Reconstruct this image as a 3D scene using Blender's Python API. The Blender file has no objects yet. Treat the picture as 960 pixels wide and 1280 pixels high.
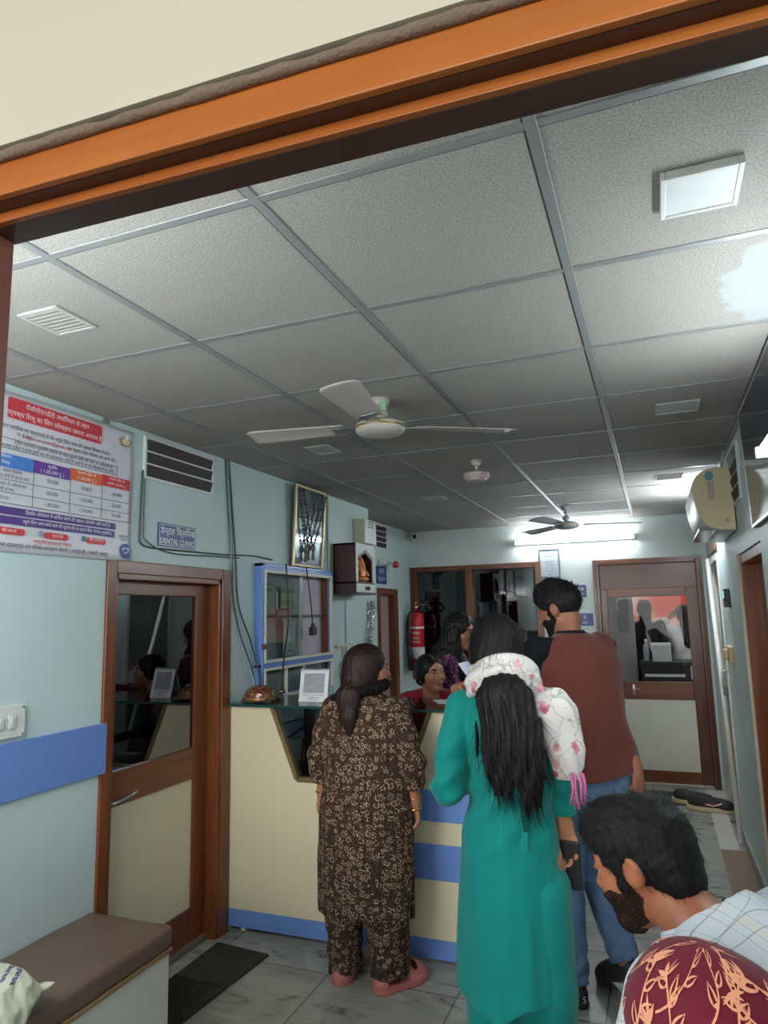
import bpy, bmesh, math, random
import numpy as np
from mathutils import Vector, Matrix
random.seed(7)
SC = bpy.context.scene
COL = SC.collection
WM = {}          # world matrices of our empties

# ------------------------------------------------------------------ materials
def lin(c):
    return tuple((v/255/12.92 if v/255 <= .04045 else ((v/255+.055)/1.055)**2.4) for v in c)

class NT:
    """small node-tree helper"""
    def __init__(s, name):
        s.m = bpy.data.materials.new(name); s.m.use_nodes = True
        s.t = s.m.node_tree; s.b = s.t.nodes['Principled BSDF']
        s.out = s.t.nodes['Material Output']
    def n(s, typ, **kw):
        nd = s.t.nodes.new(typ)
        for k, v in kw.items():
            if k.startswith('_'): setattr(nd, k[1:], v)
            else:
                key = int(k[1:]) if (k[0] == 'i' and k[1:].isdigit()) else k.replace('__', ' ')
                nd.inputs[key].default_value = v
        return nd
    def l(s, a, b): s.t.links.new(a, b)
    def coord(s, scale=(1,1,1), kind='Object', rot=(0,0,0)):
        tc = s.n('ShaderNodeTexCoord'); mp = s.n('ShaderNodeMapping')
        mp.inputs['Scale'].default_value = scale; mp.inputs['Rotation'].default_value = rot
        s.l(tc.outputs[kind], mp.inputs['Vector']); return mp.outputs['Vector']
    def noise(s, vec, scale, detail=3, rough=.55):
        n = s.n('ShaderNodeTexNoise'); n.inputs['Scale'].default_value = scale
        n.inputs['Detail'].default_value = detail; n.inputs['Roughness'].default_value = rough
        s.l(vec, n.inputs['Vector']); return n.outputs['Fac']
    def ramp(s, fac, stops, interp='LINEAR'):
        r = s.n('ShaderNodeValToRGB'); r.color_ramp.interpolation = interp
        e = r.color_ramp.elements
        while len(e) < len(stops): e.new(.5)
        for i, (p, c) in enumerate(stops):
            e[i].position = p; e[i].color = (c[0], c[1], c[2], 1)
        s.l(fac, r.inputs['Fac']); return r.outputs['Color']
    def mix(s, fac, a, b, mode='MIX'):
        m = s.n('ShaderNodeMix'); m.data_type = 'RGBA'; m.blend_type = mode
        for sock, v in ((m.inputs[0], fac), (m.inputs[6], a), (m.inputs[7], b)):
            if isinstance(v, (int, float)): sock.default_value = v
            elif isinstance(v, tuple): sock.default_value = (v[0], v[1], v[2], 1)
            else: s.l(v, sock)
        return m.outputs[2]
    def math(s, op, a, b=None, c=None):
        m = s.n('ShaderNodeMath'); m.operation = op
        for i, v in enumerate((a, b, c)):
            if v is None: continue
            if isinstance(v, (int, float)): m.inputs[i].default_value = v
            else: s.l(v, m.inputs[i])
        return m.outputs[0]
    def bump(s, h, strength, dist=.01):
        b = s.n('ShaderNodeBump'); b.inputs['Strength'].default_value = strength
        b.inputs['Distance'].default_value = dist
        s.l(h, b.inputs['Height']); s.l(b.outputs['Normal'], s.b.inputs['Normal'])
    def set(s, color=None, rough=.5, metal=0, spec=.5):
        if color is not None:
            if isinstance(color, tuple): s.b.inputs['Base Color'].default_value = (*color, 1)
            else: s.l(color, s.b.inputs['Base Color'])
        if isinstance(rough, (int, float)): s.b.inputs['Roughness'].default_value = rough
        else: s.l(rough, s.b.inputs['Roughness'])
        s.b.inputs['Metallic'].default_value = metal
        s.b.inputs['Specular IOR Level'].default_value = spec
        return s.m

MC = {}
def pm(name, c, rough=.5, metal=0, spec=.5, var=.08, vs=6, bump=0, bs=60):
    """plain material with gentle procedural variation"""
    if name in MC: return MC[name]
    t = NT(name); v = t.coord()
    f = t.noise(v, vs, 4)
    a = lin(c); lo = tuple(x*(1-var) for x in a); hi = tuple(min(1, x*(1+var)) for x in a)
    col = t.ramp(f, [(.3, lo), (.7, hi)])
    if bump: t.bump(t.noise(v, bs, 3), bump, .004)
    MC[name] = t.set(col, rough, metal, spec); return MC[name]

def wood(name, c1, c2, rough=.35, axis='z', scale=1., spec=.5):
    if name in MC: return MC[name]
    t = NT(name)
    sc = {'z': (14, 14, .9), 'x': (.9, 14, 14), 'y': (14, .9, 14)}[axis]
    v = t.coord(tuple(q*scale for q in sc))
    f = t.noise(v, 2.2, 6, .6)
    col = t.ramp(f, [(.28, lin(c1)), (.72, lin(c2))])
    t.bump(f, .08, .003)
    MC[name] = t.set(col, rough, 0, spec); return MC[name]

def emis(name, c, strength):
    t = NT(name); a = lin(c)
    t.set((.8, .8, .8), .5)
    t.b.inputs['Emission Color'].default_value = (*a, 1)
    t.b.inputs['Emission Strength'].default_value = strength
    f = t.noise(t.coord(), 3); 
    t.l(t.ramp(f, [(0, (.78,.78,.78)), (1, (.84,.84,.84))]), t.b.inputs['Base Color'])
    return t.m

def glass(name, tint, refl=.12, rough=.02, trans=.8):
    """clear/tinted pane: transparent + gloss, real fresnel"""
    if name in MC: return MC[name]
    t = NT(name)
    tr = t.n('ShaderNodeBsdfTransparent'); gl = t.n('ShaderNodeBsdfGlossy')
    f = t.noise(t.coord(), 2)
    a = lin(tint)
    t.l(t.ramp(f, [(0, tuple(q*.97 for q in a)), (1, a)]), tr.inputs['Color'])
    gl.inputs['Roughness'].default_value = rough
    lw = t.n('ShaderNodeLayerWeight')
    fac = t.math('MINIMUM', t.math('ADD', t.math('MULTIPLY', t.math('POWER', lw.outputs['Facing'], 5), .85), .03+refl), 1)
    mx = t.n('ShaderNodeMixShader'); t.l(fac, mx.inputs[0])
    t.l(tr.outputs[0], mx.inputs[1]); t.l(gl.outputs[0], mx.inputs[2])
    t.l(mx.outputs[0], t.out.inputs['Surface'])
    MC[name] = t.m; return t.m

# ------------------------------------------------------------------ objects
def world_inv(parent):
    return WM[parent.name].inverted() if parent is not None and parent.name in WM else Matrix.Identity(4)

def thing(name, label, cat, loc=(0,0,0), rz=0, group=None):
    o = bpy.data.objects.new(name, None); COL.objects.link(o)
    o.empty_display_size = .05
    o.location = loc; o.rotation_euler = (0, 0, rz)
    o['label'] = label; o['category'] = cat
    if group: o['group'] = group
    WM[o.name] = Matrix.Translation(loc) @ Matrix.Rotation(rz, 4, 'Z')
    return o

def tag(o, label, cat, group=None):
    o['label'] = label; o['category'] = cat
    if group: o['group'] = group
    return o

def structure(o): o['kind'] = 'structure'; return o

def link_mesh(name, me, mats, parent=None, smooth=False, local=False):
    if not isinstance(mats, (list, tuple)): mats = [mats]
    for m in mats: me.materials.append(m)
    o = bpy.data.objects.new(name, me); COL.objects.link(o)
    if smooth: me.shade_smooth()
    if parent is not None:
        o.parent = parent
        if not local: me.transform(world_inv(parent))
        WM[o.name] = WM.get(parent.name, Matrix.Identity(4))
    else:
        # origin at the foot of the thing
        n = len(me.vertices)
        if n:
            co = np.empty(n*3); me.vertices.foreach_get('co', co); co = co.reshape(-1, 3)
            c = (co.min(0)+co.max(0))/2; c[2] = co[:, 2].min()
            me.transform(Matrix.Translation(-Vector(c))); o.location = c
            WM[o.name] = Matrix.Translation(c)
    return o

class B:
    """collects shapes into one bmesh"""
    def __init__(s): s.b = bmesh.new(); s.mi = 0
    def _fin(s, verts, M=None, bevel=0, seg=2):
        if M is not None: bmesh.ops.transform(s.b, matrix=M, verts=verts)
        fs = {f for v in verts for f in v.link_faces}
        for f in fs: f.material_index = s.mi
        if bevel:
            es = list({e for v in verts for e in v.link_edges})
            r = bmesh.ops.bevel(s.b, geom=es, offset=bevel, segments=seg, affect='EDGES', profile=.5, clamp_overlap=True)
            for f in r['faces']: f.material_index = s.mi
        return s
    def box(s, x0, x1, y0, y1, z0, z1, bevel=0, seg=2, M=None):
        r = bmesh.ops.create_cube(s.b, size=1)
        T = Matrix.Translation(((x0+x1)/2, (y0+y1)/2, (z0+z1)/2)) @ Matrix.Diagonal((abs(x1-x0), abs(y1-y0), abs(z1-z0), 1))
        if M is not None: T = M @ T
        return s._fin(r['verts'], T, bevel, seg)
    def cone(s, a, b, r1, r2=None, n=16, caps=True):
        a = Vector(a); b = Vector(b); r2 = r1 if r2 is None else r2
        d = b-a; L = d.length
        r = bmesh.ops.create_cone(s.b, cap_ends=caps, segments=n, radius1=r1, radius2=r2, depth=L)
        M = Matrix.Translation((a+b)/2) @ d.to_track_quat('Z', 'Y').to_matrix().to_4x4()
        return s._fin(r['verts'], M)
    def ball(s, c, r, n=16, M=None):
        if isinstance(r, (int, float)): r = (r, r, r)
        q = bmesh.ops.create_uvsphere(s.b, u_segments=n, v_segments=max(6, n//2), radius=1)
        T = Matrix.Translation(c) @ (M if M is not None else Matrix.Identity(4)) @ Matrix.Diagonal((*r, 1))
        return s._fin(q['verts'], T)
    def tube(s, pts, r, n=8, closed=False):
        P = [Vector(p) for p in pts]; N = len(P); rings = []
        up = Vector((0, 0, 1)); prev = None
        for i, p in enumerate(P):
            if closed: d = P[(i+1) % N]-P[i-1]
            else: d = P[min(i+1, N-1)]-P[max(i-1, 0)]
            if d.length < 1e-9: d = Vector((0,0,1))
            d.normalize()
            if prev is None:
                u = d.cross(up); u = d.cross(Vector((1,0,0))) if u.length < 1e-3 else u
            else: u = prev - d*prev.dot(d)
            if u.length < 1e-6: u = d.orthogonal()
            u.normalize(); prev = u; w = d.cross(u)
            rr = r[i] if isinstance(r, (list, tuple)) else r
            rings.append([s.b.verts.new(p+u*math.cos(k*2*math.pi/n)*rr+w*math.sin(k*2*math.pi/n)*rr) for k in range(n)])
        for i in range(N if closed else N-1):
            A = rings[i]; C = rings[(i+1) % N]
            for k in range(n):
                f = s.b.faces.new((A[k], A[(k+1) % n], C[(k+1) % n], C[k])); f.material_index = s.mi
        if not closed:
            for ring, rev in ((rings[0], False), (rings[-1], True)):
                f = s.b.faces.new(ring if rev else ring[::-1]); f.material_index = s.mi
        return s
    def lathe(s, prof, c=(0,0,0), n=32, M=None, sx=1, sy=1):
        rings = []
        for r, z in prof:
            rings.append([Vector((r*sx*math.cos(k*2*math.pi/n), r*sy*math.sin(k*2*math.pi/n), z)) for k in range(n)])
        vs = []
        for ring in rings:
            vs.append([s.b.verts.new(((M @ p) if M is not None else p)+Vector(c)) for p in ring])
        for i in range(len(vs)-1):
            for k in range(n):
                f = s.b.faces.new((vs[i][k], vs[i][(k+1) % n], vs[i+1][(k+1) % n], vs[i+1][k])); f.material_index = s.mi
        for ring, rev in ((vs[0], True), (vs[-1], False)):
            try:
                f = s.b.faces.new(ring[::-1] if rev else ring); f.material_index = s.mi
            except ValueError: pass
        return s
    def prism(s, poly, o, u, v, w, bevel=0):
        """polygon (a,b) laid out from o along u,v and extruded by vector w"""
        o, u, v, w = Vector(o), Vector(u), Vector(v), Vector(w)
        A = [s.b.verts.new(o+u*a+v*b) for a, b in poly]; C = [s.b.verts.new(o+u*a+v*b+w) for a, b in poly]
        n = len(poly); fs = [s.b.faces.new(A[::-1]), s.b.faces.new(C)]
        for k in range(n): fs.append(s.b.faces.new((A[k], A[(k+1) % n], C[(k+1) % n], C[k])))
        for f in fs: f.material_index = s.mi
        bmesh.ops.recalc_face_normals(s.b, faces=fs)
        if bevel:
            es = list({e for f in fs for e in f.edges})
            r = bmesh.ops.bevel(s.b, geom=es, offset=bevel, segments=2, affect='EDGES', profile=.5, clamp_overlap=True)
            for f in r['faces']: f.material_index = s.mi
        return s
    def grid(s, f, nu, nv, closed_u=False):
        """surface from f(u,v) u,v in 0..1"""
        V = [[s.b.verts.new(f(i/nu, j/nv)) for j in range(nv+1)] for i in range(nu if closed_u else nu+1)]
        for i in range(nu):
            for j in range(nv):
                a = V[i]; c = V[(i+1) % len(V)]
                q = s.b.faces.new((a[j], c[j], c[j+1], a[j+1])); q.material_index = s.mi
        return s
    def obj(s, name, mats, parent=None, smooth=False, local=False):
        me = bpy.data.meshes.new(name); s.b.to_mesh(me); s.b.free()
        return link_mesh(name, me, mats, parent, smooth, local)

def solidify(o, t, offset=0):
    m = o.modifiers.new('thickness', 'SOLIDIFY'); m.thickness = t; m.offset = offset; return o

def autosmooth(o, ang=40):
    me = o.data; me.shade_smooth()
    try: me.set_sharp_from_angle(angle=math.radians(ang))
    except Exception: pass
    return o

def hindi(t):
    """put the short-i sign before its consonant cluster, as it is drawn"""
    c = list(t); i = 0
    while i < len(c):
        if c[i] == '\u093f':
            j = i-1
            while j >= 2 and c[j-1] == '\u094d': j -= 2
            c.insert(j, c.pop(i))
        i += 1
    return ''.join(c)

def lettering(lines, mat, parent, origin, right, up, name='lettering', off=.0012, extrude=0):
    """lines: (text, size, a, b, align) at origin+right*a+up*b, drawn as flat printed letters"""
    origin, right, up = Vector(origin), Vector(right).normalized(), Vector(up).normalized()
    nrm = right.cross(up)
    bm = bmesh.new()
    for (txt, size, a, b, al, *wt) in lines:
        txt = hindi(txt)
        cu = bpy.data.curves.new('t', 'FONT'); cu.body = txt; cu.size = size; cu.align_x = al; cu.align_y = 'CENTER'
        cu.resolution_u = 2; cu.extrude = extrude; cu.offset = wt[0] if wt else 0
        if al == 'FIT': cu.align_x = 'LEFT'
        ob = bpy.data.objects.new('t', cu); COL.objects.link(ob)
        dg = bpy.context.evaluated_depsgraph_get()
        me = bpy.data.meshes.new_from_object(ob.evaluated_get(dg))
        M = Matrix((right, up, nrm)).transposed().to_4x4()
        M.translation = origin+right*a+up*b+nrm*off
        me.transform(M); bm.from_mesh(me)
        bpy.data.objects.remove(ob); bpy.data.curves.remove(cu); bpy.data.meshes.remove(me)
    me = bpy.data.meshes.new(name); bm.to_mesh(me); bm.free()
    return link_mesh(name, me, mat, parent)

def copy_tree(o, parent=None):
    c = o.copy(); COL.objects.link(c)
    if parent is not None: c.parent = parent
    for ch in list(o.children): copy_tree(ch, c)
    return c

# ------------------------------------------------------------------ implicit surfaces
A_ = lambda *v: np.array(v, float)
def cap(p, a, b, ra, rb=None):
    a = np.asarray(a, float); b = np.asarray(b, float); rb = ra if rb is None else rb
    d = b-a; h = np.clip(((p-a)@d)/(d@d+1e-12), 0, 1)
    return np.linalg.norm(p-a-h[:, None]*d, axis=1)-(ra+(rb-ra)*h)
def fcap(p, a, b, ra, rb, ax, f):
    """capsule flattened by factor f along direction ax"""
    a = np.asarray(a, float); ax = np.asarray(ax, float); ax = ax/np.linalg.norm(ax)
    q = p+((p-a)@ax)[:, None]*ax*(1/f-1)
    b = np.asarray(b, float); b = b+((b-a)@ax)*ax*(1/f-1)
    return cap(q, a, b, ra, rb)*f
def ell(p, c, r, R=None):
    q = p-np.asarray(c, float)
    if R is not None: q = q@R
    r = np.asarray(r, float)
    k0 = np.linalg.norm(q/r, axis=1); k1 = np.linalg.norm(q/(r*r), axis=1)
    return np.where(k1 > 1e-9, k0*(k0-1)/np.maximum(k1, 1e-9), -r.min())
def smin(a, b, k):
    if k <= 0: return np.minimum(a, b)
    h = np.maximum(k-np.abs(a-b), 0)/k
    return np.minimum(a, b)-h*h*k*.25
def smax(a, b, k): return -smin(-a, -b, k)
def sU(k, *ds):
    r = ds[0]
    for d in ds[1:]: r = smin(r, d, k)
    return r
def chain(p, pts, rs, k=.01):
    r = None
    for i in range(len(pts)-1):
        d = cap(p, pts[i], pts[i+1], rs[i], rs[i+1])
        r = d if r is None else smin(r, d, k)
    return r
def loft(p, prof, disp=None, n=2.0):
    """stack of (z, cx, cy, rx, ry); disp(theta, z) -> relative radius change"""
    pr = np.array(sorted(prof)); z = p[:, 2]
    def sp(col):
        x = pr[:, 0]; y = pr[:, col]; m = np.gradient(y, x)
        i = np.clip(np.searchsorted(x, z)-1, 0, len(x)-2)
        h = x[i+1]-x[i]; t = np.clip((z-x[i])/h, 0, 1)
        return ((2*t**3-3*t**2+1)*y[i]+(t**3-2*t**2+t)*h*m[i]+(-2*t**3+3*t**2)*y[i+1]+(t**3-t**2)*h*m[i+1])
    cx, cy, rx, ry = sp(1), sp(2), np.maximum(sp(3), .004), np.maximum(sp(4), .004)
    dx, dy = (p[:, 0]-cx), (p[:, 1]-cy)
    if disp is not None:
        s = 1+disp(np.arctan2(dy/ry, dx/rx), z); rx = rx*s; ry = ry*s
    k = (np.abs(dx/rx)**n+np.abs(dy/ry)**n)**(1/n)
    rr = np.sqrt(dx*dx+dy*dy)
    d = np.where(k > 1e-6, rr*(1-1/np.maximum(k, 1e-6)), -np.minimum(rx, ry))
    d = np.maximum(d, -np.minimum(rx, ry))
    return smax(d, np.maximum(pr[0, 0]-z, z-pr[-1, 0]), .006)
def rotm(yaw=0, pitch=0, roll=0):
    return np.array(Matrix.Rotation(yaw, 3, 'Z') @ Matrix.Rotation(pitch, 3, 'X') @ Matrix.Rotation(roll, 3, 'Y'))
def vnoise(p, s, seed=0):
    """cheap smooth noise from sines, about -1..1"""
    rs = np.random.RandomState(seed); r = np.zeros(len(p))
    for i in range(5):
        d = rs.normal(size=3); d /= np.linalg.norm(d)
        r += np.sin(p@d*s*(1+.45*i)+rs.uniform(0, 6.28))/(1+.35*i)
    return r/2.4

def sdf_mesh(f, lo, hi, h, name='m'):
    lo = np.asarray(lo, float); hi = np.asarray(hi, float)
    BS = 6
    nb = np.ceil((hi-lo)/(h*BS)).astype(int); n = nb*BS
    bc = np.stack(np.meshgrid(*[np.arange(k) for k in nb], indexing='ij'), -1).reshape(-1, 3)
    fc = f(lo+(bc*BS+(BS-1)/2)*h)
    keep = np.abs(fc) < h*BS*1.9
    D = np.repeat(np.repeat(np.repeat(np.where(fc < 0, -1., 1.).reshape(nb), BS, 0), BS, 1), BS, 2)
    off = np.stack(np.meshgrid(*[np.arange(BS)]*3, indexing='ij'), -1).reshape(-1, 3)
    kb = bc[keep]
    for s in range(0, len(kb), 1500):
        q = (kb[s:s+1500, None, :]*BS+off[None]).reshape(-1, 3)
        D[q[:, 0], q[:, 1], q[:, 2]] = f(lo+q*h)
    D = np.pad(D, 1, constant_values=1.); lo = lo-h
    S = D < 0
    c8 = [(i, j, k) for i in (0, 1) for j in (0, 1) for k in (0, 1)]
    sl = lambda v, d: slice(v, v+d-1)
    sh = D.shape
    cnt = sum(S[sl(i, sh[0]), sl(j, sh[1]), sl(k, sh[2])].astype(np.int8) for i, j, k in c8)
    act = np.argwhere((cnt > 0) & (cnt < 8))
    vals = {c: D[act[:, 0]+c[0], act[:, 1]+c[1], act[:, 2]+c[2]] for c in c8}
    acc = np.zeros((len(act), 3)); num = np.zeros(len(act))
    for a in c8:
        for ax in range(3):
            if a[ax]: continue
            b = list(a); b[ax] = 1; b = tuple(b)
            va, vb = vals[a], vals[b]; m = (va < 0) != (vb < 0)
            t = np.where(m, va/np.where(m, va-vb, 1), 0)
            pt = np.array(a, float)[None]+np.zeros((len(act), 3)); pt[:, ax] = t
            acc[m] += pt[m]; num[m] += 1
    V = lo+(act+acc/num[:, None])*h
    idx = -np.ones(cnt.shape, np.int64); idx[act[:, 0], act[:, 1], act[:, 2]] = np.arange(len(act))
    F = []
    for ax in range(3):
        o1, o2 = [(1, 2), (2, 0), (0, 1)][ax]
        a = [slice(None)]*3; b = [slice(None)]*3; a[ax] = slice(0, -1); b[ax] = slice(1, None)
        Sa, Sb = S[tuple(a)], S[tuple(b)]
        for flip, M in ((False, Sa & ~Sb), (True, ~Sa & Sb)):
            e = np.argwhere(M)
            if not len(e): continue
            def cell(d1, d2):
                q = e.copy(); q[:, o1] -= d1; q[:, o2] -= d2; return idx[q[:, 0], q[:, 1], q[:, 2]]
            quad = np.stack([cell(1, 1), cell(0, 1), cell(0, 0), cell(1, 0)], 1)
            F.append(quad[:, ::-1] if flip else quad)
    F = np.concatenate(F)
    for it in range(2):           # pull the vertices onto the surface
        e = h*.25; d = f(V)
        g = np.stack([f(V+np.eye(3)[i]*e)-f(V-np.eye(3)[i]*e) for i in range(3)], 1)/(2*e)
        st = d[:, None]*g/np.maximum((g*g).sum(1), .2)[:, None]
        L = np.linalg.norm(st, axis=1, keepdims=True)
        V = V-st*np.minimum(1, h*.5/np.maximum(L, 1e-9))
    me = bpy.data.meshes.new(name)
    me.vertices.add(len(V)); me.vertices.foreach_set('co', V.astype(np.float32).ravel())
    me.loops.add(len(F)*4); me.polygons.add(len(F))
    me.loops.foreach_set('vertex_index', F.astype(np.int32).ravel())
    me.polygons.foreach_set('loop_start', np.arange(0, len(F)*4, 4, dtype=np.int32))
    me.update(calc_edges=True); me.validate()
    me.shade_smooth()
    return me

def sdf_obj(name, f, lo, hi, h, mats, parent, matfn=None):
    me = sdf_mesh(f, lo, hi, h, name)
    o = link_mesh(name, me, mats, parent, True, local=True)
    if matfn is not None:
        n = len(me.polygons); c = np.empty(n*3, np.float32); me.polygons.foreach_get('center', c)
        me.polygons.foreach_set('material_index', matfn(c.reshape(-1, 3).astype(float)).astype(np.int32))
    return o
# ================================================================== the room
XL, XR, XN, YF, YS, ZC = -2.2, .45, -2.45, 7.05, 5.3, 2.49
YW = .56                                           # inner face line of the entrance wall

def paint(name, c, rough=.45, var=.05):
    t = NT(name); v = t.coord()
    f = t.noise(v, 1.7, 5, .6); g = t.noise(v, 9, 3)
    a = lin(c)
    col = t.ramp(f, [(.3, tuple(q*(1-var) for q in a)), (.7, tuple(q*(1+var*.6) for q in a))])
    sc = t.ramp(g, [(.66, (0, 0, 0)), (.8, (1, 1, 1))])
    col = t.mix(t.math('MULTIPLY', sc, .12), col, tuple(q*.8 for q in a))
    t.bump(t.noise(v, 45, 4), .06, .004)
    return t.set(col, rough, 0, .4)
M_MINT = paint('mint_paint', (198, 216, 214))
M_FAR = paint('far_wall_paint', (212, 220, 216), .75)
M_CREAM = paint('cream_plaster', (226, 220, 198), .7, .03)
M_WHITE = pm('white_paint', (222, 222, 216), .45, bump=.05)
M_WOOD = wood('varnished_teak', (88, 44, 20), (134, 76, 40), .3)
M_WOODH = wood('varnished_teak_rail', (88, 44, 20), (132, 74, 38), .3, 'y')
M_WOODX = wood('varnished_teak_rail_x', (84, 44, 24), (126, 72, 42), .28, 'x')
M_WOODD = wood('dark_teak', (70, 38, 26), (104, 60, 40), .25)
M_LAM = pm('cream_laminate', (222, 210, 178), .22, var=.03, vs=2)
M_BLUE = pm('blue_laminate', (108, 142, 206), .28, var=.03, vs=3)
M_BLACK = pm('black_plastic', (24, 24, 26), .4)
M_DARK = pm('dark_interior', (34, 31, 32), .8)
M_STEEL = pm('brushed_steel', (170, 172, 174), .3, .9)
M_BRASS = pm('brass', (196, 160, 84), .3, .9)

# floor: grey marble slabs with thin joints
def marble():
    t = NT('grey_marble_floor'); v = t.coord()
    br = t.n('ShaderNodeTexBrick'); br.offset = 0
    mp = t.n('ShaderNodeMapping'); mp.inputs['Location'].default_value = (1.505-.3+1.8, -3.05+3.6, 0)
    tc = t.n('ShaderNodeTexCoord'); t.l(tc.outputs['Object'], mp.inputs['Vector'])
    FLOOR_MAP.append(mp)
    t.l(mp.outputs['Vector'], br.inputs['Vector'])
    br.inputs['Scale'].default_value = 1; br.inputs['Brick Width'].default_value = .6; br.inputs['Row Height'].default_value = .6
    br.inputs['Mortar Size'].default_value = .004; br.inputs['Mortar Smooth'].default_value = .1
    br.inputs['Color1'].default_value = (*lin((172, 171, 163)), 1); br.inputs['Color2'].default_value = (*lin((162, 161, 154)), 1)
    br.inputs['Mortar'].default_value = (*lin((84, 82, 78)), 1)
    w = t.n('ShaderNodeTexNoise'); w.inputs['Scale'].default_value = 2.4; w.inputs['Detail'].default_value = 9
    w.inputs['Distortion'].default_value = 2.2; w.inputs['Roughness'].default_value = .62
    mv = t.coord((1, 3.2, 1), rot=(0, 0, .5)); t.l(mv, w.inputs['Vector'])
    vein = t.ramp(w.outputs['Fac'], [(.32, lin((128, 130, 128))), (.46, lin((206, 208, 202))), (.62, lin((245, 245, 240))), (.8, lin((170, 170, 166)))])
    col = t.mix(.75, br.outputs['Color'], vein, 'MULTIPLY')
    return t.set(col, t.ramp(w.outputs['Fac'], [(.2, (.22,)*3), (.8, (.4,)*3)]), 0, .45)
FLOOR_MAP = []
b = B(); b.box(-6, 4, .45, YF+.1, -.06, 0)
fl = structure(b.obj('floor', marble()))
structure(B().box(-6, 4, -6, .45, -.06, 0).obj('ground', pm('bounce_cutting_floor', (72, 66, 60), .7, bump=.2)))  # outside ground, made dark to keep bounce light off the header
FLOOR_MAP[0].inputs['Location'].default_value = (fl.location.x+1.505+6, fl.location.y-3.05+6, 0)

# ceiling: mineral-fibre tiles in a grey T-grid
def ceil_mat():
    t = NT('mineral_fibre_tile'); v = t.coord()
    sp = t.noise(v, 210, 2, .7); big = t.noise(v, 1.1, 4)
    c = t.ramp(sp, [(.36, lin((136, 131, 124))), (.58, lin((174, 169, 160)))])
    c = t.mix(t.math('MULTIPLY', big, .25), c, lin((150, 148, 140)))
    # the pale repaired patch with its own ragged edge
    d = t.n('ShaderNodeVectorMath'); d.operation = 'DISTANCE'
    tc = t.n('ShaderNodeTexCoord'); nz = t.n('ShaderNodeTexNoise'); nz.inputs['Scale'].default_value = 9; nz.inputs['Detail'].default_value = 5
    t.l(tc.outputs['Object'], nz.inputs['Vector'])
    ad = t.n('ShaderNodeVectorMath'); ad.operation = 'MULTIPLY_ADD'
    t.l(nz.outputs['Color'], ad.inputs[0]); ad.inputs[1].default_value = (.16, .16, 0); t.l(tc.outputs['Object'], ad.inputs[2])
    mp = t.n('ShaderNodeMapping'); mp.inputs['Scale'].default_value = (1, .62, 0); t.l(ad.outputs[0], mp.inputs['Vector'])
    t.l(mp.outputs[0], d.inputs[0]); STAIN.append(d)
    c = t.mix(t.ramp(d.outputs['Value'], [(.185, (.8,)*3), (.2, (0,)*3)]), c, lin((172, 176, 175)))
    t.bump(sp, .35, .004)
    return t.set(c, .75, 0, .25)
STAIN = []
b = B(); b.box(-6, 4, YW-.02, YF+.1, ZC, ZC+.06)
ce = structure(b.obj('ceiling', ceil_mat()))
STAIN[0].inputs[1].default_value = (.43-ce.location.x+.08, (2.05-ce.location.y+.08)*.62, 0)
b = B()
XT = [-.148+.588*k for k in range(-4, 2)]; YT = [1.175+.588*k for k in range(-1, 11)]
for x in XT: b.box(x-.012, x+.012, YW+.05, YF, ZC-.004, ZC+.01, .001, 1)
for y in YT: b.box(XN, XR, y-.011, y+.011, ZC-.003, ZC+.01, .001, 1)
t_rail = pm('grid_rail_grey', (150, 152, 150), .4, .3)
b.obj('ceiling_grid', t_rail, ce)
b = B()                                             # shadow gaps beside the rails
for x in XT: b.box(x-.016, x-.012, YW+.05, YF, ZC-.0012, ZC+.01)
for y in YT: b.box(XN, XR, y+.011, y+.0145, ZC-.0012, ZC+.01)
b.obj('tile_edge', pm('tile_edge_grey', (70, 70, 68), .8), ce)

# left wall with the door opening, its step, and the recessed end
DY0, DY1, DZ = 2.35, 3.25, 1.85
b = B()
b.box(XL-.15, XL, -.2, DY0, 0, ZC); b.box(XL-.15, XL, DY0, DY1, DZ, ZC); b.box(XL-.15, XL, DY1, 3.53, 0, ZC); b.box(XL-.15, XL, 3.53, 4.48, 1.925, ZC); b.box(XL-.15, XL, 4.48, YS, 0, ZC)
b.box(XN-.15, XN, YS-.3, 6.12, 0, ZC); b.box(XN-.15, XN, 6.12, 6.62, 1.84, ZC); b.box(XN-.15, XN, 6.62, YF, 0, ZC)
b.box(XN-.02, XL-.15, YS-.2, YS, 0, ZC)
structure(b.obj('wall_left', M_MINT))
# far wall with window and door openings
b = B()
WX0, WX1, WZ0, WZ1 = -2.42, -1.08, .93, 2.09
FX0, FX1, FZ = -.55, .425, 2.085
b.box(XN-.15, WX0, YF, YF+.14, 0, ZC); b.box(WX0, WX1, YF, YF+.14, 0, WZ0); b.box(WX0, WX1, YF, YF+.14, WZ1, ZC)
b.box(WX1, FX0, YF, YF+.14, 0, ZC); b.box(FX0, FX1, YF, YF+.14, FZ, ZC); b.box(FX1, XR+.15, YF, YF+.14, 0, ZC)
structure(b.obj('wall_back', M_FAR))
# right wall: near door, far door, rest
RY0, RY1, RZ = 3.42, 4.37, 1.89
PY0, PY1, PZ = 5.6, 6.35, 2.0
b = B()
b.box(XR, XR+.15, -.2, RY0, 0, ZC); b.box(XR, XR+.15, RY0, RY1, RZ, ZC); b.box(XR, XR+.15, RY1, PY0, 0, ZC)
b.box(XR, XR+.15, PY0, PY1, PZ, ZC); b.box(XR, XR+.15, PY1, YF, 0, ZC)
structure(b.obj('wall_right', M_MINT))
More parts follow.
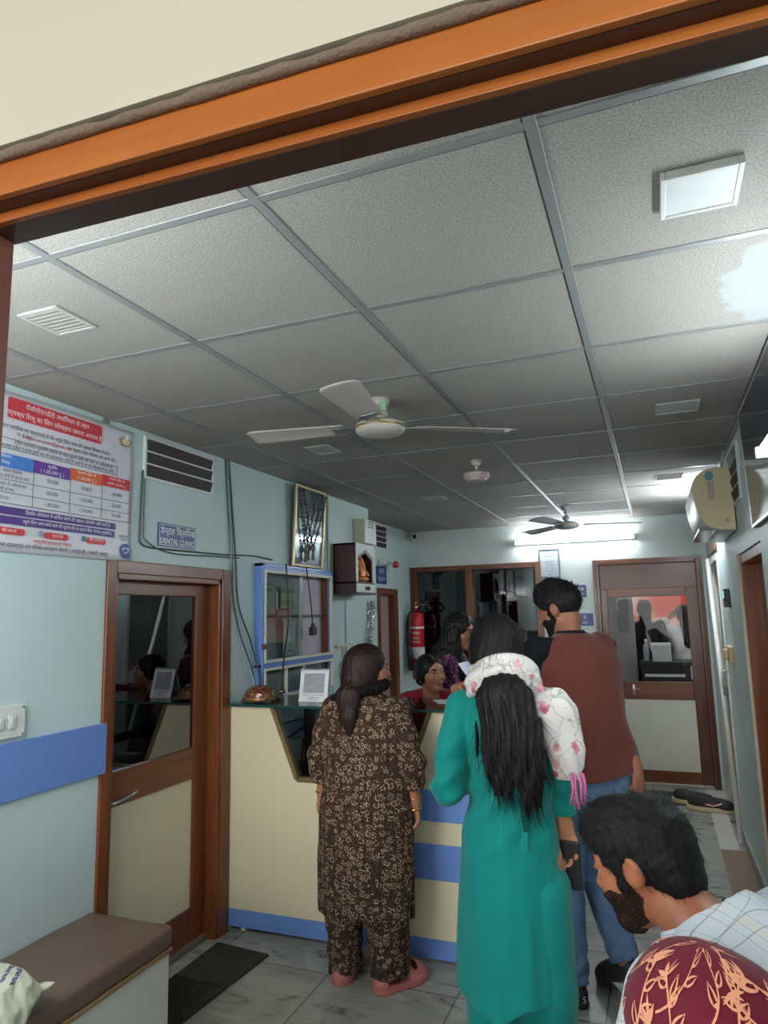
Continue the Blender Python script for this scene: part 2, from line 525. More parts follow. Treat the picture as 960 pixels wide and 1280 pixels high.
# entrance wall: plaster above the opening, and the timber header in front of it
ang = math.radians(2.35); hc = Vector((-.215, .578, 2.05))
ex = Vector((math.cos(ang), math.sin(ang), 0)); ey = Vector((-math.sin(ang), math.cos(ang), 0))
HM = Matrix((ex, ey, Vector((0, 0, 1)))).transposed().to_4x4(); HM.translation = hc
b = B(); b.box(-2.4, 1.1, -.078, -.002, .062, 1.6, M=HM)
structure(b.obj('wall_front', M_CREAM))
b = B()                                             # rough mortar lip between plaster and timber
def lip(u, v):
    x = -2.4+3.5*u; a = 2*math.pi*v
    j = .5*math.sin(x*31)+.5*math.sin(x*77+1)+.4*math.sin(x*143)
    return HM @ Vector((x, -.070+math.cos(a)*(.006+.0008*j), .056+math.sin(a)*(.006+.0012*j)+.0008*j))
b.grid(lip, 420, 10)
structure(b.obj('trim_2', pm('rough_mortar', (140, 122, 106), .95, bump=.8, bs=160), None, True))
M_ORANGE = wood('orange_varnished_timber', (176, 92, 34), (214, 128, 56), .33, 'x', .6)
b = B()
b.mi = 0
b.box(-2.4, 1.1, -.067, -.058, .0125, .053, .0015, M=HM)            # casing board
b.box(-2.4, 1.1, -.042, -.034, .0005, .0125, .001, M=HM)                # rebated inner bead
b.mi = 1  # same timber, its colour darkened for the shade on the undersides
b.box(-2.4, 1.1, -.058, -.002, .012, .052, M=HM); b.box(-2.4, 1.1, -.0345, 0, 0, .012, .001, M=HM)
tr = structure(b.obj('trim_1', [M_ORANGE, wood('shade_darkened_timber', (74, 44, 32), (104, 66, 46), .4, 'x', .6)]))
# left jamb of the entrance
b = B()
jx = (hc+ex*(-.468)).x; jy = (hc+ex*(-.468)).y
b.box(jx-.10, jx, jy-.045, jy-.002, 0, 2.052, .002); b.box(jx-.12, jx-.012, jy-.068, jy-.04, 0, 2.06, .002)
structure(b.obj('trim_3', wood('reddish_frame_timber', (128, 68, 52), (158, 92, 74), .4, 'z', .6)))
b = B(); b.box(XL-.1, jx-.1, jy-.06, jy-.004, 0, .9); b.box(XL-.1, jx-.1, jy-.06, jy-.004, 1.95, 2.12)  # unseen wall, left open in the middle to let daylight in
b.box(jx-.35, jx-.1, jy-.06, jy-.004, .9, 1.95)
structure(b.obj('wall_front', M_CREAM))

# ------------------------------------------------------------------ door_1: the dental clinic door
d1 = bpy.data.objects.new('door_1', None); COL.objects.link(d1); structure(d1); d1.location = (XL, 2.8, 0)
WM['door_1'] = Matrix.Translation(d1.location)
b = B()
b.box(XL-.1, XL+.014, 3.19, 3.268, 0, 1.868, .004); b.box(XL-.1, XL+.014, 2.335, 2.39, 0, 1.868, .004)
b.box(XL-.1, XL+.006, 3.165, 3.195, 0, 1.82, .003); b.box(XL-.1, XL+.006, 2.385, 2.41, 0, 1.82, .003)
fr = b.obj('door_frame', M_WOOD, d1)
b = B(); b.box(XL-.1, XL+.014, 2.39, 3.19, 1.81, 1.868, .004); b.box(XL-.1, XL+.006, 2.39, 3.19, 1.785, 1.812, .003)
b.obj('door_head', M_WOODH, d1)
LX = XL-.062
b = B()
b.box(LX-.035, LX, 3.06, 3.165, .03, 1.785, .003); b.box(LX-.035, LX, 2.41, 2.45, .03, 1.785, .003)
b.obj('door_stile', M_WOOD, d1)
b = B()
for z0, z1 in ((1.72, 1.785), (.80, .95), (.03, .185)): b.box(LX-.035, LX-.001, 2.45, 3.06, z0, z1, .003)
b.obj('door_rail', M_WOODH, d1)
b = B(); b.box(LX-.025, LX-.012, 2.44, 3.07, .17, .81); b.obj('lower_panel', M_LAM, d1)
b = B(); b.box(LX-.022, LX-.016, 2.44, 3.07, .94, 1.73)
b.obj('glass_pane', glass('smoked_glass', (92, 98, 104), .16, .015), d1)
h = B(); h.box(LX-.001, LX+.006, 2.42, 2.465, .74, .86, .002); h.cone((LX, 2.442, .83), (LX+.045, 2.442, .83), .009, n=12)
h.tube([(LX+.045, 2.442, .83), (LX+.05, 2.49, .836), (LX+.05, 2.56, .846), (LX+.048, 2.59, .852)], .007)
h.box(LX+.002, LX+.012, 2.425, 2.46, .75, .8, .002)
h.obj('door_handle', M_STEEL, d1, True)
b = B(); b.box(XL-.1, XL-.04, 2.36, 3.25, 0, .03, .004); b.obj('door_sill', pm('sill_stone', (110, 96, 84), .5, bump=.1), d1)
# dim clinic behind the smoked pane: walls, desk and pinned calendar
b = B()
b.box(-4.6, -4.5, 1.2, 5, 0, ZC); b.box(-4.6, XL-.15, 4.9, 5, 0, ZC); b.box(-4.6, XL-.15, .9, 1.0, 0, ZC)
structure(b.obj('wall_clinic', pm('clinic_paint', (120, 132, 136), .7)))
dk = thing('desk', 'dark office desk inside the clinic behind the smoked glass door', 'desk', (-3.3, 3.6, 0))
b = B(); b.box(-3.7, -2.8, 3.1, 4.3, .72, .76, .006); b.obj('desk_top', M_WOODD, dk)
for x in (-3.62, -2.88):
    b = B(); b.box(x-.03, x+.03, 3.16, 4.24, 0, .72, .004); b.obj('side_panel', M_WOODD, dk)
b = B(); b.box(-3.59, -2.91, 4.0, 4.02, .25, .72); b.obj('modesty_panel', M_WOODD, dk)

# ------------------------------------------------------------------ door_2: brown framed doorway in the recessed end
d2 = bpy.data.objects.new('door_2', None); COL.objects.link(d2); structure(d2); d2.location = (XN, 6.37, 0); WM['door_2'] = Matrix.Translation(d2.location)
b = B(); b.box(XN-.12, XN+.014, 6.53, 6.62, 0, 1.86, .004); b.box(XN-.12, XN+.014, 6.08, 6.14, 0, 1.86, .004); b.box(XN-.12, XN+.014, 6.14, 6.53, 1.80, 1.86, .004)
b.obj('door_frame', M_WOOD, d2)
b = B(); b.box(XN-.09, XN-.06, 6.13, 6.54, 0, 1.81, .002); b.obj('door_leaf', pm('mauve_laminate', (170, 142, 142), .5), d2)
b = B(); b.ball((XN-.04, 6.48, .98), .016, 10); b.cone((XN-.06, 6.48, .98), (XN-.04, 6.48, .98), .006, n=8); b.obj('door_knob', M_STEEL, d2, True)

# ------------------------------------------------------------------ door_3: far door with a big pane above a cream panel
d3 = bpy.data.objects.new('door_3', None); COL.objects.link(d3); structure(d3); d3.location = (-.06, YF, 0); WM['door_3'] = Matrix.Translation(d3.location)
b = B(); b.box(FX0, FX0+.055, YF-.02, YF+.12, 0, 2.085, .004); b.box(FX1-.055, FX1, YF-.02, YF+.12, 0, 2.085, .004)
b.box(FX0+.018, FX0+.028, YF-.028, YF-.018, 0, 2.07, .003); b.box(FX1-.028, FX1-.018, YF-.028, YF-.018, 0, 2.07, .003)
b.obj('door_frame', M_WOODD, d3)
b = B(); b.box(FX0+.055, FX1-.055, YF-.02, YF+.12, 2.035, 2.085, .004); b.box(FX0+.03, FX1-.03, YF-.028, YF-.018, 2.055, 2.066, .003); b.obj('door_head', M_WOODX, d3)
b = B(); b.box(FX0+.055, FX1-.055, YF+.03, YF+.06, 1.80, 2.035, .002); b.obj('transom_panel', pm('brown_laminate', (112, 76, 66), .3, var=.04), d3)
b = B(); b.box(FX1-.155, FX1-.055, YF+.02, YF+.06, .02, 1.80, .003); b.box(FX0+.055, FX0+.115, YF+.02, YF+.06, .02, 1.80, .003)
b.obj('door_stile', M_WOODD, d3)
b = B()
for z0, z1 in ((1.72, 1.80), (.765, .925), (.02, .13)): b.box(FX0+.115, FX1-.155, YF+.021, YF+.06, z0, z1, .003)
b.obj('door_rail', M_WOODX, d3)
b = B(); b.box(FX0+.11, FX1-.15, YF+.03, YF+.045, .12, .775); b.obj('lower_panel', pm('pale_grey_laminate', (206, 204, 190), .3, var=.03), d3)
b = B(); b.box(FX0+.11, FX1-.15, YF+.036, YF+.041, .915, 1.73); b.obj('glass_pane', glass('clear_glass', (226, 228, 230), -.022, .01), d3)
b = B(); b.box(-.262, -.238, YF+.008, YF+.02, .8, .9, .002); b.cone((-.25, YF+.02, .86), (-.25, YF-.02, .86), .006, n=10); b.tube([(-.25, YF-.02, .86), (-.2, YF-.022, .86)], .006); b.obj('door_handle', M_STEEL, d3, True)

# ------------------------------------------------------------------ door_4: brown door in the right wall
d4 = bpy.data.objects.new('door_4', None); COL.objects.link(d4); structure(d4); d4.location = (XR, 3.9, 0); WM['door_4'] = Matrix.Translation(d4.location)
M_ORB = wood('reddish_teak', (104, 50, 22), (150, 84, 42), .28)
b = B(); b.box(XR+.012, XR+.15, RY1-.05, RY1, 0, RZ, .003); b.box(XR+.012, XR+.15, RY0, RY0+.05, 0, RZ, .003); b.box(XR+.012, XR+.15, RY0+.05, RY1-.05, RZ-.05, RZ, .003)
b.obj('door_frame', M_ORB, d4)
b = B(); b.box(XR+.1, XR+.135, RY0+.05, RY1-.05, .01, RZ-.05, .002); b.obj('door_leaf', M_ORB, d4)
b = B(); b.box(XR+.094, XR+.1, RY0+.09, RY0+.12, .9, 1.05, .002); b.tube([(XR+.1, RY0+.105, 1.0), (XR+.06, RY0+.105, 1.0), (XR+.06, RY0+.2, 1.0)], .008); b.obj('door_handle', M_STEEL, d4, True)
b = B(); b.box(XR-.004, XR+.013, RY1-.004, RY1+.012, 0, RZ+.012, .002); b.obj('corner_bead', pm('cream_bead', (214, 204, 178), .6), d4)

# ------------------------------------------------------------------ door_5: pale aluminium doorway near the far corner
d5 = bpy.data.objects.new('door_5', None); COL.objects.link(d5); structure(d5); d5.location = (XR, 6, 0); WM['door_5'] = Matrix.Translation(d5.location)
M_ALU = pm('pale_aluminium', (206, 204, 194), .35, .3)
b = B(); b.box(XR-.012, XR+.1, PY1-.05, PY1, 0, PZ, .003); b.box(XR-.012, XR+.1, PY0, PY0+.05, 0, PZ, .003); b.box(XR-.012, XR+.1, PY0+.05, PY1-.05, PZ-.05, PZ, .003)
b.obj('door_frame', M_ALU, d5)
b = B(); b.box(XR+.03, XR+.06, PY0+.05, PY1-.05, .02, PZ-.05, .002); b.obj('door_leaf', pm('grey_green_panel', (96, 104, 102), .35), d5)
b = B(); b.box(XR+.02, XR+.03, PY0+.05, PY1-.05, .98, 1.1, .002); b.obj('door_rail', M_ALU, d5)
b = B(); b.tube([(XR+.005, PY0+.13, 1.15), (XR-.03, PY0+.13, 1.13), (XR-.03, PY0+.13, .97), (XR+.005, PY0+.13, .95)], .009); b.obj('door_handle', M_STEEL, d5, True)
b = B(); b.box(XR-.02, XR, PY0-.02, PY1+.02, PZ+.02, PZ+.19, .004); b.obj('transom_panel', M_WOODD, d5)

# ------------------------------------------------------------------ window_1: far timber window with tinted panes
w1 = bpy.data.objects.new('window_1', None); COL.objects.link(w1); structure(w1); w1.location = (-1.75, YF, .93); WM['window_1'] = Matrix.Translation(w1.location)
b = B()
for x0, x1 in ((WX0-.02, WX0+.045), (-1.835, -1.765), (WX1-.03, WX1+.03)): b.box(x0, x1, YF-.025, YF+.1, WZ0, 2.1, .004)
b.obj('window_frame', M_WOOD, w1)
b = B()
for x0, x1 in ((WX0+.045, -1.835), (-1.765, WX1-.03)):
    b.box(x0, x1, YF-.024, YF+.1, 2.045, 2.1, .004); b.box(x0, x1, YF-.024, YF+.1, WZ0, WZ0+.05, .004)
b.obj('window_rail', M_WOODX, w1)
gw = glass('brown_tinted_glass', (120, 112, 112), .06, .02)
b = B(); b.box(WX0+.04, -1.83, YF+.04, YF+.045, WZ0+.04, 2.05); b.obj('glass_pane', gw, w1)
b = B(); b.box(-1.77, WX1-.025, YF+.04, YF+.045, WZ0+.04, 2.05); b.obj('glass_pane', gw, w1)
# room beyond the window
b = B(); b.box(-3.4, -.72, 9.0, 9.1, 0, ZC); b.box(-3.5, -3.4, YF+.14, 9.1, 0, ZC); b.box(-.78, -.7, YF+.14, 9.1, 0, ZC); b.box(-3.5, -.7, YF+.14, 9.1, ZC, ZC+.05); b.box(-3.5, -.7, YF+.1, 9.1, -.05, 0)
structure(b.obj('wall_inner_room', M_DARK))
def drape(x0, x1, y, z0, z1, amp, waves, m, name, label):
    b = B()
    def f(u, v):
        x = x0+(x1-x0)*u
        return (x, y+amp*math.sin(u*waves*6.283)*(1-.35*v)+amp*.4*math.sin(u*waves*11+2), z0+(z1-z0)*v)
    b.grid(f, int(waves*14), 8)
    o = b.obj(name, m, None, True); solidify(o, .006); tag(o, label, 'curtain'); return o
drape(-2.15, -1.84, YF+.18, .75, 2.03, .03, 6, pm('brown_curtain', (86, 62, 60), .8), 'curtain', 'dark brown pleated curtain behind the left pane of the far window')
drape(-2.40, -2.19, YF+.2, .75, 2.03, .012, 3, pm('white_curtain', (226, 222, 222), .8), 'curtain', 'white curtain strip behind the left edge of the far window')
drape(-1.74, -1.12, YF+.2, .75, 2.03, .02, 8, pm('black_brown_curtain', (46, 38, 40), .8), 'curtain', 'blackish curtain behind the right pane of the far window')

b = B(); b.box(-6, 4, -3.2, .45, 3.25, 3.35); structure(b.obj('sky_blocking_roof', M_CREAM))  # unseen porch roof, added to block skylight from above
# ================================================================== things on the left wall
M_PAPER = pm('white_paper', (232, 232, 228), .6, var=.02)
M_INK = pm('black_ink', (30, 30, 34), .6)
M_REDINK = pm('red_ink', (196, 40, 44), .6)
M_WHITEINK = pm('white_ink', (244, 244, 244), .6)
M_NAVY = pm('navy_enamel', (40, 62, 120), .35)
M_CABLE = pm('grey_cable', (66, 76, 78), .5)
M_CABLEB = pm('black_cable', (20, 20, 22), .45)
M_VINYL = pm('vinyl_banner', (222, 220, 226), .3, var=.03)

# banner with the printed notice
ps = thing('printed_banner', 'white printed banner with red heading and coloured table above the blue wall stripe', 'poster', (XL, 2.0, 1.87))
b = B()
def ban(u, v):
    y = 1.38+1.09*u; z = 1.866+.598*v-.008*(1-u)
    return (XL+.0085+.0035*math.sin(u*9+v*2)+.002*math.sin(v*7+u*3), y, z)
b.grid(ban, 40, 20); o = b.obj('sheet', M_VINYL, ps, True); solidify(o, .0015)
PX = XL+.0160
def plate(parent, name, c, y0, y1, z0, z1, r=0, off=0, mat=None):
    b = B(); m = mat or pm('print_%s_%d_%d_%d' % (name, *c), c, .4, var=.02)
    if r:
        poly = []
        for (cy, cz, a0) in ((y1-r, z1-r, 0), (y0+r, z1-r, 90), (y0+r, z0+r, 180), (y1-r, z0+r, 270)):
            for k in range(5):
                a = math.radians(a0+k*22.5); poly.append((cy+r*math.cos(a), cz+r*math.sin(a)))
    else: poly = [(y0, z0), (y1, z0), (y1, z1), (y0, z1)]
    b.prism(poly, (PX+off-.0008, 0, 0), (0, 1, 0), (0, 0, 1), (.0008, 0, 0))
    return b.obj(name, m, parent)
plate(ps, 'heading_panel', (206, 62, 72), 1.795, 2.265, 2.36, 2.44, .012)
plate(ps, 'table_header', (76, 130, 206), 1.5, 1.921, 2.171, 2.222)
plate(ps, 'table_header', (104, 66, 150), 1.921, 2.101, 2.173, 2.222)
plate(ps, 'table_header', (220, 104, 56), 2.101, 2.276, 2.178, 2.226)
plate(ps, 'table_header', (206, 50, 58), 2.276, 2.447, 2.183, 2.231)
plate(ps, 'text_band', (84, 58, 128), 1.5, 2.365, 1.998, 2.026)
plate(ps, 'text_band', (84, 58, 128), 1.5, 2.361, 1.963, 1.992)
for y0, y1 in ((1.76, 1.90), (1.99, 2.105), (2.20, 2.31)): plate(ps, 'label_pill', (208, 66, 72), y0, y1, 1.925, 1.950, .011)
plate(ps, 'pill_icon', (150, 160, 172), 1.962, 1.984, 1.928, 1.952, .005); plate(ps, 'pill_icon', (60, 128, 140), 2.176, 2.198, 1.93, 1.954, .0105)
b = B()                                              # ruled lines of the table and the text frame
def rule(y0, y1, z0, z1): b.box(PX-.0006, PX+.0004, y0, y1, z0, z1)
for z in (2.125, 2.078, 2.038): rule(1.5, 2.452, z-.0008, z+.0008)
for y in (1.925, 2.104, 2.277, 2.452): rule(y-.0008, y+.0008, 2.038, 2.18)
for z in (2.281, 2.242): rule(1.5, 2.362, z-.0008, z+.0008)
rule(2.361, 2.3625, 2.242, 2.281)
b.obj('ruled_line', M_INK, ps)
O = (PX, 0, 0); RY = (0, 1, 0); UP = (0, 0, 1)
lettering([('पीसीपीएनडीटी अधनिियम के तहत', .026, 2.03, 2.417, 'CENTER'), ('गर्भस्थ शिशु का लिंग परीक्षण जानना अपराध है।', .0265, 2.03, 2.380, 'CENTER'),
  ('मुखबिर', .017, 2.012, 2.208, 'CENTER'), ('( 1,00,000 रु. )', .021, 2.012, 2.187, 'CENTER'), ('गर्भवती महिला को', .015, 2.188, 2.214, 'CENTER'), ('( 1,50,000 रु. )', .02, 2.188, 2.192, 'CENTER'),
  ('गर्भवती महिला का', .014, 2.361, 2.219, 'CENTER'), ('सहयोगी ( 50,000 रु. )', .014, 2.361, 2.198, 'CENTER'),
  ('विवरण', .018, 1.80, 2.21, 'CENTER'), ('किस्त', .016, 1.80, 2.188, 'CENTER'),
  ('डिकॉय ऑपरेशन में शामिल लोगों की पहचान गोपनीय रखी जाती है', .0185, 2.33, 2.012, 'RIGHT'), ('भ्रूण लिंग जांच करने वाले की सूचना देने पर इनाम दिया जायेगा (मुखबिर)', .0175, 2.34, 1.978, 'RIGHT'),
  ('बेटी बचाओ', .015, 1.83, 1.938, 'CENTER'), ('सूचना देवें', .015, 2.052, 1.938, 'CENTER'), ('बेटी अनमोल है', .015, 2.256, 1.942, 'CENTER')], M_WHITEINK, ps, O, RY, UP, off=.001)
lettering([('राजस्थान नागरिक का कर्त्तव्य है कि भ्रूण लिंग जांच की सूचना विभाग में करें।', .0205, 2.315, 2.325, 'RIGHT'), ('पर सूचना देकर योजना का लाभ लेवें।', .0205, 2.352, 2.302, 'RIGHT'),
  ('या ई-मेल', .0205, 1.905, 2.302, 'RIGHT'),
  ('द्वारा संचालित मुखबिर योजना के तहत सूचना सही पाये जाने पर आमजन को', .0185, 2.335, 2.271, 'RIGHT'), ('सरकार द्वारा 3 लाख रुपये तक की प्रोत्साहन राशि दी जाती है जो तीन किश्तों में देय होगी।', .0175, 2.345, 2.251, 'RIGHT'),
  ('सफल डिकॉय', .017, 1.83, 2.158, 'CENTER'), ('सिद्ध होने के तुरन्त बाद', .017, 1.83, 2.138, 'CENTER'), ('न्यायालय में अभियोजन', .017, 1.82, 2.108, 'CENTER'), ('गवाही के बाद', .017, 1.80, 2.088, 'CENTER'), ('सजा होने पर', .017, 1.78, 2.055, 'CENTER'),
  ('50,000', .021, 2.015, 2.150, 'CENTER'), ('50,000', .021, 2.19, 2.151, 'CENTER'), ('25,000', .021, 2.365, 2.153, 'CENTER'),
  ('50,000', .021, 2.015, 2.102, 'CENTER'), ('1,00,000', .021, 2.19, 2.102, 'CENTER'), ('25,000', .021, 2.365, 2.104, 'CENTER'),
  ('1,00,000', .021, 2.015, 2.057, 'CENTER'), ('1,50,000', .021, 2.19, 2.058, 'CENTER'), ('50,000', .021, 2.365, 2.060, 'CENTER'),
  ('जयपुर, चिकित्सा स्वास्थ्य एवं परिवार कल्याण सेवाऐं ( आई.ई.सी. ) संकरी, जयपुर', .0215, 2.325, 1.885, 'RIGHT'),
  ('कन्या भ्रूण', .014, 2.415, 1.972, 'CENTER'), ('बचाओ', .014, 2.415, 1.957, 'CENTER')], M_INK, ps, O, RY, UP)
lettering([('rajpcb.complaint@gmail.com', .0195, 2.10, 2.302, 'RIGHT'), ('राष्ट्रीय स्वास्थ्य मिशन', .02, 2.03, 1.908, 'CENTER')], M_REDINK, ps, O, RY, UP)
b = B()                                              # round blue badge and the small gold emblem
b.lathe([(.001, 0), (.034, 0), (.034, .001), (.001, .001)], (PX, 2.43, 1.908), 28, Matrix.Rotation(math.radians(90), 3, 'Y'))
bd = b.obj('round_badge', pm('badge_blue', (48, 60, 132), .4), ps)
b = B()
for k in range(3): b.lathe([(.001, 0), (.012, 0), (.012, .0008), (.001, .0008)], (PX+.0014, 2.418+.012*k, 1.915-.007*(k % 2)), 14, Matrix.Rotation(math.radians(90), 3, 'Y'))
b.obj('badge_figure', pm('badge_pale', (160, 188, 222), .4), bd)
b = B()
poly = [(.034*math.cos(a)*(1+.1*math.sin(5*a)), .022*math.sin(a)) for a in [k*2*math.pi/30 for k in range(30)]]
b.prism(poly, (PX-.0005, 2.41, 2.404), (0, 1, 0), (0, 0, 1), (.001, 0, 0)); em = b.obj('emblem', pm('emblem_gold', (176, 128, 62), .4), ps)
b = B(); b.prism([(p[0]*.72, p[1]*.72) for p in poly], (PX+.0006, 2.41, 2.404), (0, 1, 0), (0, 0, 1), (.001, 0, 0)); b.obj('emblem_centre', pm('emblem_cream', (226, 206, 168), .4), em)
b = B(); b.lathe([(.001, 0), (.011, 0), (.011, .001), (.001, .001)], (PX+.001, 2.415, 2.425), 14, Matrix.Rotation(math.radians(90), 3, 'Y')); b.obj('emblem_knob', M_WHITEINK, em)
b = B(); b.box(XL, XL+.012, 2.28, 2.315, 2.466, 2.484, .003); b.obj('clip', M_STEEL, ps)

# louvred ventilators
def vent(lbl, x, y0, y1, z0, z1, n, side=1):
    t = thing('louvre_vent', lbl, 'vent', (x, (y0+y1)/2, z0))
    b = B(); f = .012
    for a in ((y0-f, y0, z0-f, z1+f), (y1, y1+f, z0-f, z1+f), (y0, y1, z0-f, z0), (y0, y1, z1, z1+f)): b.box(x, x+side*.014, *a)
    b.obj('frame', M_WHITE, t)
    b = B(); b.box(x, x+side*.002, y0, y1, z0, z1); b.obj('opening', M_DARK, t)
    h = (z1-z0)/n
    for k in range(n):
        b = B(); M = Matrix.Translation((x+side*.008, (y0+y1)/2, z0+h*(k+.5))) @ Matrix.Rotation(side*math.radians(14), 4, 'Y')
        b.box(-.002, .002, -(y1-y0)/2, (y1-y0)/2, -h*.46, h*.46, M=M); b.obj('slat', pm('smoked_louvre', (58, 52, 52), .55, spec=.2), t)
    for k in range(1, n):
        b = B(); b.box(x+side*.01, x+side*.016, y0, y1, z0+h*k-.004, z0+h*k+.004); b.obj('bar', M_WHITE, t)
vent('dark louvred ventilator high on the left wall beside the printed banner', XL, 2.555, 3.075, 2.275, 2.455, 3)
vent('dark louvred ventilator behind the white meter box in the recess', XN, 6.06, 6.33, 2.25, 2.46, 4)
vent('dark louvred ventilator high on the right wall behind the air conditioner', XR, 3.86, 4.26, 2.16, 2.43, 4, -1)

# enamel signs
def sign(lbl, o_, ru, w, h, mat, lines, name='enamel_sign', depth=.006, border=True):
    o_ = Vector(o_); ru = Vector(ru); n = ru.cross(Vector((0, 0, 1)))
    t = thing(name, lbl, 'sign', o_)
    b = B(); b.prism([(-w/2, -h/2), (w/2, -h/2), (w/2, h/2), (-w/2, h/2)], o_, ru, (0, 0, 1), n*depth); b.obj('plate', mat, t)
    if border:
        b = B(); e = .006; q = .0025
        for p in ([(-w/2+e, -h/2+e), (w/2-e, -h/2+e), (w/2-e, -h/2+e+q), (-w/2+e, -h/2+e+q)], [(-w/2+e, h/2-e-q), (w/2-e, h/2-e-q), (w/2-e, h/2-e), (-w/2+e, h/2-e)],
                  [(-w/2+e, -h/2+e), (-w/2+e+q, -h/2+e), (-w/2+e+q, h/2-e), (-w/2+e, h/2-e)], [(w/2-e-q, -h/2+e), (w/2-e, -h/2+e), (w/2-e, h/2-e), (w/2-e-q, h/2-e)]):
            b.prism(p, o_+n*depth, ru, (0, 0, 1), n*.0006)
        b.obj('border', M_WHITEINK, t)
    lettering(lines, M_WHITEINK, t, o_+n*depth, ru, (0, 0, 1))
    return t
def bold(lines):
    return [(a, s, x, y, al, .0007) for (a, s, x, y, al) in lines]
sign('blue enamel sign in Hindi and English above the clinic door', (XL, 2.803, 2.012), (0, 1, 0), .285, .113, M_NAVY,
     bold([('डेन्टल क्लिनिक', .045, .004, .018, 'CENTER'), ('DENTAL CLINIC', .0365, 0, -.031, 'CENTER')]))
sign('small blue enamel sign beside the wooden shrine on the recessed wall', (XN, 6.2, 1.985), (0, 1, 0), .26, .17, M_NAVY, [('शल्य', .07, 0, .035, 'CENTER'), ('ROOM', .055, 0, -.04, 'CENTER')], border=False)
sign('upper small blue sign on the far wall behind the man in the waistcoat', (-.70, YF, 1.79), (1, 0, 0), .15, .12, M_NAVY, [('कक्ष', .05, 0, .02, 'CENTER'), ('ROOM', .03, 0, -.03, 'CENTER')], border=False)
sign('lower small blue sign on the far wall behind the man in the waistcoat', (-.65, YF, 1.515), (1, 0, 0), .15, .12, M_NAVY, [('नं.', .05, 0, .02, 'CENTER'), ('NO.', .03, 0, -.03, 'CENTER')], border=False)

# framed notice by the tube light
nt = thing('framed_notice', 'grey framed printed notice under the left end of the tube light', 'notice', (-.965, YF, 1.93))
b = B()
for a in ((-1.07, -1.055, 1.93, 2.225), (-.875, -.86, 1.93, 2.225), (-1.055, -.875, 1.93, 1.945), (-1.055, -.875, 2.21, 2.225)): b.box(a[0], a[1], YF-.02, YF, a[2], a[3], .002)
b.obj('frame', pm('grey_frame', (120, 128, 134), .35, .4), nt)
b = B(); b.box(-1.057, -.873, YF-.01, YF-.002, 1.943, 2.212); b.obj('sheet', pm('notice_paper', (196, 204, 210), .5), nt)
lettering([('सूचना', .03, -.965, 2.18, 'CENTER'), ('आवश्यक निर्देश', .016, -.965, 2.15, 'CENTER'), ('शुल्क 200/-', .02, -.965, 2.09, 'CENTER'), ('ओपीडी समय', .016, -.965, 2.06, 'CENTER'), ('9 AM - 2 PM', .016, -.965, 2.03, 'CENTER'), ('5 PM - 8 PM', .016, -.965, 2.0, 'CENTER'), ('धन्यवाद', .014, -.965, 1.965, 'CENTER')], M_INK, nt, (0, YF-.0105, 0), (1, 0, 0), (0, 0, 1))

# wiring clipped along the left wall
def wire(name, lbl, pts, r, m=M_CABLE, n=6, cat='cable', sub=6):
    P = []
    V = [Vector(p) for p in pts]
    for i in range(len(V)-1):
        p0, p1, p2, p3 = V[max(i-1, 0)], V[i], V[i+1], V[min(i+2, len(V)-1)]
        for k in range(sub):
            t = k/sub; P.append(.5*((2*p1)+(p2-p0)*t+(2*p0-5*p1+4*p2-p3)*t*t+(3*p1-p0-3*p2+p3)*t**3))
    P.append(V[-1])
    b = B(); b.tube(P, r, n); o = b.obj(name, m, None, True); tag(o, lbl, cat); return o
X = XL+.006
wire('cable', 'leftmost grey cable of the bundle dropping from the ceiling past the clinic door', [(X, 3.21, 2.49), (X, 3.24, 2.2), (X, 3.28, 1.9), (X, 3.30, 1.7), (X+.01, 3.36, 1.5), (X+.03, 3.44, 1.33), (X+.04, 3.47, 1.22)], .0045)
wire('cable', 'grey cable at the right of the bundle dropping from the ceiling past the clinic door', [(X+.003, 3.235, 2.49), (X, 3.28, 2.2), (X+.004, 3.31, 1.95), (X, 3.35, 1.68), (X+.02, 3.44, 1.48), (X+.04, 3.50, 1.30), (X+.05, 3.50, 1.2)], .0055)
wire('cable', 'thin pale cable sagging between the two grey cables by the clinic door', [(X+.006, 3.22, 2.49), (X+.008, 3.26, 2.0), (X+.004, 3.27, 1.7), (X+.03, 3.33, 1.45), (X+.05, 3.42, 1.28), (X+.05, 3.45, 1.2)], .0035, pm('pale_cable', (150, 162, 160), .5))
wire('cable', 'grey cable looping down from the ventilator and along under the blue sign to the cabinet', [(X, 2.54, 2.30), (X, 2.535, 2.2), (X, 2.53, 2.0), (X, 2.54, 1.955), (X, 2.62, 1.94), (X, 2.9, 1.945), (X, 3.2, 1.95), (X, 3.5, 1.965), (X, 3.72, 1.955)], .0045)
wire('cable', 'second thin cable running under the blue sign beside the grey one', [(X+.004, 2.552, 2.30), (X+.004, 2.55, 2.05), (X+.004, 2.57, 1.97), (X+.004, 2.75, 1.925), (X+.004, 3.1, 1.935), (X+.004, 3.35, 1.94)], .003)
def rect_tube(name, lbl, x0, x1, y0, y1, z0, z1, m):
    b = B(); b.box(x0, x1, y0, y1, z0, z1, .003); return tag(b.obj(name, m), lbl, 'conduit')
rect_tube('conduit', 'narrow pale conduit strip on the wall right of the garlanded glass frame', XL, XL+.014, 4.50, 4.525, 1.93, ZC, pm('conduit_cream', (196, 200, 186), .5))
rect_tube('conduit', 'thin pale conduit below the wooden shrine', XL, XL+.01, 4.80, 4.815, 1.25, 1.76, pm('conduit_mint', (176, 196, 194), .5))

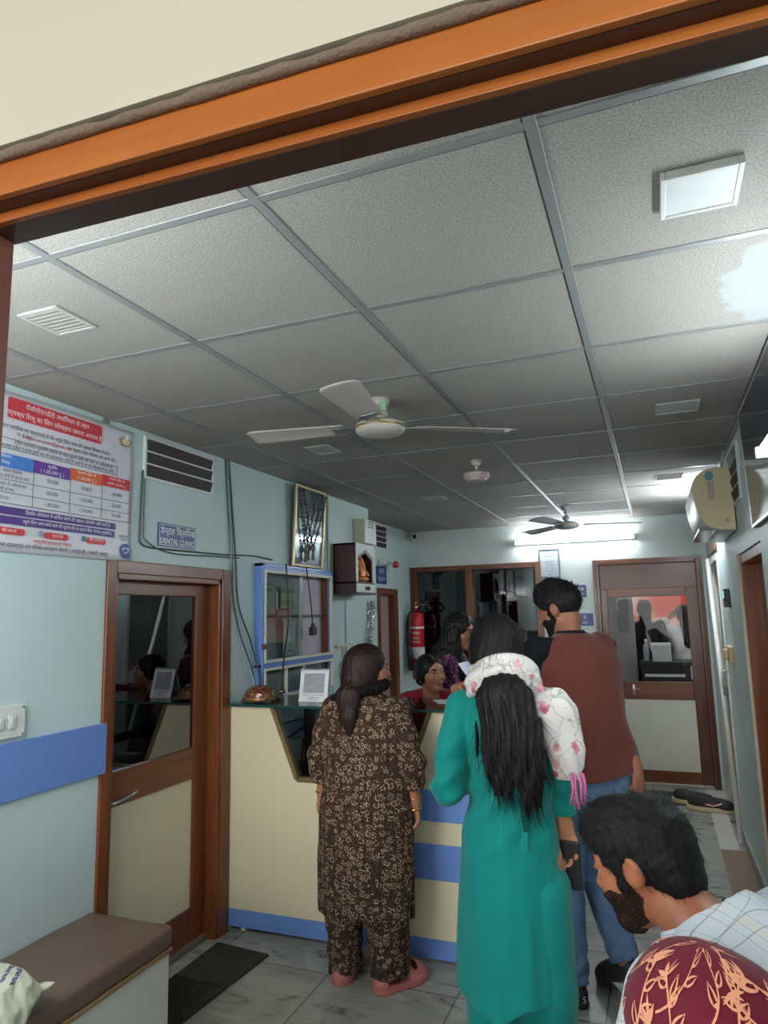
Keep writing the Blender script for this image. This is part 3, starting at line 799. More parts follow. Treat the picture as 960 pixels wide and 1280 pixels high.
# blue stripe board, switchboard
b = B(); b.box(XL, XL+.016, -.2, 2.357, .977, 1.18, .002); structure(b.obj('trim_4', M_BLUE))
sb = thing('switchboard', 'white switch panel on the left wall above the blue stripe', 'switchboard', (XL, 1.86, 1.19))
b = B(); b.box(XL, XL+.018, 1.70, 1.945, 1.195, 1.31, .004); b.obj('plate', M_WHITE, sb)
for k in range(4):
    y = 1.745+.047*k
    b = B(); b.box(XL+.016, XL+.024, y-.014, y+.014, 1.228, 1.278, .002); sw = b.obj('switch', pm('switch_white', (206, 206, 200), .4), sb)
    b = B(); M = Matrix.Translation((XL+.024, y, 1.253)) @ Matrix.Rotation(math.radians(12), 4, 'Y'); b.box(-.003, .004, -.009, .009, -.018, .018, .001, M=M); b.obj('rocker', M_WHITE, sw)
for y, z in ((1.712, 1.205), (1.933, 1.205), (1.712, 1.3), (1.933, 1.3)):
    b = B(); b.cone((XL+.016, y, z), (XL+.021, y, z), .004, n=10); b.obj('screw', M_STEEL, sb)

# bench with cushion, and the shopping bag on it
bn = thing('bench', 'white box bench with a brown cushion along the left wall', 'bench', (-1.99, 1.5, 0))
b = B(); b.box(XL+.003, -1.80, .75, 2.305, .0, .375, .004); b.obj('base', pm('white_laminate', (214, 212, 200), .4, var=.04), bn)
b = B(); b.box(XL+.003, -1.79, .75, 2.312, .368, .384, .002); b.obj('seat_board', wood('ply_edge', (120, 92, 62), (160, 128, 92), .5, 'y'), bn)
def cush(p):
    q = np.abs(p-A_(-1.992, 1.53, .422))-A_(.185, .765, .024)
    d = np.linalg.norm(np.maximum(q, 0), axis=1)+np.minimum(q.max(1), 0)-.016
    return d+.0035*vnoise(p, 16, 3)*np.clip((p[:, 2]-.42)*30, 0, 1)+.002*vnoise(p*A_(1, .4, 1), 40, 5)
sdf_obj('cushion', lambda p: cush(p+A_(-1.99, 1.5, 0)), (-.23, -.8, .36), (.23, .86, .5), .012, pm('brown_leatherette', (112, 88, 74), .42, var=.06, bump=.15, bs=30), bn)
def bag_f(p):
    q = (p-A_(-1.90, 1.53, .52))@rotm(.25)
    d = ell(q, (0, 0, 0), A_(.19, .17, .085))
    d = sU(.04, d, ell(q, (.03, .06, .03), A_(.12, .09, .055)), ell(q, (-.08, -.06, .03), A_(.1, .1, .06)))
    d = smin(d, fcap(q, (.12, .12, .0), (.19, .17, .012), .03, .006, (0, 0, 1), .45), .02)
    n = vnoise(q, 26, 2); m = vnoise(q, 55, 9)
    d = d+.012*np.abs(n)-.006+.005*np.abs(m)+.002*vnoise(q, 120, 4)
    return smax(d, .463-p[:, 2], .012)
bg_ = thing('shopping_bag', 'crumpled cream plastic bag with blue script lying on the brown bench cushion', 'bag', (0, 0, 0))
sdf_obj('bag_body', bag_f, (-2.19, 1.28, .44), (-1.64, 1.85, .66), .006, pm('crumpled_plastic', (206, 204, 178), .35, var=.05), bg_)
def on_surface(o, f, d, steps=60, reach=.4, off=.001):
    """slide the letters of a flat lettering mesh along d until they lie on a surface"""
    me = o.data; n = len(me.vertices); co = np.empty(n*3); me.vertices.foreach_get('co', co); co = co.reshape(-1, 3)
    d = unit_(d); t = np.zeros(n)
    for i in range(steps): t = np.minimum(t+np.clip(f(co+d*t[:, None])*.7, -.02, .02), reach)
    me.vertices.foreach_set('co', (co+d*(t-off)[:, None]).ravel()); me.update()
unit_ = lambda v: np.asarray(v, float)/np.linalg.norm(v)
ink = pm('blue_bag_ink', (60, 66, 122), .5)
for txts in ([('Shree', .042, -.02, -.05, 'CENTER', .001), ('Gyarsa', .045, .0, .01, 'CENTER', .001), ('Ghar', .04, .03, -.10, 'CENTER', .001)],):
    rt = Vector((.55, -.83, 0)); upv = Vector((.6, .4, .7)); upv = (upv-rt*upv.dot(rt)).normalized()
    lo_b = lettering(txts, ink, bg_, (-1.86, 1.55, .60)-rt*0 if False else Vector((-1.795, 1.62, .62)), rt, upv, 'script_lettering', 0)
    on_surface(lo_b, bag_f, (-.45, .25, -.85))

# doormats, threshold stone, white border strip
def mat_rug(lbl, pts, c, h=.009, name='doormat', ribs=True):
    t = NT('mat_%d' % len(bpy.data.materials)); v = t.coord()
    ch = t.n('ShaderNodeTexChecker'); ch.inputs['Scale'].default_value = 90; t.l(v, ch.inputs['Vector'])
    a = lin(c); ch.inputs['Color1'].default_value = (*a, 1); ch.inputs['Color2'].default_value = (*[q*.6 for q in a], 1)
    dirt = t.noise(v, 14, 6, .7)
    col = t.mix(t.ramp(dirt, [(.55, (0,)*3), (.8, (.35,)*3)]), ch.outputs['Color'], lin((126, 118, 104)))
    t.bump(ch.outputs['Fac'], .6, .004); t.set(col, .9, 0, .2)
    b = B(); b.prism(pts, (0, 0, .0005), (1, 0, 0), (0, 1, 0), (0, 0, h), .002)
    return tag(b.obj(name, t.m), lbl, 'doormat')
mat_rug('dark worn doormat in front of the clinic door', [(-2.16, 2.42), (-1.90, 2.40), (-1.85, 3.11), (-2.16, 3.14)], (60, 58, 54))
mat_rug('dark ribbed doormat before the far door behind the shoes', [(-.42, 6.42), (.15, 6.40), (.16, 6.83), (-.42, 6.84)], (84, 84, 82))
mat_rug('black doormat in front of the reddish brown door at the right', [(.215, 3.62), (.44, 3.62), (.44, 4.5), (.215, 4.46)], (48, 50, 48))
b = B(); b.box(.281, .445, 4.5, 5.36, 0, .003); structure(b.obj('trim_5', pm('brown_granite', (132, 108, 92), .35, var=.14, vs=40)))
b = B(); b.box(.281, .40, 5.36, 6.42, 0, .003); b.box(.281, XR, 6.42, 7.0, 0, .002); structure(b.obj('trim_6', pm('cream_marble', (196, 192, 182), .35, var=.05)))
b = B(); b.box(XR-.012, XR, 4.385, 5.58, 0, .09, .002); structure(b.obj('baseboard_right', pm('skirting_stone', (150, 156, 152), .4)))

# ------------------------------------------------------------------ the blue cabinet set into the left wall
cb = thing('glass_cabinet', 'blue framed glass fronted cabinet on the left wall behind the counter', 'cabinet', (-2.3, 4.0, 0))
CX, CB = -2.147, -2.232; C0, C1 = 3.532, 4.478
b = B()
b.box(CB, CX, C0, C0+.02, .0, 1.925, .002); b.box(CB, CX, C1-.02, C1, .0, 1.925, .002); b.box(CB, CX, C0, C1, 1.905, 1.925, .002); b.box(CB, CX-.01, C0, C1, 1.125, 1.145); b.box(CB, CX-.01, C0, C1, 1.315, 1.33)
b.box(CX-.02, CX, C0+.02, C1-.02, 1.88, 1.905, .002); b.box(CX-.02, CX+.002, C0+.02, C1-.02, 1.308, 1.338, .002)
b.obj('body', M_BLUE, cb)
b = B(); b.box(CB, CB+.012, C0+.02, C1-.02, 0, 1.905); b.obj('back_panel', pm('mauve_laminate_back', (196, 186, 198), .5), cb)
b = B(); b.box(CB, CX-.03, C1-.034, C1-.02, 1.145, 1.9); b.obj('side_lining', M_WOOD, cb)
M_PW = pm('cream_frame', (226, 222, 202), .4)
def rframe(name, x0, x1, y0, y1, z0, z1, w, m, par):
    b = B(); b.box(x0, x1, y0, y0+w, z0, z1, .001, 1); b.box(x0, x1, y1-w, y1, z0, z1, .001, 1); b.box(x0, x1, y0+w, y1-w, z0, z0+w, .001, 1); b.box(x0, x1, y0+w, y1-w, z1-w, z1, .001, 1)
    return b.obj(name, m, par)
rframe('upper_frame', CX-.012, CX+.006, C0+.02, C1-.012, 1.338, 1.885, .017, M_PW, cb)
rframe('lower_frame', CX-.012, CX+.006, C0+.02, C1-.012, 1.125, 1.308, .015, M_PW, cb)
b = B(); b.box(CX-.03, CX-.026, C0+.03, 4.06, 1.35, 1.875); gd = b.obj('sliding_pane', glass('greenish_glass', (232, 242, 238), .02, .02), cb)
b = B(); b.box(CX-.034, CX-.022, 4.03, 4.065, 1.35, 1.875, .002); b.obj('pane_stile', pm('grey_channel', (150, 160, 160), .4, .4), gd)
for y in (3.83, 4.06):
    b = B(); b.box(CX-.02, CX-.004, y-.008, y+.008, 1.14, 1.3, .001); b.obj('divider', M_PW, cb)
b = B(); b.box(CX-.03, CX-.026, C0+.03, 4.4, 1.14, 1.3); b.obj('lower_pane', glass('greenish_glass', (232, 242, 238), .02, .02), cb)
b = B(); b.box(CB, CX-.04, C0+.03, C1-.036, 1.605, 1.615); b.obj('shelf', glass('shelf_glass', (170, 190, 188), .06, .05), cb)
for y0, y1 in ((C0+.03, 4.0), (4.01, C1-.03)):
    b = B(); b.box(CX-.015, CX+.003, y0, y1, .1, .74, .003); dr = b.obj('door', M_LAM, cb)
    b = B(); b.box(CX, CX+.005, y0+.01, y1-.01, .55, .66, .001); b.obj('blue_band', M_BLUE, dr)
b = B(); b.box(CX-.015, CX+.003, C0+.02, C1-.02, .86, .96, .002); b.obj('drawer', M_BLUE, cb)
b = B(); b.box(CX-.012, CX+.002, C0+.02, C1-.02, .97, 1.12, .002); b.box(CX-.012, CX+.002, C0+.02, C1-.02, .75, .85, .002); b.obj('fascia', pm('pale_blue_fascia', (178, 190, 206), .4), cb)
b = B(); b.box(CX-.005, CX+.012, C0-.006, C0+.03, 1.42, 1.45, .002); b.obj('lock', pm('brown_lock', (100, 66, 52), .5), cb)
# papers taped behind the pane and things on the shelves
def sheet(lbl, y0, y1, z0, z1, lines, m, x=CX-.034, cat='paper', name='paper_sheet'):
    t = thing(name, lbl, cat, (x, (y0+y1)/2, z0))
    b = B(); b.grid(lambda u, v: (x+.003*math.sin(u*4+v*3)-.002, y0+(y1-y0)*u, z0+(z1-z0)*v), 8, 8); s_ = b.obj('sheet', m, t, True); solidify(s_, .0008)
    lettering(lines, M_INK, t, (x+.0022, (y0+y1)/2, z0), (0, 1, 0), (0, 0, 1)); return t
M_CR = pm('cream_card', (216, 206, 172), .6)
sheet('cream card with dark capitals taped inside the cabinet pane', 3.80, 3.975, 1.655, 1.80, [('OPD ROOM', .034, 0, .11, 'CENTER'), ('&', .03, 0, .072, 'CENTER'), ('COUNTER', .034, 0, .035, 'CENTER')], M_CR)
sheet('pale grey letter taped inside the cabinet pane left of the cream card', 3.575, 3.74, 1.615, 1.80, [('सूचना', .03, 0, .15, 'CENTER'), ('---------------', .02, 0, .1, 'CENTER'), ('---------------', .02, 0, .06, 'CENTER')], pm('pale_letter', (198, 204, 200), .6))
sheet('tall white payment sheet with blank square taped inside the cabinet pane', 3.83, 4.02, 1.36, 1.60, [('SCAN & PAY', .022, 0, .222, 'CENTER'), ('_____________', .02, 0, .19, 'CENTER'), ('BHIM UPI', .02, 0, .03, 'CENTER')], pm('white_sheet', (222, 224, 226), .6))
bx = thing('paper_box', 'blue and white carton standing on the lower cabinet shelf', 'box', (-2.3, 4.16, 1.146))
b = B(); b.box(-2.218, -2.182, 4.10, 4.19, 1.146, 1.24, .003); b.obj('carton', pm('carton_blue', (76, 120, 176), .5), bx)
b = B(); b.box(-2.219, -2.181, 4.095, 4.195, 1.21, 1.245, .003); b.obj('lid', M_WHITE, bx)
jr = thing('jar', 'small white jar with dark lid on the lower cabinet shelf', 'jar', (-2.2, 4.28, 1.146))
b = B(); b.lathe([(.001, 0), (.016, 0), (.018, .01), (.018, .07), (.015, .085), (.001, .085)], (-2.2, 4.28, 1.146), 20); b.obj('body', pm('jar_white', (220, 216, 204), .4), jr, True)
b = B(); b.lathe([(.001, 0), (.0165, 0), (.0165, .022), (.001, .024)], (-2.2, 4.28, 1.231), 20); b.obj('lid', M_BLACK, jr)
for k, (y, w, hh, c) in enumerate(((3.60, .05, .16, (150, 146, 140)), (3.655, .04, .19, (120, 110, 104)), (3.70, .045, .15, (188, 182, 170)), (3.75, .035, .18, (104, 120, 132)))):
    f_ = thing('ring_binder', ['grey binder, first from the left on the upper cabinet shelf', 'taller brown binder, second from the left on the upper cabinet shelf', 'cream binder, third from the left on the upper cabinet shelf', 'slate blue binder, fourth from the left on the upper cabinet shelf'][k], 'binder', (-2.3, y, 1.616), 0, 'binders on the cabinet shelf')
    b = B(); b.box(-2.218, -2.188, y, y+w, 1.616, 1.616+hh, .003); b.obj('cover', pm('binder_%d' % k, c, .5), f_)
    b = B(); b.box(-2.188, -2.1865, y+w*.2, y+w*.8, 1.65, 1.616+hh*.8); b.obj('spine_label', M_PAPER, f_)
# hanging plug and the long black cable in front of the cabinet
pg = thing('power_adapter', 'black power adapter dangling on its cord before the open half of the cabinet', 'adapter', (-2.1, 4.09, 1.49))
b = B(); b.tube([(-2.135, 4.06, 1.93), (-2.12, 4.065, 1.8), (-2.112, 4.075, 1.7), (-2.11, 4.085, 1.62), (-2.108, 4.09, 1.545)], .0045, 6); b.obj('cord', M_CABLEB, pg, True)
b = B(); b.box(-2.125, -2.085, 4.065, 4.115, 1.48, 1.535, .006); b.box(-2.115, -2.095, 4.075, 4.105, 1.535, 1.56, .004); b.obj('housing', M_BLACK, pg)
b = B()
for d in (-.009, .009): b.cone((-2.105+d, 4.09, 1.48), (-2.105+d, 4.09, 1.462), .002, n=6)
b.obj('pins', M_STEEL, pg)
wire('cable', 'long black cable hanging from the cabinet top down to the counter', [(-2.125, 3.77, 1.93), (-2.11, 3.765, 1.75), (-2.10, 3.75, 1.55), (-2.09, 3.69, 1.4), (-2.08, 3.64, 1.25), (-2.06, 3.60, 1.15)], .005, M_CABLEB)

# tall glass frame hung with garlands (stands on the cabinet, leaning out a little)
gf = thing('garlanded_frame', 'tall gilt framed glass picture hung with two bead garlands above the cabinet', 'picture', (-2.18, 4.15, 1.93))
gM = Matrix.Translation((-2.178, 0, 1.932)) @ Matrix.Rotation(math.radians(3.5), 4, 'Y')
b = B(); b.box(-.022, .0, 3.94, 4.362, 0, .54, .003, M=gM); b.obj('backing', pm('slate_backing', (52, 62, 70), .5), gf)
b = B()
for a in ((3.935, 3.953, 0, .542), (4.349, 4.367, 0, .542), (3.953, 4.349, 0, .018), (3.953, 4.349, .524, .542)): b.box(-.004, .014, a[0], a[1], a[2], a[3], .004, M=gM)
b.obj('gilt_frame', pm('pale_gilt', (196, 178, 132), .35, .6), gf)
b = B(); b.box(.001, .005, 3.95, 4.35, .016, .526, M=gM)
t_ = NT('dusty_picture_glass'); v_ = t_.coord(); 
t_.set(t_.ramp(t_.noise(v_, 5, 4), [(.35, lin((86, 96, 104))), (.65, lin((150, 164, 170)))]), .06, .55, .8); b.obj('picture_glass', t_.m, gf)
def garland(y0, y1, drop, lbl):
    g = thing('bead_garland', lbl, 'garland', gM @ Vector((.02, (y0+y1)/2, .5-drop)))
    mb = pm('garland_bead', (66, 64, 62), .5); mf = pm('garland_flower', (120, 116, 104), .6)
    b = B(); pts = []
    for s_ in range(31):
        u = s_/30; y = y0+(y1-y0)*u; z = .505-drop*(1-abs(2*u-1)**1.25)
        pts.append(gM @ Vector((.021, y, z)))
    b.tube(pts, .0035, 5)
    for i, q in enumerate(pts):
        b.ball(q, .0075 if i % 3 else .011, 8)
    b.obj('string', mb, g, True)
    q = pts[15]; b = B(); b.ball(q-Vector((0, 0, .012)), .02, 12); b.cone(q-Vector((0, 0, .03)), q-Vector((0, 0, .09)), .008, .013, 10); b.obj('tassel', mf, g, True)
garland(3.96, 4.20, .38, 'longer grey bead garland hung from the left corner of the gilt glass frame')
garland(4.02, 4.345, .36, 'grey bead garland hung from the right corner of the gilt glass frame')

# wooden shrine with its idol
sh = thing('wooden_shrine', 'dark brown wooden shrine box with scalloped white front on the left wall', 'shrine', (-2.1, 4.79, 1.765))
M_SHR = wood('shrine_brown', (62, 38, 40), (86, 54, 52), .4)
s0, s1, sz0, sz1, sx = 4.61, 4.965, 1.767, 2.135, -2.02
b = B(); b.box(XL, sx, s0, s0+.014, sz0, sz1); b.box(XL, sx, s1-.014, s1, sz0, sz1); b.box(XL, sx, s0, s1, sz1-.014, sz1); b.box(XL, sx+.012, s0-.006, s1+.006, sz0-.01, sz0+.006, .002); b.box(XL, XL+.01, s0, s1, sz0, sz1); b.box(XL, sx, s0, s1, sz0+.07, sz0+.082)
b.obj('body', M_SHR, sh)
arch = [(s0, sz1), (s1, sz1), (s1, sz0+.08), (s1-.03, sz0+.08), (s1-.03, 2.03)]
N = 9
for k in range(N):                                    # stepped scalloped edge rising to the middle
    y = s1-.03-(k+.0)*(s1-s0-.06)/N; y2 = s1-.03-(k+1)*(s1-s0-.06)/N; zz = 2.03+.055*(1-abs(2*(k+.5)/N-1))
    arch += [(y, zz-.012), (y-(y-y2)*.2, zz+.008), ((y+y2)/2, zz+.018), (y2+(y-y2)*.2, zz+.008), (y2, zz-.012)]
arch += [(s0+.03, sz0+.08), (s0, sz0+.08)]
b = B(); b.prism(arch, (sx-.006, 0, 0), (0, 1, 0), (0, 0, 1), (.012, 0, 0)); b.obj('arch_panel', M_PAPER, sh)
b = B(); b.box(sx-.05, sx+.006, s0+.008, s1-.008, sz0+.004, sz0+.068, .002); dw = b.obj('drawer', M_PAPER, sh)
b = B(); b.ball((sx+.016, (s0+s1)/2+.02, sz0+.036), .016, 12); b.ball((sx+.012, (s0+s1)/2-.012, sz0+.036), .012, 12); b.obj('knob', pm('red_brown_knob', (90, 32, 30), .4), dw, True)
idf = lambda p: sU(.012, ell(p, (0, 0, .05), (.035, .05, .05)), ell(p, (.002, 0, .115), (.028, .034, .036)), cap(p, (0, 0, .14), (0, 0, .185), .022, .006),
                   cap(p, (.03, 0, .115), (.035, .008, .07), .009, .006), ell(p, (.0, .038, .12), (.006, .018, .022)), ell(p, (0, -.038, .12), (.006, .018, .022)),
                   cap(p, (.01, .05, .07), (.035, .055, .045), .013, .01), cap(p, (.01, -.05, .07), (.035, -.055, .045), .013, .01), ell(p, (.015, 0, .015), (.045, .065, .02)))
idl = sdf_obj('idol', idf, (-.05, -.08, -.01), (.07, .08, .2), .005, pm('gilded_orange_idol', (222, 138, 78), .35, var=.2, vs=30), None)
idl.scale = (1, 1.25, 1.15); idl.location = (-2.055, 4.80, 1.85); tag(idl, 'small orange gold idol sitting inside the wooden shrine', 'idol')

# meter box, bulb holder, switch box below, tinsel
mb_ = thing('meter_box', 'cream electric meter box above the shrine at the end of the wall', 'meter box', (-2.15, 5.1, 2.17))
b = B(); b.box(XL, -2.108, 4.985, 5.222, 2.168, 2.365, .005); b.obj('body', pm('cream_steel', (196, 188, 160), .45), mb_)
b = B(); b.box(-2.110, -2.100, 4.99, 5.217, 2.172, 2.36, .004); cv = b.obj('cover', pm('white_steel', (216, 220, 218), .4), mb_)
for k in range(3):
    for j in range(2):
        b = B(); b.box(-2.101, -2.0985, 5.06+.055*j, 5.10+.055*j, 2.30+.02*k, 2.308+.02*k); b.obj('slot', M_DARK, cv)
wl = thing('bulb_holder', 'red tipped bulb holder on the recessed wall beside the shrine', 'lamp', (XN, 6.25, 2.08))
b = B(); b.lathe([(.001, 0), (.035, 0), (.035, .02), (.02, .03), (.018, .09), (.001, .09)], (XN, 6.15, 2.1), 18, Matrix.Rotation(math.radians(90), 3, 'Y')); b.obj('base', M_WHITE, wl, True)
b = B(); b.tube([(XN+.08, 6.15, 2.1), (XN+.10, 6.22, 2.095), (XN+.10, 6.3, 2.09)], .012, 8); b.obj('arm', M_STEEL, wl, True)
b = B(); b.ball((XN+.10, 6.34, 2.09), (.035, .045, .035), 14); b.obj('bulb', pm('red_bulb', (176, 44, 44), .25), wl, True)
bxs = thing('socket_box', 'cream socket box with conduit on the wall under the shrine', 'socket', (XL, 4.8, 1.2))
b = B(); b.box(XL, XL+.045, 4.70, 4.80, 1.16, 1.27, .006); b.obj('housing', pm('cream_plastic', (206, 200, 172), .5), bxs)
b = B(); b.box(XL, XL+.035, 4.82, 4.90, 1.18, 1.26, .006); b.obj('plug', pm('cream_plastic', (206, 200, 172), .5), bxs)
b = B(); b.box(XL, XL+.016, 4.735, 4.755, 1.27, 1.38, .002); b.box(XL, XL+.016, 4.62, 4.92, 1.375, 1.392, .002); b.obj('conduit', pm('cream_plastic', (206, 200, 172), .5), bxs)
b = B(); rr = random.Random(4)
for k in range(240):
    u = rr.random(); y = 5.27-.10*u**2-.02*rr.random(); z = 1.72-.40*u; x = XL+.012+.03*rr.random()
    d = Vector((rr.uniform(-1, 1), rr.uniform(-1, 1), rr.uniform(-1, .4))).normalized()*rr.uniform(.02, .045)
    s_ = d.orthogonal().normalized()*.003; p_ = Vector((x, y, z))
    vs_ = [b.b.verts.new(p_+s_), b.b.verts.new(p_-s_), b.b.verts.new(p_+d-s_), b.b.verts.new(p_+d+s_)]; b.b.faces.new(vs_)
b.tube([(XL+.015, 5.275, 1.75), (XL+.02, 5.25, 1.55), (XL+.02, 5.18, 1.32)], .003, 5)
tag(b.obj('tinsel_garland', pm('silver_tinsel', (196, 198, 196), .25, .8)), 'silver tinsel strand hanging at the wall edge left of the brown doorway', 'garland')

# security camera, fire extinguisher
sc_ = thing('security_camera', 'small white security camera in the far ceiling corner', 'camera', (-2.38, YF-.05, 2.41))
b = B(); b.box(-2.40, -2.35, YF-.015, YF, 2.42, 2.47, .004); b.cone((-2.375, YF-.01, 2.445), (-2.365, YF-.06, 2.44), .012, n=12); b.obj('bracket', M_WHITE, sc_)
b = B(); b.cone((-2.38, YF-.04, 2.437), (-2.335, YF-.15, 2.42), .032, .034, 20); b.obj('housing', M_WHITE, sc_, True)
b = B(); b.cone((-2.336, YF-.148, 2.4205), (-2.333, YF-.156, 2.419), .024, .02, 18); b.obj('lens', M_BLACK, sc_, True)
fe = thing('fire_extinguisher', 'red fire extinguisher with black hose hung at the far window corner', 'fire extinguisher', (-2.33, 6.88, 1.07))
ex_c = (-2.33, 6.88, 1.07)
b = B(); b.lathe([(.001, 0), (.066, 0), (.072, .012), (.072, .47), (.066, .52), (.045, .555), (.024, .575), (.024, .6), (.001, .6)], ex_c, 32)
b.obj('cylinder', pm('extinguisher_red', (196, 30, 36), .25, var=.04), fe, True)
b = B(); b.lathe([(.0725, .08), (.0735, .08), (.0735, .2), (.0725, .2)], ex_c, 32); b.obj('white_label', pm('label_white', (206, 198, 196), .5), fe, True)
b = B(); b.lathe([(.0725, .385), (.0735, .385), (.0735, .405), (.0725, .405)], ex_c, 32); b.obj('band', M_WHITEINK, fe, True)
lettering([('FIRE', .04, 0, .34, 'CENTER'), ('CO2', .035, 0, .29, 'CENTER'), ('4.5 KG', .028, 0, .25, 'CENTER')], M_WHITEINK, fe, (-2.315, 6.804, 1.07), (1, .15, 0), (0, 0, 1))
b = B(); b.cone((-2.33, 6.88, 1.67), (-2.33, 6.88, 1.72), .02, n=14); b.box(-2.345, -2.20, 6.87, 6.89, 1.72, 1.732, .003); b.box(-2.345, -2.22, 6.87, 6.89, 1.695, 1.705, .003); b.obj('valve', M_BRASS, fe)
b = B(); b.tube([(-2.33, 6.86, 1.69), (-2.26, 6.83, 1.73), (-2.2, 6.82, 1.71), (-2.17, 6.82, 1.66), (-2.2, 6.82, 1.63), (-2.28, 6.81, 1.64), (-2.38, 6.80, 1.62), (-2.42, 6.8, 1.5), (-2.42, 6.79, 1.36)], .011, 8); b.obj('hose', M_BLACK, fe, True)
b = B(); b.cone((-2.42, 6.79, 1.37), (-2.36, 6.77, 1.04), .014, .036, 16); b.obj('horn', M_BLACK, fe, True)
b = B(); b.box(-2.43, -2.36, 6.90, 6.93, 1.05, 1.07, .002); b.box(-2.44, -2.43, 6.86, 6.93, 1.05, 1.6, .002); b.obj('bracket', M_STEEL, fe)
# ================================================================== counter and what stands on and behind it
KX0, KX1, KY0, KY1 = -2.195, -.45, 3.28, 3.70
ct = thing('reception_counter', 'cream reception counter with blue stripes and glass top', 'counter', (-1.32, 3.5, 0))
front = [(KX0, .11), (KX1, .11), (KX1, 1.132), (-1.058, 1.132), (-1.205, .775), (-1.788, .775), (-1.935, 1.132), (KX0, 1.132)]
b = B(); b.prism(front, (0, KY0, 0), (1, 0, 0), (0, 0, 1), (0, .02, 0)); b.obj('front_panel', M_LAM, ct)
b = B(); b.box(KX1-.02, KX1, KY0+.02, KY1, .11, 1.132); b.obj('side_panel', M_LAM, ct)
b = B(); b.box(KX0, KX0+.02, KY0+.02, 3.52, .11, 1.132); b.obj('side_panel', M_LAM, ct)
for z0, z1 in ((.63, .772), (.37, .528)):
    b = B(); b.box(-1.66, KX1+.002, KY0-.005, KY0+.001, z0, z1, .001, 1); b.obj('blue_stripe', M_BLUE, ct)
b = B(); b.box(KX0, KX1, KY0-.004, KY0+.02, .028, .112, .001, 1); b.obj('kick_board', M_BLUE, ct)
for x in (-2.12, -1.35, -.52):
    for y in (KY0+.04, KY1-.04):
        b = B(); b.lathe([(.001, 0), (.02, 0), (.022, .012), (.014, .03), (.001, .03)], (x, y, 0), 14); b.obj('foot', M_WHITE, ct, True)
b = B(); b.prism([(KX0, KY0-.03), (KX1+.02, KY0-.03), (KX1+.02, KY1), (-2.13, KY1), (-2.13, 3.522), (KX0, 3.522)], (0, 0, 1.134), (1, 0, 0), (0, 1, 0), (0, 0, .013), .0015); b.obj('glass_top', glass('green_edge_glass', (206, 228, 222), .06, .03), ct)
M_EDGE = pm('glass_edge_green', (36, 74, 66), .1)
b = B(); b.box(KX0, KX1+.02, KY0-.032, KY0-.030, 1.134, 1.147); b.obj('glass_edge', M_EDGE, ct)
M_GOLDW = wood('golden_edging', (92, 74, 44), (134, 110, 66), .45)
def slant(a, c, nm):
    a = Vector((a[0], KY0-.004, a[1])); c = Vector((c[0], KY0-.004, c[1])); d = (c-a).normalized(); n = Vector((-d.z, 0, d.x))
    b = B(); b.prism([(0, -.012), ((c-a).length, -.012), ((c-a).length, .012), (0, .012)], a, d, n, (0, .03, 0)); return b.obj(nm, M_GOLDW, ct)
slant((-1.935, 1.132), (-1.788, .775), 'edging'); slant((-1.205, .775), (-1.058, 1.132), 'edging'); slant((-1.788, .775), (-1.205, .775), 'edging')
b = B(); b.prism([(-1.93, 1.13), (-1.786, .778), (-1.207, .778), (-1.063, 1.13)], (0, KY0+.022, 0), (1, 0, 0), (0, 0, 1), (0, .006, 0)); b.obj('front_glass', glass('counter_front_glass', (216, 226, 224), .03, .02), ct)
b = B(); b.box(-2.12, KX1-.02, KY0+.03, KY1, .74, .765, .002); b.obj('worktop', pm('black_worktop', (38, 40, 40), .35), ct)

# tortoise figurine
tt = thing('tortoise_figurine', 'red brown tortoise figurine on the left end of the glass counter top', 'figurine', (-2.06, 3.36, 1.147), math.radians(8))
shellf = lambda p: smax(ell(p, (0, 0, .03), (.088, .07, .062)), .018-p[:, 2], .006)
def scute():
    t = NT('tortoise_shell'); v = t.coord((1, 1, 1))
    vo = t.n('ShaderNodeTexVoronoi'); vo.feature = 'DISTANCE_TO_EDGE'; vo.inputs['Scale'].default_value = 24; t.l(v, vo.inputs['Vector'])
    c = t.ramp(vo.outputs['Distance'], [(.05, lin((130, 98, 56))), (.09, lin((44, 26, 20))), (.16, lin((116, 52, 38)))])
    t.bump(vo.outputs['Distance'], .6, .01); return t.set(c, .18, .1, .7)
M_TORT = pm('tortoise_skin', (58, 54, 46), .4, var=.2, vs=60)
sdf_obj('shell', shellf, (-.1, -.08, .01), (.1, .08, .1), .0035, scute(), tt)
sdf_obj('shell_rim', lambda p: smax(np.abs(ell(p, (0, 0, .02), (.095, .077, .03)))-.004, np.abs(p[:, 2]-.02)-.012, .003), (-.11, -.09, 0), (.11, .09, .05), .0035, pm('shell_rim_gold', (140, 104, 60), .3, .3, var=.2, vs=40), tt)
tb = lambda p: sU(.012, ell(p, (0, 0, .016), (.075, .06, .016)), cap(p, (.07, 0, .02), (.115, 0, .05), .014, .012), ell(p, (.128, 0, .056), (.022, .014, .013)),
     *[cap(p, (sx*.05, sy*.045, .016), (sx*.075+.01, sy*.068, .008), .016, .011) for sx in (-1, 1) for sy in (-1, 1)], cap(p, (-.08, 0, .016), (-.105, 0, .008), .008, .003))
sdf_obj('body', lambda p: smax(tb(p), -p[:, 2], .003), (-.13, -.1, -.005), (.16, .1, .08), .004, M_TORT, tt)
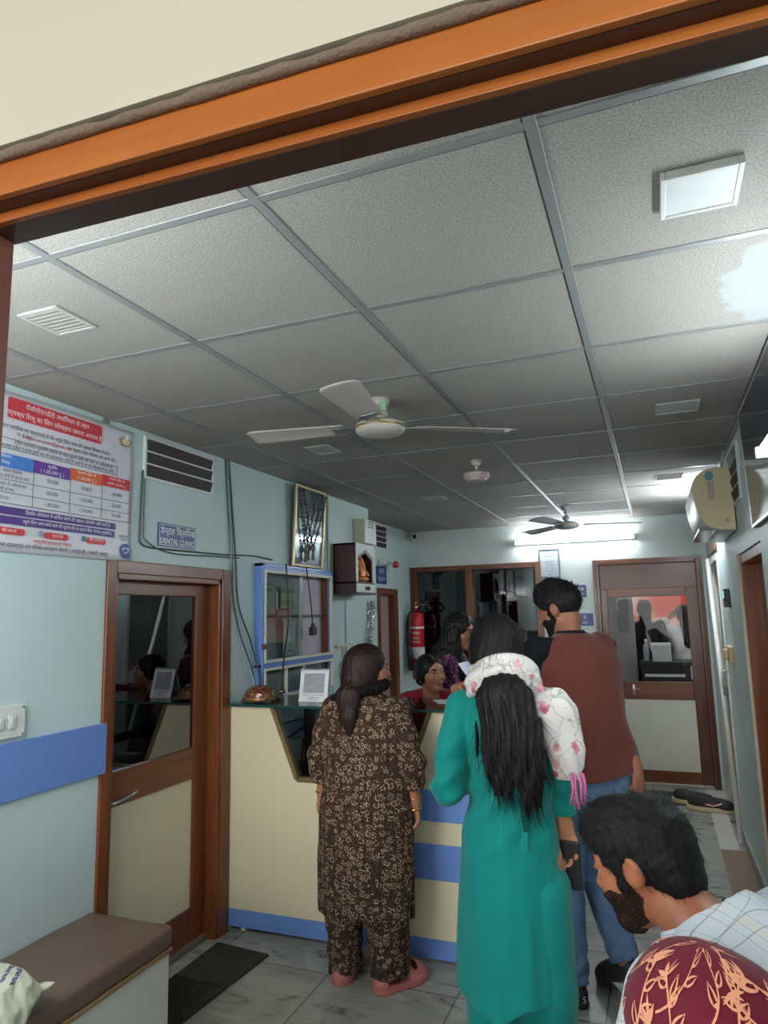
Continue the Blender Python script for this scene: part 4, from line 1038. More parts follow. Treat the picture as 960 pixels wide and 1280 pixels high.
# desk calendar style payment stand, its code square left blank
qs = thing('payment_stand', 'white spiral bound payment card stand on the glass counter top', 'card stand', (-1.77, 3.43, 1.147), math.radians(6))
TM = Matrix.Rotation(math.radians(-14), 4, 'X')
b = B(); b.box(-.083, .083, -.002, .002, .0, .172, .001, 1, M=TM); b.obj('front_card', pm('stand_card', (222, 222, 226), .35), qs, local=True)
b = B(); b.box(-.083, .083, -.002, .002, 0, .172, .001, 1, M=Matrix.Translation((0, .085, 0)) @ Matrix.Rotation(math.radians(14), 4, 'X')); b.obj('back_card', M_PAPER, qs, local=True)
b = B(); b.box(-.083, .083, -.002, .09, 0, .003); b.obj('base_card', M_PAPER, qs, local=True)
b = B()
for k in range(19):
    x = -.076+k*.152/18; b.tube([(x, .042+.008*math.cos(a), .166+.008*math.sin(a)) for a in [j*2*math.pi/10 for j in range(10)]], .0012, 5, True)
b.obj('spiral_binding', M_STEEL, qs, True, local=True)
lm = WM[qs.name] @ TM
lo_ = lm @ Vector((0, -.0022, 0)); lr = (lm.to_3x3() @ Vector((1, 0, 0))); lu = (lm.to_3x3() @ Vector((0, 0, 1)))
b = B(); b.b.free(); b.b = bmesh.new(); b.box(-.06, .06, -.0032, -.002, .045, .15, M=TM); b.obj('blank_square', pm('grey_square', (150, 152, 160), .5, var=.35, vs=160), qs, local=True)
lettering([('SCAN TO PAY ANY APP', .011, 0, .034, 'CENTER'), ('ACCEPTED HERE', .009, 0, .02, 'CENTER'), ('RECEPTION', .008, 0, .009, 'CENTER')], M_INK, qs, lo_, lr, lu)
# papers on the counter
for k, (x, y, rz, w, h, lb) in enumerate(((-1.06, 3.56, .5, .11, .16, 'white paper lying on the glass top right of the woman in brown print'), (-.80, 3.5, -.2, .2, .28, 'white form lying on the glass top before the man in the waistcoat'))):
    b = B(); b.box(-w/2, w/2, -h/2, h/2, 1.1475, 1.149, M=Matrix.Translation((x, y, 0)) @ Matrix.Rotation(rz, 4, 'Z')); tag(b.obj('paper_sheet', M_PAPER), lb, 'paper')
# cables and a hub under the glass
for k, (pts, lb) in enumerate((([(-1.80, 3.62, 1.12), (-1.79, 3.6, 1.0), (-1.74, 3.6, .93), (-1.71, 3.6, .85), (-1.71, 3.6, .77)], 'black cable hanging straight under the counter glass'),
      ([(-1.82, 3.60, 1.12), (-1.84, 3.56, 1.05), (-1.80, 3.55, .99), (-1.78, 3.56, .92), (-1.79, 3.57, .78)], 'looped black cable left of the straight one under the counter glass'),
      ([(-2.02, 3.6, .92), (-1.9, 3.58, .99), (-1.82, 3.58, 1.06), (-1.80, 3.6, 1.12)], 'black cable slanting up to the counter glass from the left'))):
    wire('cable', lb, pts, .006, M_CABLEB)
md = thing('router', 'black router box with cables seen through the counter front glass', 'router', (-1.86, 3.55, .766))
b = B(); b.box(-1.95, -1.76, 3.48, 3.6, .77, .80, .006); b.obj('housing', M_BLACK, md)
for x in (-1.93, -1.78):
    b = B(); b.cone((x, 3.6, .79), (x, 3.62, .92), .006, .005, 8); b.obj('antenna', M_BLACK, md)
for k, (x, y, z, w, d, h, c, lb) in enumerate(((-1.70, 3.8, .766, .2, .14, .05, (150, 122, 74), 'brown file stack on the worktop behind the counter glass'), (-1.69, 3.8, .817, .18, .13, .04, (206, 200, 184), 'cream ledger lying on the brown file stack behind the counter glass'))):
    t = thing('ledger', lb, 'ledger', (x, y, z))
    b = B(); b.box(x-w/2, x+w/2, y-d/2, y+d/2, z, z+.006, .001, 1); b.box(x-w/2, x+w/2, y-d/2, y+d/2, z+h-.006, z+h, .001, 1); b.box(x-w/2, x-w/2+.006, y-d/2, y+d/2, z, z+h); b.obj('cover', pm('ledger_%d' % k, c, .6), t)
    b = B(); b.box(x-w/2+.006, x+w/2-.006, y-d/2+.006, y+d/2-.006, z+.006, z+h-.006); b.obj('pages', M_PAPER, t)

# office chairs behind the counter
def office_chair(lbl, x, y, rz, m):
    c = thing('office_chair', lbl, 'chair', (x, y, 0), rz, 'office chairs behind the counter')
    bk = lambda p: np.linalg.norm(np.maximum(np.abs(p-A_(0, -.22+0, .83)-np.stack([0*p[:, 0], -.5*(p[:, 0]**2), 0*p[:, 0]], 1))-A_(.19, .012, .22), 0), axis=1)-.03
    sdf_obj('backrest', bk, (-.26, -.34, .54), (.26, -.14, 1.12), .012, m, c)
    st = lambda p: np.linalg.norm(np.maximum(np.abs(p-A_(0, 0, .45))-A_(.20, .19, .015), 0), axis=1)-.035
    sdf_obj('seat', st, (-.26, -.26, .38), (.26, .26, .52), .012, m, c)
    b = B(); b.cone((0, 0, .1), (0, 0, .42), .028, .022, 14); b.obj('column', M_STEEL, c, True, True)
    b = B(); b.tube([(0, -.05, .42), (0, -.2, .42), (0, -.26, .5), (0, -.255, .7)], .018, 8); b.obj('back_bracket', M_BLACK, c, True, True)
    for s in (-1, 1):
        b = B(); b.tube([(s*.24, .08, .44), (s*.27, .08, .52), (s*.27, .06, .64), (s*.26, -.14, .645)], .014, 8); b.obj('armrest', M_BLACK, c, True, True)
    for k in range(5):
        a = k*2*math.pi/5; b = B(); b.tube([(0, 0, .11), (.14*math.cos(a), .14*math.sin(a), .1), (.27*math.cos(a), .27*math.sin(a), .065)], [.026, .02, .014], 8); lg = b.obj('leg', M_BLACK, c, True, True)
        b = B(); b.cone((.27*math.cos(a), .27*math.sin(a)-.012, .028), (.27*math.cos(a), .27*math.sin(a)+.012, .028), .027, n=14); b.obj('caster', M_BLACK, lg, False, True)
M_CHR = pm('charcoal_mesh', (44, 50, 52), .6)
office_chair('charcoal office chair seen through the left of the counter front glass', -1.80, 4.06, math.radians(0), M_CHR)
office_chair('charcoal office chair under the seated receptionist in red', -1.225, 4.13, math.radians(196), M_CHR)
# low ledge with computer things under the far window
tbk = thing('side_table', 'pale green topped side table under the far window', 'table', (-1.15, 5.6, 0))
b = B(); b.box(-1.75, -.72, 5.3, 5.9, 1.085, 1.11, .004); b.obj('table_top', pm('pale_green_top', (150, 182, 174), .4), tbk)
for x in (-1.71, -.76):
    b = B(); b.box(x-.02, x+.02, 5.33, 5.87, 0, 1.085, .003); b.obj('side_panel', M_LAM, tbk)
b = B(); b.box(-1.69, -.78, 5.85, 5.87, .3, 1.085); b.obj('back_panel', M_LAM, tbk)
pr = thing('printer', 'black printer on the side table behind the teal woman', 'printer', (-.93, 5.55, 1.11))
b = B(); b.box(-1.04, -.80, 5.42, 5.74, 1.112, 1.30, .012); b.obj('body', pm('printer_grey', (48, 52, 54), .45), pr)
b = B(); b.box(-1.035, -.805, 5.43, 5.73, 1.302, 1.345, .01); b.obj('lid', M_BLACK, pr)
b = B(); b.box(-1.03, -1.025, 5.418, 5.421, 1.16, 1.29); b.box(-1.0, -.84, 5.416, 5.421, 1.145, 1.16); b.obj('tray_slot', M_STEEL, pr)
for k in range(3):
    b = B(); b.box(-.93+.035*k, -.91+.035*k, 5.425, 5.432, 1.318, 1.33, .001); b.obj('button', pm('button_grey', (110, 114, 118), .4), pr)
cp = thing('computer_tower', 'black computer tower on the side table left of the printer', 'computer', (-1.14, 5.6, 1.11))
b = B(); b.box(-1.19, -1.09, 5.42, 5.75, 1.112, 1.38, .006); b.obj('case', M_BLACK, cp)
b = B(); b.box(-1.175, -1.105, 5.414, 5.422, 1.35, 1.365, .001); b.obj('drive_slot', M_STEEL, cp)
b = B(); b.cone((-1.14, 5.421, 1.30), (-1.14, 5.412, 1.30), .01, n=14); b.obj('power_button', M_STEEL, cp)

# ================================================================== ceiling things
def fan(lbl, x, y, zb, angs, c, bl=.57):
    f = thing('ceiling_fan', lbl, 'ceiling fan', (x, y, zb))
    m = pm('fan_cream_%d' % c[0], c, .35, var=.04)
    b = B(); b.lathe([(.001, 0), (.055, 0), (.096, .012), (.103, .026), (.1, .03), (.103, .036), (.1, .045), (.07, .06), (.03, .068), (.001, .068)], (x, y, zb), 40); b.obj('motor', m, f, True)
    b = B(); b.lathe([(.1005, .028), (.1055, .029), (.1055, .034), (.1005, .035)], (x, y, zb), 40); b.obj('trim_ring', M_BRASS, f, True)
    b = B(); b.cone((x, y, zb+.06), (x, y, ZC), .011, n=12); b.obj('down_rod', M_STEEL, f, True)
    b = B(); b.lathe([(.012, .07), (.03, .085), (.032, .1), (.012, .12)], (x, y, zb), 20); b.obj('lower_cup', m, f, True)
    b = B(); b.lathe([(.012, -.045), (.032, -.03), (.045, -.002), (.012, 0)], (x, y, ZC), 20); b.obj('canopy', m, f, True)
    for a in angs:
        R = Matrix.Translation((x, y, zb+.036)) @ Matrix.Rotation(math.radians(a), 4, 'Z') @ Matrix.Rotation(math.radians(9), 4, 'X')
        b = B()
        def bl_f(u, v):
            r = .15+bl*u-.0; w = (.052+.022*u)*(1 if u < .97 else .8)
            return R @ Vector((r, w*(2*v-1), .006*(1-(2*v-1)**2)-.004*u))
        b.grid(bl_f, 16, 6); bo = b.obj('blade', m, f, True); solidify(bo, .003)
        b = B(); b.prism([(.085, -.02), (.2, -.03), (.2, .03), (.085, .02)], R @ Vector((0, 0, -.005)), R.to_3x3() @ Vector((1, 0, 0)), R.to_3x3() @ Vector((0, 1, 0)), R.to_3x3() @ Vector((0, 0, .005))); b.obj('blade_iron', M_STEEL, bo)
    return f
f1 = fan('cream ceiling fan nearest the doorway with one blade pointing at the viewer', -1.005, 2.57, 2.333, (31, 188, 277), (190, 180, 168), .42)
b = B(); b.cone((-.985, 2.555, 2.43), (-.985, 2.555, 2.47), .016, .018, 12); b.obj('wire_connector', pm('pale_green_clip', (150, 190, 150), .4), f1)
fan('grey ceiling fan in front of the far tube light', -.66, 6.0, 2.29, (14, 134, 254), (132, 138, 142), .46)
fx = thing('ceiling_fixture', 'small ribbed cream fixture on the ceiling between the two fans', 'ceiling fixture', (-.92, 3.88, 2.36))
b = B(); b.lathe([(.001, 0), (.045, 0), (.06, .008), (.052, .013), (.072, .018), (.076, .026), (.06, .03), (.078, .036), (.074, .046), (.04, .054), (.001, .056)], (-.92, 3.88, 2.362), 36); b.obj('ribbed_body', pm('pinkish_cream', (206, 184, 176), .35), fx, True)
b = B(); b.cone((-.92, 3.88, 2.415), (-.92, 3.88, ZC), .009, n=10); b.obj('stem', M_STEEL, fx, True)
b = B(); b.lathe([(.01, -.04), (.024, -.03), (.034, -.002), (.01, 0)], (-.92, 3.88, ZC), 18); b.obj('canopy', pm('pinkish_cream', (206, 184, 176), .35), fx, True)

def panel(lbl, x0, x1, y0, y1, name, cat, inner, mf, dz=.02, rz=0, grille=0, group=None):
    t = thing(name, lbl, cat, ((x0+x1)/2, (y0+y1)/2, ZC-dz), 0, group)
    b = B(); f = .011
    for a in ((x0, x0+f, y0, y1), (x1-f, x1, y0, y1), (x0+f, x1-f, y0, y0+f), (x0+f, x1-f, y1-f, y1)): b.box(*a, ZC-dz, ZC-.0005, .002)
    b.obj('frame', mf, t)
    b = B(); b.box(x0+f*.5, x1-f*.5, y0+f*.5, y1-f*.5, ZC-dz+.003, ZC-.001); b.obj('diffuser' if not grille else 'core', inner, t)
    for k in range(grille):
        y = y0+f+(y1-y0-2*f)*(k+.5)/grille; b = B(); M = Matrix.Translation(((x0+x1)/2, y, ZC-dz+.004)) @ Matrix.Rotation(math.radians(30), 4, 'X'); b.box(-(x1-x0)/2+f, (x1-x0)/2-f, -.006, .006, -.0008, .0008, M=M); b.obj('vane', mf, t)
M_DIF = pm('unlit_diffuser', (222, 226, 222), .5)
panel('square unlit ceiling panel light at the upper right over the doorway', .075, .232, 1.425, 1.582, 'ceiling_light', 'ceiling light', M_DIF, M_WHITE)
M_GR = pm('grille_grey', (150, 148, 138), .5); M_FRM = pm('grille_frame', (186, 186, 180), .4)
panel('square ceiling grille at the left above the printed banner', -1.665, -1.515, 1.378, 1.535, 'ceiling_grille', 'ceiling vent', M_GR, M_FRM, .008, 0, 7)
panel('square ceiling grille left of the nearest ceiling fan', -1.67, -1.53, 3.15, 3.33, 'ceiling_grille', 'ceiling vent', M_GR, M_FRM, .008, 0, 7)
panel('square ceiling grille before the air conditioner at the right', .065, .248, 3.155, 3.335, 'ceiling_grille', 'ceiling vent', M_GR, M_FRM, .006, 0, 7)
panel('small ceiling grille beyond the grille before the air conditioner', .06, .24, 4.9, 5.08, 'ceiling_grille', 'ceiling vent', M_GR, M_FRM, .006, 0, 7)
panel('small far ceiling grille over the counter', -1.62, -1.45, 4.95, 5.12, 'ceiling_grille', 'ceiling vent', M_GR, M_FRM, .006, 0, 7)

# ================================================================== right wall things
ac = thing('air_conditioner', 'cream split air conditioner high on the right wall', 'air conditioner', (.35, 4.6, 2.04))
prof = []
for p_ in ((.445, 2.02), (.445, 2.375), (.36, 2.378)): prof.append(p_)
for k in range(1, 8):
    a = math.radians(90+k*11.5); prof.append((.36+.128*math.cos(a), 2.25+.128*math.sin(a)))
for k in range(0, 6):
    u = k/5; prof.append((.235+.03*u**1.6+.003, 2.245-.15*u))
prof += [(.30, 2.05), (.36, 2.025)]
b = B(); b.prism(prof, (0, 4.2, 0), (1, 0, 0), (0, 0, 1), (0, .82, 0), .006); autosmooth(b.obj('body', pm('ac_white', (206, 208, 204), .3, var=.03), ac), 35)
b = B(); b.prism([(.34+(x-.34)*.985, 2.2+(z-2.2)*.985) for x, z in prof], (0, 4.192, 0), (1, 0, 0), (0, 0, 1), (0, .012, 0), .003); b.obj('end_cap', pm('yellowed_plastic', (238, 216, 174), .4, var=.04), ac)
b = B(); b.box(.26, .35, 4.24, 4.98, 2.026, 2.045, .003, M=Matrix.Translation((.0, 0, .004))); b.obj('outlet_vane', pm('smoked_vane', (110, 112, 114), .2, .3), ac)
b = B(); b.prism([(.33+.022*math.cos(k*.5236), 2.33+.028*math.sin(k*.5236)) for k in range(12)], (0, 4.189, 0), (1, 0, 0), (0, 0, 1), (0, .003, 0)); b.obj('sticker', pm('teal_sticker', (120, 166, 172), .4), ac)
b = B(); b.box(.315, .352, 4.188, 4.191, 2.19, 2.30); lb_ = b.obj('paper_label', pm('pinkish_label', (214, 196, 170), .5), ac)
lettering([('INVERTER', .008, .334, 2.28, 'CENTER'), ('5 STAR', .008, .334, 2.26, 'CENTER'), ('1.5 TON', .008, .334, 2.24, 'CENTER'), ('R32', .008, .334, 2.215, 'CENTER'), ('C', .03, .405, 2.075, 'CENTER')], M_INK, ac, (0, 4.188, 0), (1, 0, 0), (0, 0, 1))
for k, x in enumerate((.425, .437)):
    wire('conduit', ['thin pale pipe from the ceiling to the air conditioner, nearer the room', 'thin pale pipe from the ceiling to the air conditioner, against the wall'][k], [(x, 4.3+.3*k, ZC), (x, 4.4+.25*k, 2.44), (x-.01, 4.55, 2.37)], .005, pm('pale_pipe', (196, 200, 198), .5))
tv = thing('television', 'dark television screen tilted out high on the right wall', 'television', (.42, 2.9, 1.95))
TVM = Matrix.Translation((.442, 0, 1.945)) @ Matrix.Rotation(math.radians(-1.5), 4, 'Y')
b = B(); b.box(-.012, .006, 2.45, 3.42, .0, .53, .004, M=TVM); b.obj('back_shell', M_BLACK, tv)
b = B()
for a in ((2.45, 3.42, 0, .014), (2.45, 3.42, .516, .53), (2.45, 2.464, .014, .516), (3.406, 3.42, .014, .516)): b.box(-.018, -.010, a[0], a[1], a[2], a[3], .002, M=TVM)
b.obj('bezel', M_STEEL, tv)
b = B(); b.box(-.0165, -.012, 2.462, 3.408, .012, .518, M=TVM); b.obj('screen', pm('dark_screen', (22, 34, 52), .06, spec=.8), tv)
b = B(); b.box(.0, .0075, 2.8, 3.1, .1, .4, M=TVM); b.obj('bracket', M_STEEL, tv)
ds = thing('access_reader', 'small black access reader with green display on the right wall', 'access reader', (XR, 5.03, 1.62))
b = B(); b.box(XR-.035, XR, 4.97, 5.07, 1.60, 1.72, .006); b.obj('housing', M_BLACK, ds)
b = B(); b.box(XR-.037, XR-.034, 4.985, 5.055, 1.66, 1.705, .001); b.obj('display', emis('green_display', (110, 210, 200), .8), ds)
b = B()
for j in range(3):
    for k in range(2): b.box(XR-.038, XR-.034, 4.99+.022*j, 5.006+.022*j, 1.615+.018*k, 1.627+.018*k, .001)
b.obj('keypad', pm('key_grey', (120, 124, 126), .4), ds)
s2 = thing('light_switch', 'small white switch under the black access reader', 'switch', (XR, 5.0, 1.5))
b = B(); b.box(XR-.014, XR, 4.95, 5.03, 1.52, 1.60-.01, .003); b.obj('plate', M_WHITE, s2)
b = B(); b.box(XR-.02, XR-.013, 4.975, 5.005, 1.54, 1.57, .001); b.obj('rocker', M_PW, s2)
s3 = thing('power_socket', 'yellowed power socket with plug lower on the right wall', 'socket', (XR, 5.2, 1.25))
b = B(); b.box(XR-.03, XR, 5.10, 5.28, 1.24, 1.345, .006); b.obj('box', pm('yellow_plastic', (206, 178, 120), .5), s3)
b = B(); b.box(XR-.055, XR-.028, 5.13, 5.19, 1.265, 1.325, .008); b.obj('plug', pm('yellow_plug', (214, 196, 150), .5), s3)
b = B(); b.tube([(XR-.045, 5.16, 1.265), (XR-.05, 5.2, 1.2), (XR-.02, 5.24, 1.16), (XR-.012, 5.22, 1.1)], .004, 6); b.obj('cord', M_PW, s3, True)
b = B(); b.cone((XR-.03, 5.5, .0), (XR-.03, 6.2, 1.99), .018, n=14); pl_ = tag(b.obj('leaning_pole', pm('white_pole', (214, 212, 202), .4), None, True), 'white pole leaning beside the pale aluminium doorway', 'pole')

# shoes on the floor
def shoe(lbl, x, y, rz, L, group):
    s = thing('sneaker', lbl, 'shoe', (x, y, 0.003), rz, group)
    q = L/.3
    up = lambda p: smax(sU(.03, ell(p/q, (-.075, 0, .055), (.065, .04, .055)), ell(p/q, (.03, 0, .045), (.10, .043, .042)), ell(p/q, (.095, 0, .035), (.055, .042, .03)))*q,
        -ell(p/q, (-.085, 0, .13), (.045, .026, .06))*q, .01)
    sdf_obj('upper', lambda p: smax(up(p), .02*q-p[:, 2], .004), (-.17*q, -.06*q, .0), (.17*q, .06*q, .13*q), .006, pm('black_mesh_shoe', (46, 44, 44), .7, bump=.4, bs=200), s)
    sl_ = lambda p: smax(loft(p/q, [(-.01, 0, 0, .152, .047), (.02, 0, 0, .15, .047), (.034, -.002, 0, .148, .044), (.05, -.01, 0, .14, .036)], None, 2.6)*q, np.maximum(-p[:, 2], p[:, 2]-(.03+.1*np.clip(-p[:, 0]/q-.09, 0, 1)+.0)*q), .004)
    sdf_obj('sole', sl_, (-.18*q, -.06*q, -.005), (.18*q, .06*q, .06*q), .006, pm('tan_sole', (196, 176, 136), .6), s)
    b = B(); b.prism([(-.03, .0), (.03, .012), (.075, .004), (.03, .028), (-.04, .02)], (0, -.0455*q, .035*q), (q, 0, 0), (0, 0, q), (0, .004, 0)); b.obj('red_flash', pm('shoe_red', (150, 48, 40), .5), s, local=True)
    b = B(); b.tube([(-.02*q, -.045*q, .05*q), (.02*q, -.0455*q, .042*q), (.075*q, -.044*q, .062*q)], .0045, 6); b.obj('white_flash', M_WHITEINK, s, True, True)
    b = B()
    for k in range(4): b.tube([(.0*q+.018*k*q, -.022*q, .092*q-.008*k*q), (.012*q+.018*k*q, .0, .097*q-.008*k*q), (.018*k*q, .022*q, .092*q-.008*k*q)], .003, 6)
    b.obj('laces', pm('lace_dark', (70, 68, 66), .7), s, True, True)
shoe('black sneaker with tan sole at the front of the pair by the far door', .285, 6.30, math.radians(-8), .36, 'sneakers by the far door')
shoe('black sneaker half hidden behind the other one by the far door', .17, 6.47, math.radians(-14), .34, 'sneakers by the far door')

# ================================================================== a yard built behind the far door's pane for the view reflected in it
b = B(); b.box(-2.5, 3.5, 12.5, 12.6, 0, 3.2)
t = NT('orange_red_wall'); v = t.coord(); 
t.set(t.ramp(t.noise(v, .8, 2), [(.42, lin((196, 70, 46))), (.56, lin((226, 190, 170))), (.6, lin((206, 88, 56)))], 'EASE'), .7)
structure(b.obj('wall_yard', t.m))
b = B(); b.box(-4, 5, YF+.1, 14, -.06, -.001); structure(b.obj('ground', pm('pale_paving', (176, 172, 164), .7)))
b = B(); b.box(-.70, -.25, 8.6, 8.7, 0, 2.6); b.box(-.72, -.62, YF+.15, 8.6, 0, 2.6); structure(b.obj('wall_annex', pm('annex_grey', (168, 166, 158), .7)))
nn = thing('pinned_sheet', 'grey sheet on the wall seen at the left through the far door pane', 'notice', (-.3, 8.6, 1.4))
b = B(); b.box(-.42, -.30, 8.592, 8.6, 1.36, 1.78); b.obj('sheet', pm('grey_sheet', (140, 142, 140), .6), nn)
for k in range(2):
    b = B(); b.box(-.425, -.295, 8.588, 8.593, 1.355+.42*k, 1.365+.42*k); b.obj('strip', M_STEEL, nn)
dk2 = thing('desk', 'black desk seen through the far door pane', 'desk', (.15, 8.6, 0))
b = B(); b.box(-.22, .5, 8.3, 8.8, .98, 1.02, .004); b.obj('desk_top', M_BLACK, dk2)
b = B(); b.box(-.2, .3, 8.34, 8.36, .1, .98); b.obj('front_panel', M_BLACK, dk2)
for x in (-.2, .46):
    b = B(); b.box(x, x+.03, 8.36, 8.78, 0, .98); b.obj('side_panel', M_BLACK, dk2)
b = B(); b.box(-.17, .24, 8.325, 8.342, .86, .89, .002); b.obj('drawer_edge', M_WHITE, dk2)
bt = thing('bottle', 'clear water bottle with white cap standing on the desk behind the pane', 'bottle', (-.14, 8.45, 1.02))
b = B(); b.lathe([(.001, 0), (.03, 0), (.033, .01), (.033, .15), (.026, .18), (.013, .2), (.013, .215), (.001, .215)], (-.14, 8.45, 1.02), 24); b.obj('body', pm('bottle_clear', (176, 182, 186), .15), bt, True)
b = B(); b.cone((-.14, 8.45, 1.235), (-.14, 8.45, 1.265), .016, n=16); b.obj('cap', M_WHITE, bt)
bx2 = thing('carton', 'white carton beside the bottle on the desk behind the pane', 'box', (.02, 8.45, 1.02))
b = B(); b.box(-.08, .12, 8.38, 8.52, 1.02, 1.22, .004); b.obj('body', pm('carton_white', (204, 204, 200), .6), bx2)
b = B(); b.box(-.083, .123, 8.377, 8.523, 1.19, 1.222, .003); b.obj('lid', M_PAPER, bx2)
# ================================================================== people
def unit(v): v = np.asarray(v, float); return v/np.linalg.norm(v)
def nearf(p, c, r, fn):
    """evaluate fn only inside a ball, a lower bound elsewhere"""
    d = np.linalg.norm(p-np.asarray(c), axis=1)-r
    out = d+.03; m = d < .02
    if m.any(): out[m] = fn(p[m])
    return out

def head_sdf(q, male=False):
    ax = q.copy(); ax[:, 0] = np.abs(ax[:, 0])
    d = ell(q, (0, -.012, .032), (.074, .094, .082))
    d = smin(d, ell(q, (0, .028, -.035), (.056, .058, .078)), .04)
    d = smin(d, ell(q, (0, .066, -.094), (.022 if not male else .027, .02, .02)), .035)
    d = smin(d, ell(ax, (.036, .05, -.026), (.024, .03, .026)), .03)
    d = smin(d, cap(ax, (.0, .079, .027), (.036, .066, .026), .011), .018)
    d = smax(d, -ell(ax, (.031, .094, .006), (.019, .017, .0125)), .014)
    d = smin(d, ell(ax, (.031, .077, .0145), (.0165, .0115, .0065)), .004); d = smin(d, ell(ax, (.031, .0755, -.0035), (.0155, .010, .0045)), .004)
    d = smin(d, cap(q, (0, .083, .012), (0, .103, -.024), .0075, .0115), .012)
    d = smin(d, ell(ax, (.011, .093, -.029), (.0085, .011, .0075)), .006)
    d = smin(d, ell(q, (0, .083, -.0535), (.022, .013, .0065)), .006)
    d = smin(d, ell(q, (0, .081, -.0655), (.019, .013, .0075)), .006)
    d = smax(d, -ell(q, (0, .1, -.0595), (.022, .012, .0016)), .003)
    ear = ell(ax, (.077, -.008, -.002), (.009, .019, .032), rotm(0, .2, .25))
    ear = smax(ear, -ell(ax, (.087, -.004, .002), (.007, .011, .02)), .006)
    ear = smin(ear, ell(ax, (.078, -.002, -.008), (.006, .007, .008)), .004)
    return smin(d, ear, .01)

def hand_sdf(p, w, d, n, side, curl=(.35, .4, .45, .5), s=1., thumb=.2, spread=.07):
    """w wrist, d finger direction, n palm normal, side +1: thumb towards cross(d,n)"""
    d = unit(d); n = unit(np.asarray(n)-np.dot(n, d)*d); t = np.cross(d, n)*side
    R = np.stack([t, d, n], 1); q = ((p-np.asarray(w))@R)/s
    o = fcap(q, (0, .012, 0), (.002, .07, 0), .030, .040, (0, 0, 1), .38)
    o = smin(o, cap(q, (0, -.02, 0), (0, .02, 0), .024, .025), .02)
    o = smin(o, ell(q, (.022, .035, .008), (.016, .028, .012)), .012)
    for i, (x, y, L) in enumerate(((.031, .078, .070), (.0105, .083, .078), (-.0105, .080, .072), (-.0305, .071, .056))):
        a = 0; P = [np.array((x, y-.015, 0)), np.array((x, y, 0))]; sp = spread*(1.5-i)
        for k, fr in enumerate((.45, .31, .24)):
            a += curl[i]*(1, 1.1, .8)[k]
            v = np.array((math.sin(sp)*math.cos(a), math.cos(a)*math.cos(sp), math.sin(a))); P.append(P[-1]+v*L*fr)
        o = smin(o, chain(q, P, (.0095, .0095, .0085, .0078, .0066), .004), .005)
    T = [np.array((.022, .018, .004)), np.array((.046, .045, .012+.02*thumb)), np.array((.052, .07, .016+.1*thumb)), np.array((.047-.05*thumb, .092, .018+.16*thumb))]
    return smin(o, chain(q, T, (.014, .0115, .0098, .0078), .006), .008)*s

class Fig:
    """joints in the figure's own frame; x to the figure's right, y forwards"""
    def __init__(s, name, label, loc, yaw, J, k=1., male=False, cat='person'):
        s.J = {a: (A_(*v) if isinstance(v, tuple) and len(v) == 3 and not isinstance(v[0], tuple) else v) for a, v in J.items()}
        s.k, s.male = k, male
        s.t = thing(name, label, cat, loc, yaw)
        s.HR = rotm(*J['head_rot']); s.hc = A_(*J['head']); s.hs = J.get('hs', 1.)
    def hq(s, p): return ((p-s.hc)@s.HR)/s.hs
    def hw(s, v): return s.hc+s.HR@(np.asarray(v, float)*s.hs)
    def f(s, p):
        J, k = s.J, s.k
        fw = J.get('fw', A_(0, 1, 0))
        d = fcap(p, J['pelvis'], J['waist'], .125*k, .10*k, fw, .72)
        d = smin(d, fcap(p, J['waist'], J['chest'], .10*k, .125*k, fw, .72), .06)
        d = smin(d, cap(p, J['shL']*.8+J['shR']*.2, J['shL']*.2+J['shR']*.8, .05*k), .06)
        nb = (J['shL']+J['shR'])/2+A_(0, .0, .02)
        d = smin(d, cap(p, J.get('neck', nb), s.hw((0, -.022, -.055)), .056*k, (.05 if not s.male else .053)*s.hs), .035)
        d = smin(d, nearf(p, s.hc, .2, lambda q: head_sdf(s.hq(q), s.male)*s.hs), .02)
        for a in 'LR':
            d = smin(d, chain(p, (J['sh'+a], J['el'+a], J['wr'+a]), (.046*k, .037*k, .026*k), .02), .02)
            hd = J.get('hand'+a)
            if hd is not None:
                sd = 1 if a == 'R' else -1
                d = smin(d, nearf(p, J['wr'+a], .24, lambda q: hand_sdf(q, J['wr'+a], hd['d'], hd['n'], hd.get('side', sd), hd.get('curl', (.35, .4, .45, .5)), hd.get('s', .95), hd.get('thumb', .2))), .012)
            if 'kn'+a in J:
                d = smin(d, chain(p, (J['hip'+a], J['kn'+a], J['an'+a]), (.085*k, .055*k, .036*k), .03), .03)
                ft = J['toe'+a]-J['an'+a]; h = A_(ft[0], ft[1], 0); h = h/np.linalg.norm(h)
                an = J['an'+a]; zz = J['toe'+a][2]
                d = smin(d, fcap(p, an-h*.035-A_(0, 0, .045), J['toe'+a], .03, .036*k, (0, 0, 1), .6), .03)
        return d
    def body(s, lo, hi, h, mats, matfn=None):
        return sdf_obj('body', s.f, lo, hi, h, mats, s.t, matfn)
    def eyes(s, iris):
        for x in (-.031, .031):
            b = B(); c = s.hw((x, .0708, .006)); b.ball(c, .0118*s.hs, 14); e = b.obj('eye', pm('eye_white', (212, 206, 200), .2), s.t, True, True)
            b = B(); c = s.hw((x, .0782, .006)); b.ball(c, .0064*s.hs, 12); b.obj('iris', iris, e, True, True)
    def facemat(s):
        def fn(c):
            q = s.hq(c); r = np.zeros(len(c), int)
            ax = np.abs(q[:, 0])
            r[(ax < .022) & (q[:, 2] < -.048) & (q[:, 2] > -.072) & (q[:, 1] > .078)] = 1
            r[(ax > .013) & (ax < .046) & (np.abs(q[:, 2]-(.03-.004*((ax-.03)/.015)**2)) < .0042) & (q[:, 1] > .05)] = 2
            return r
        return fn

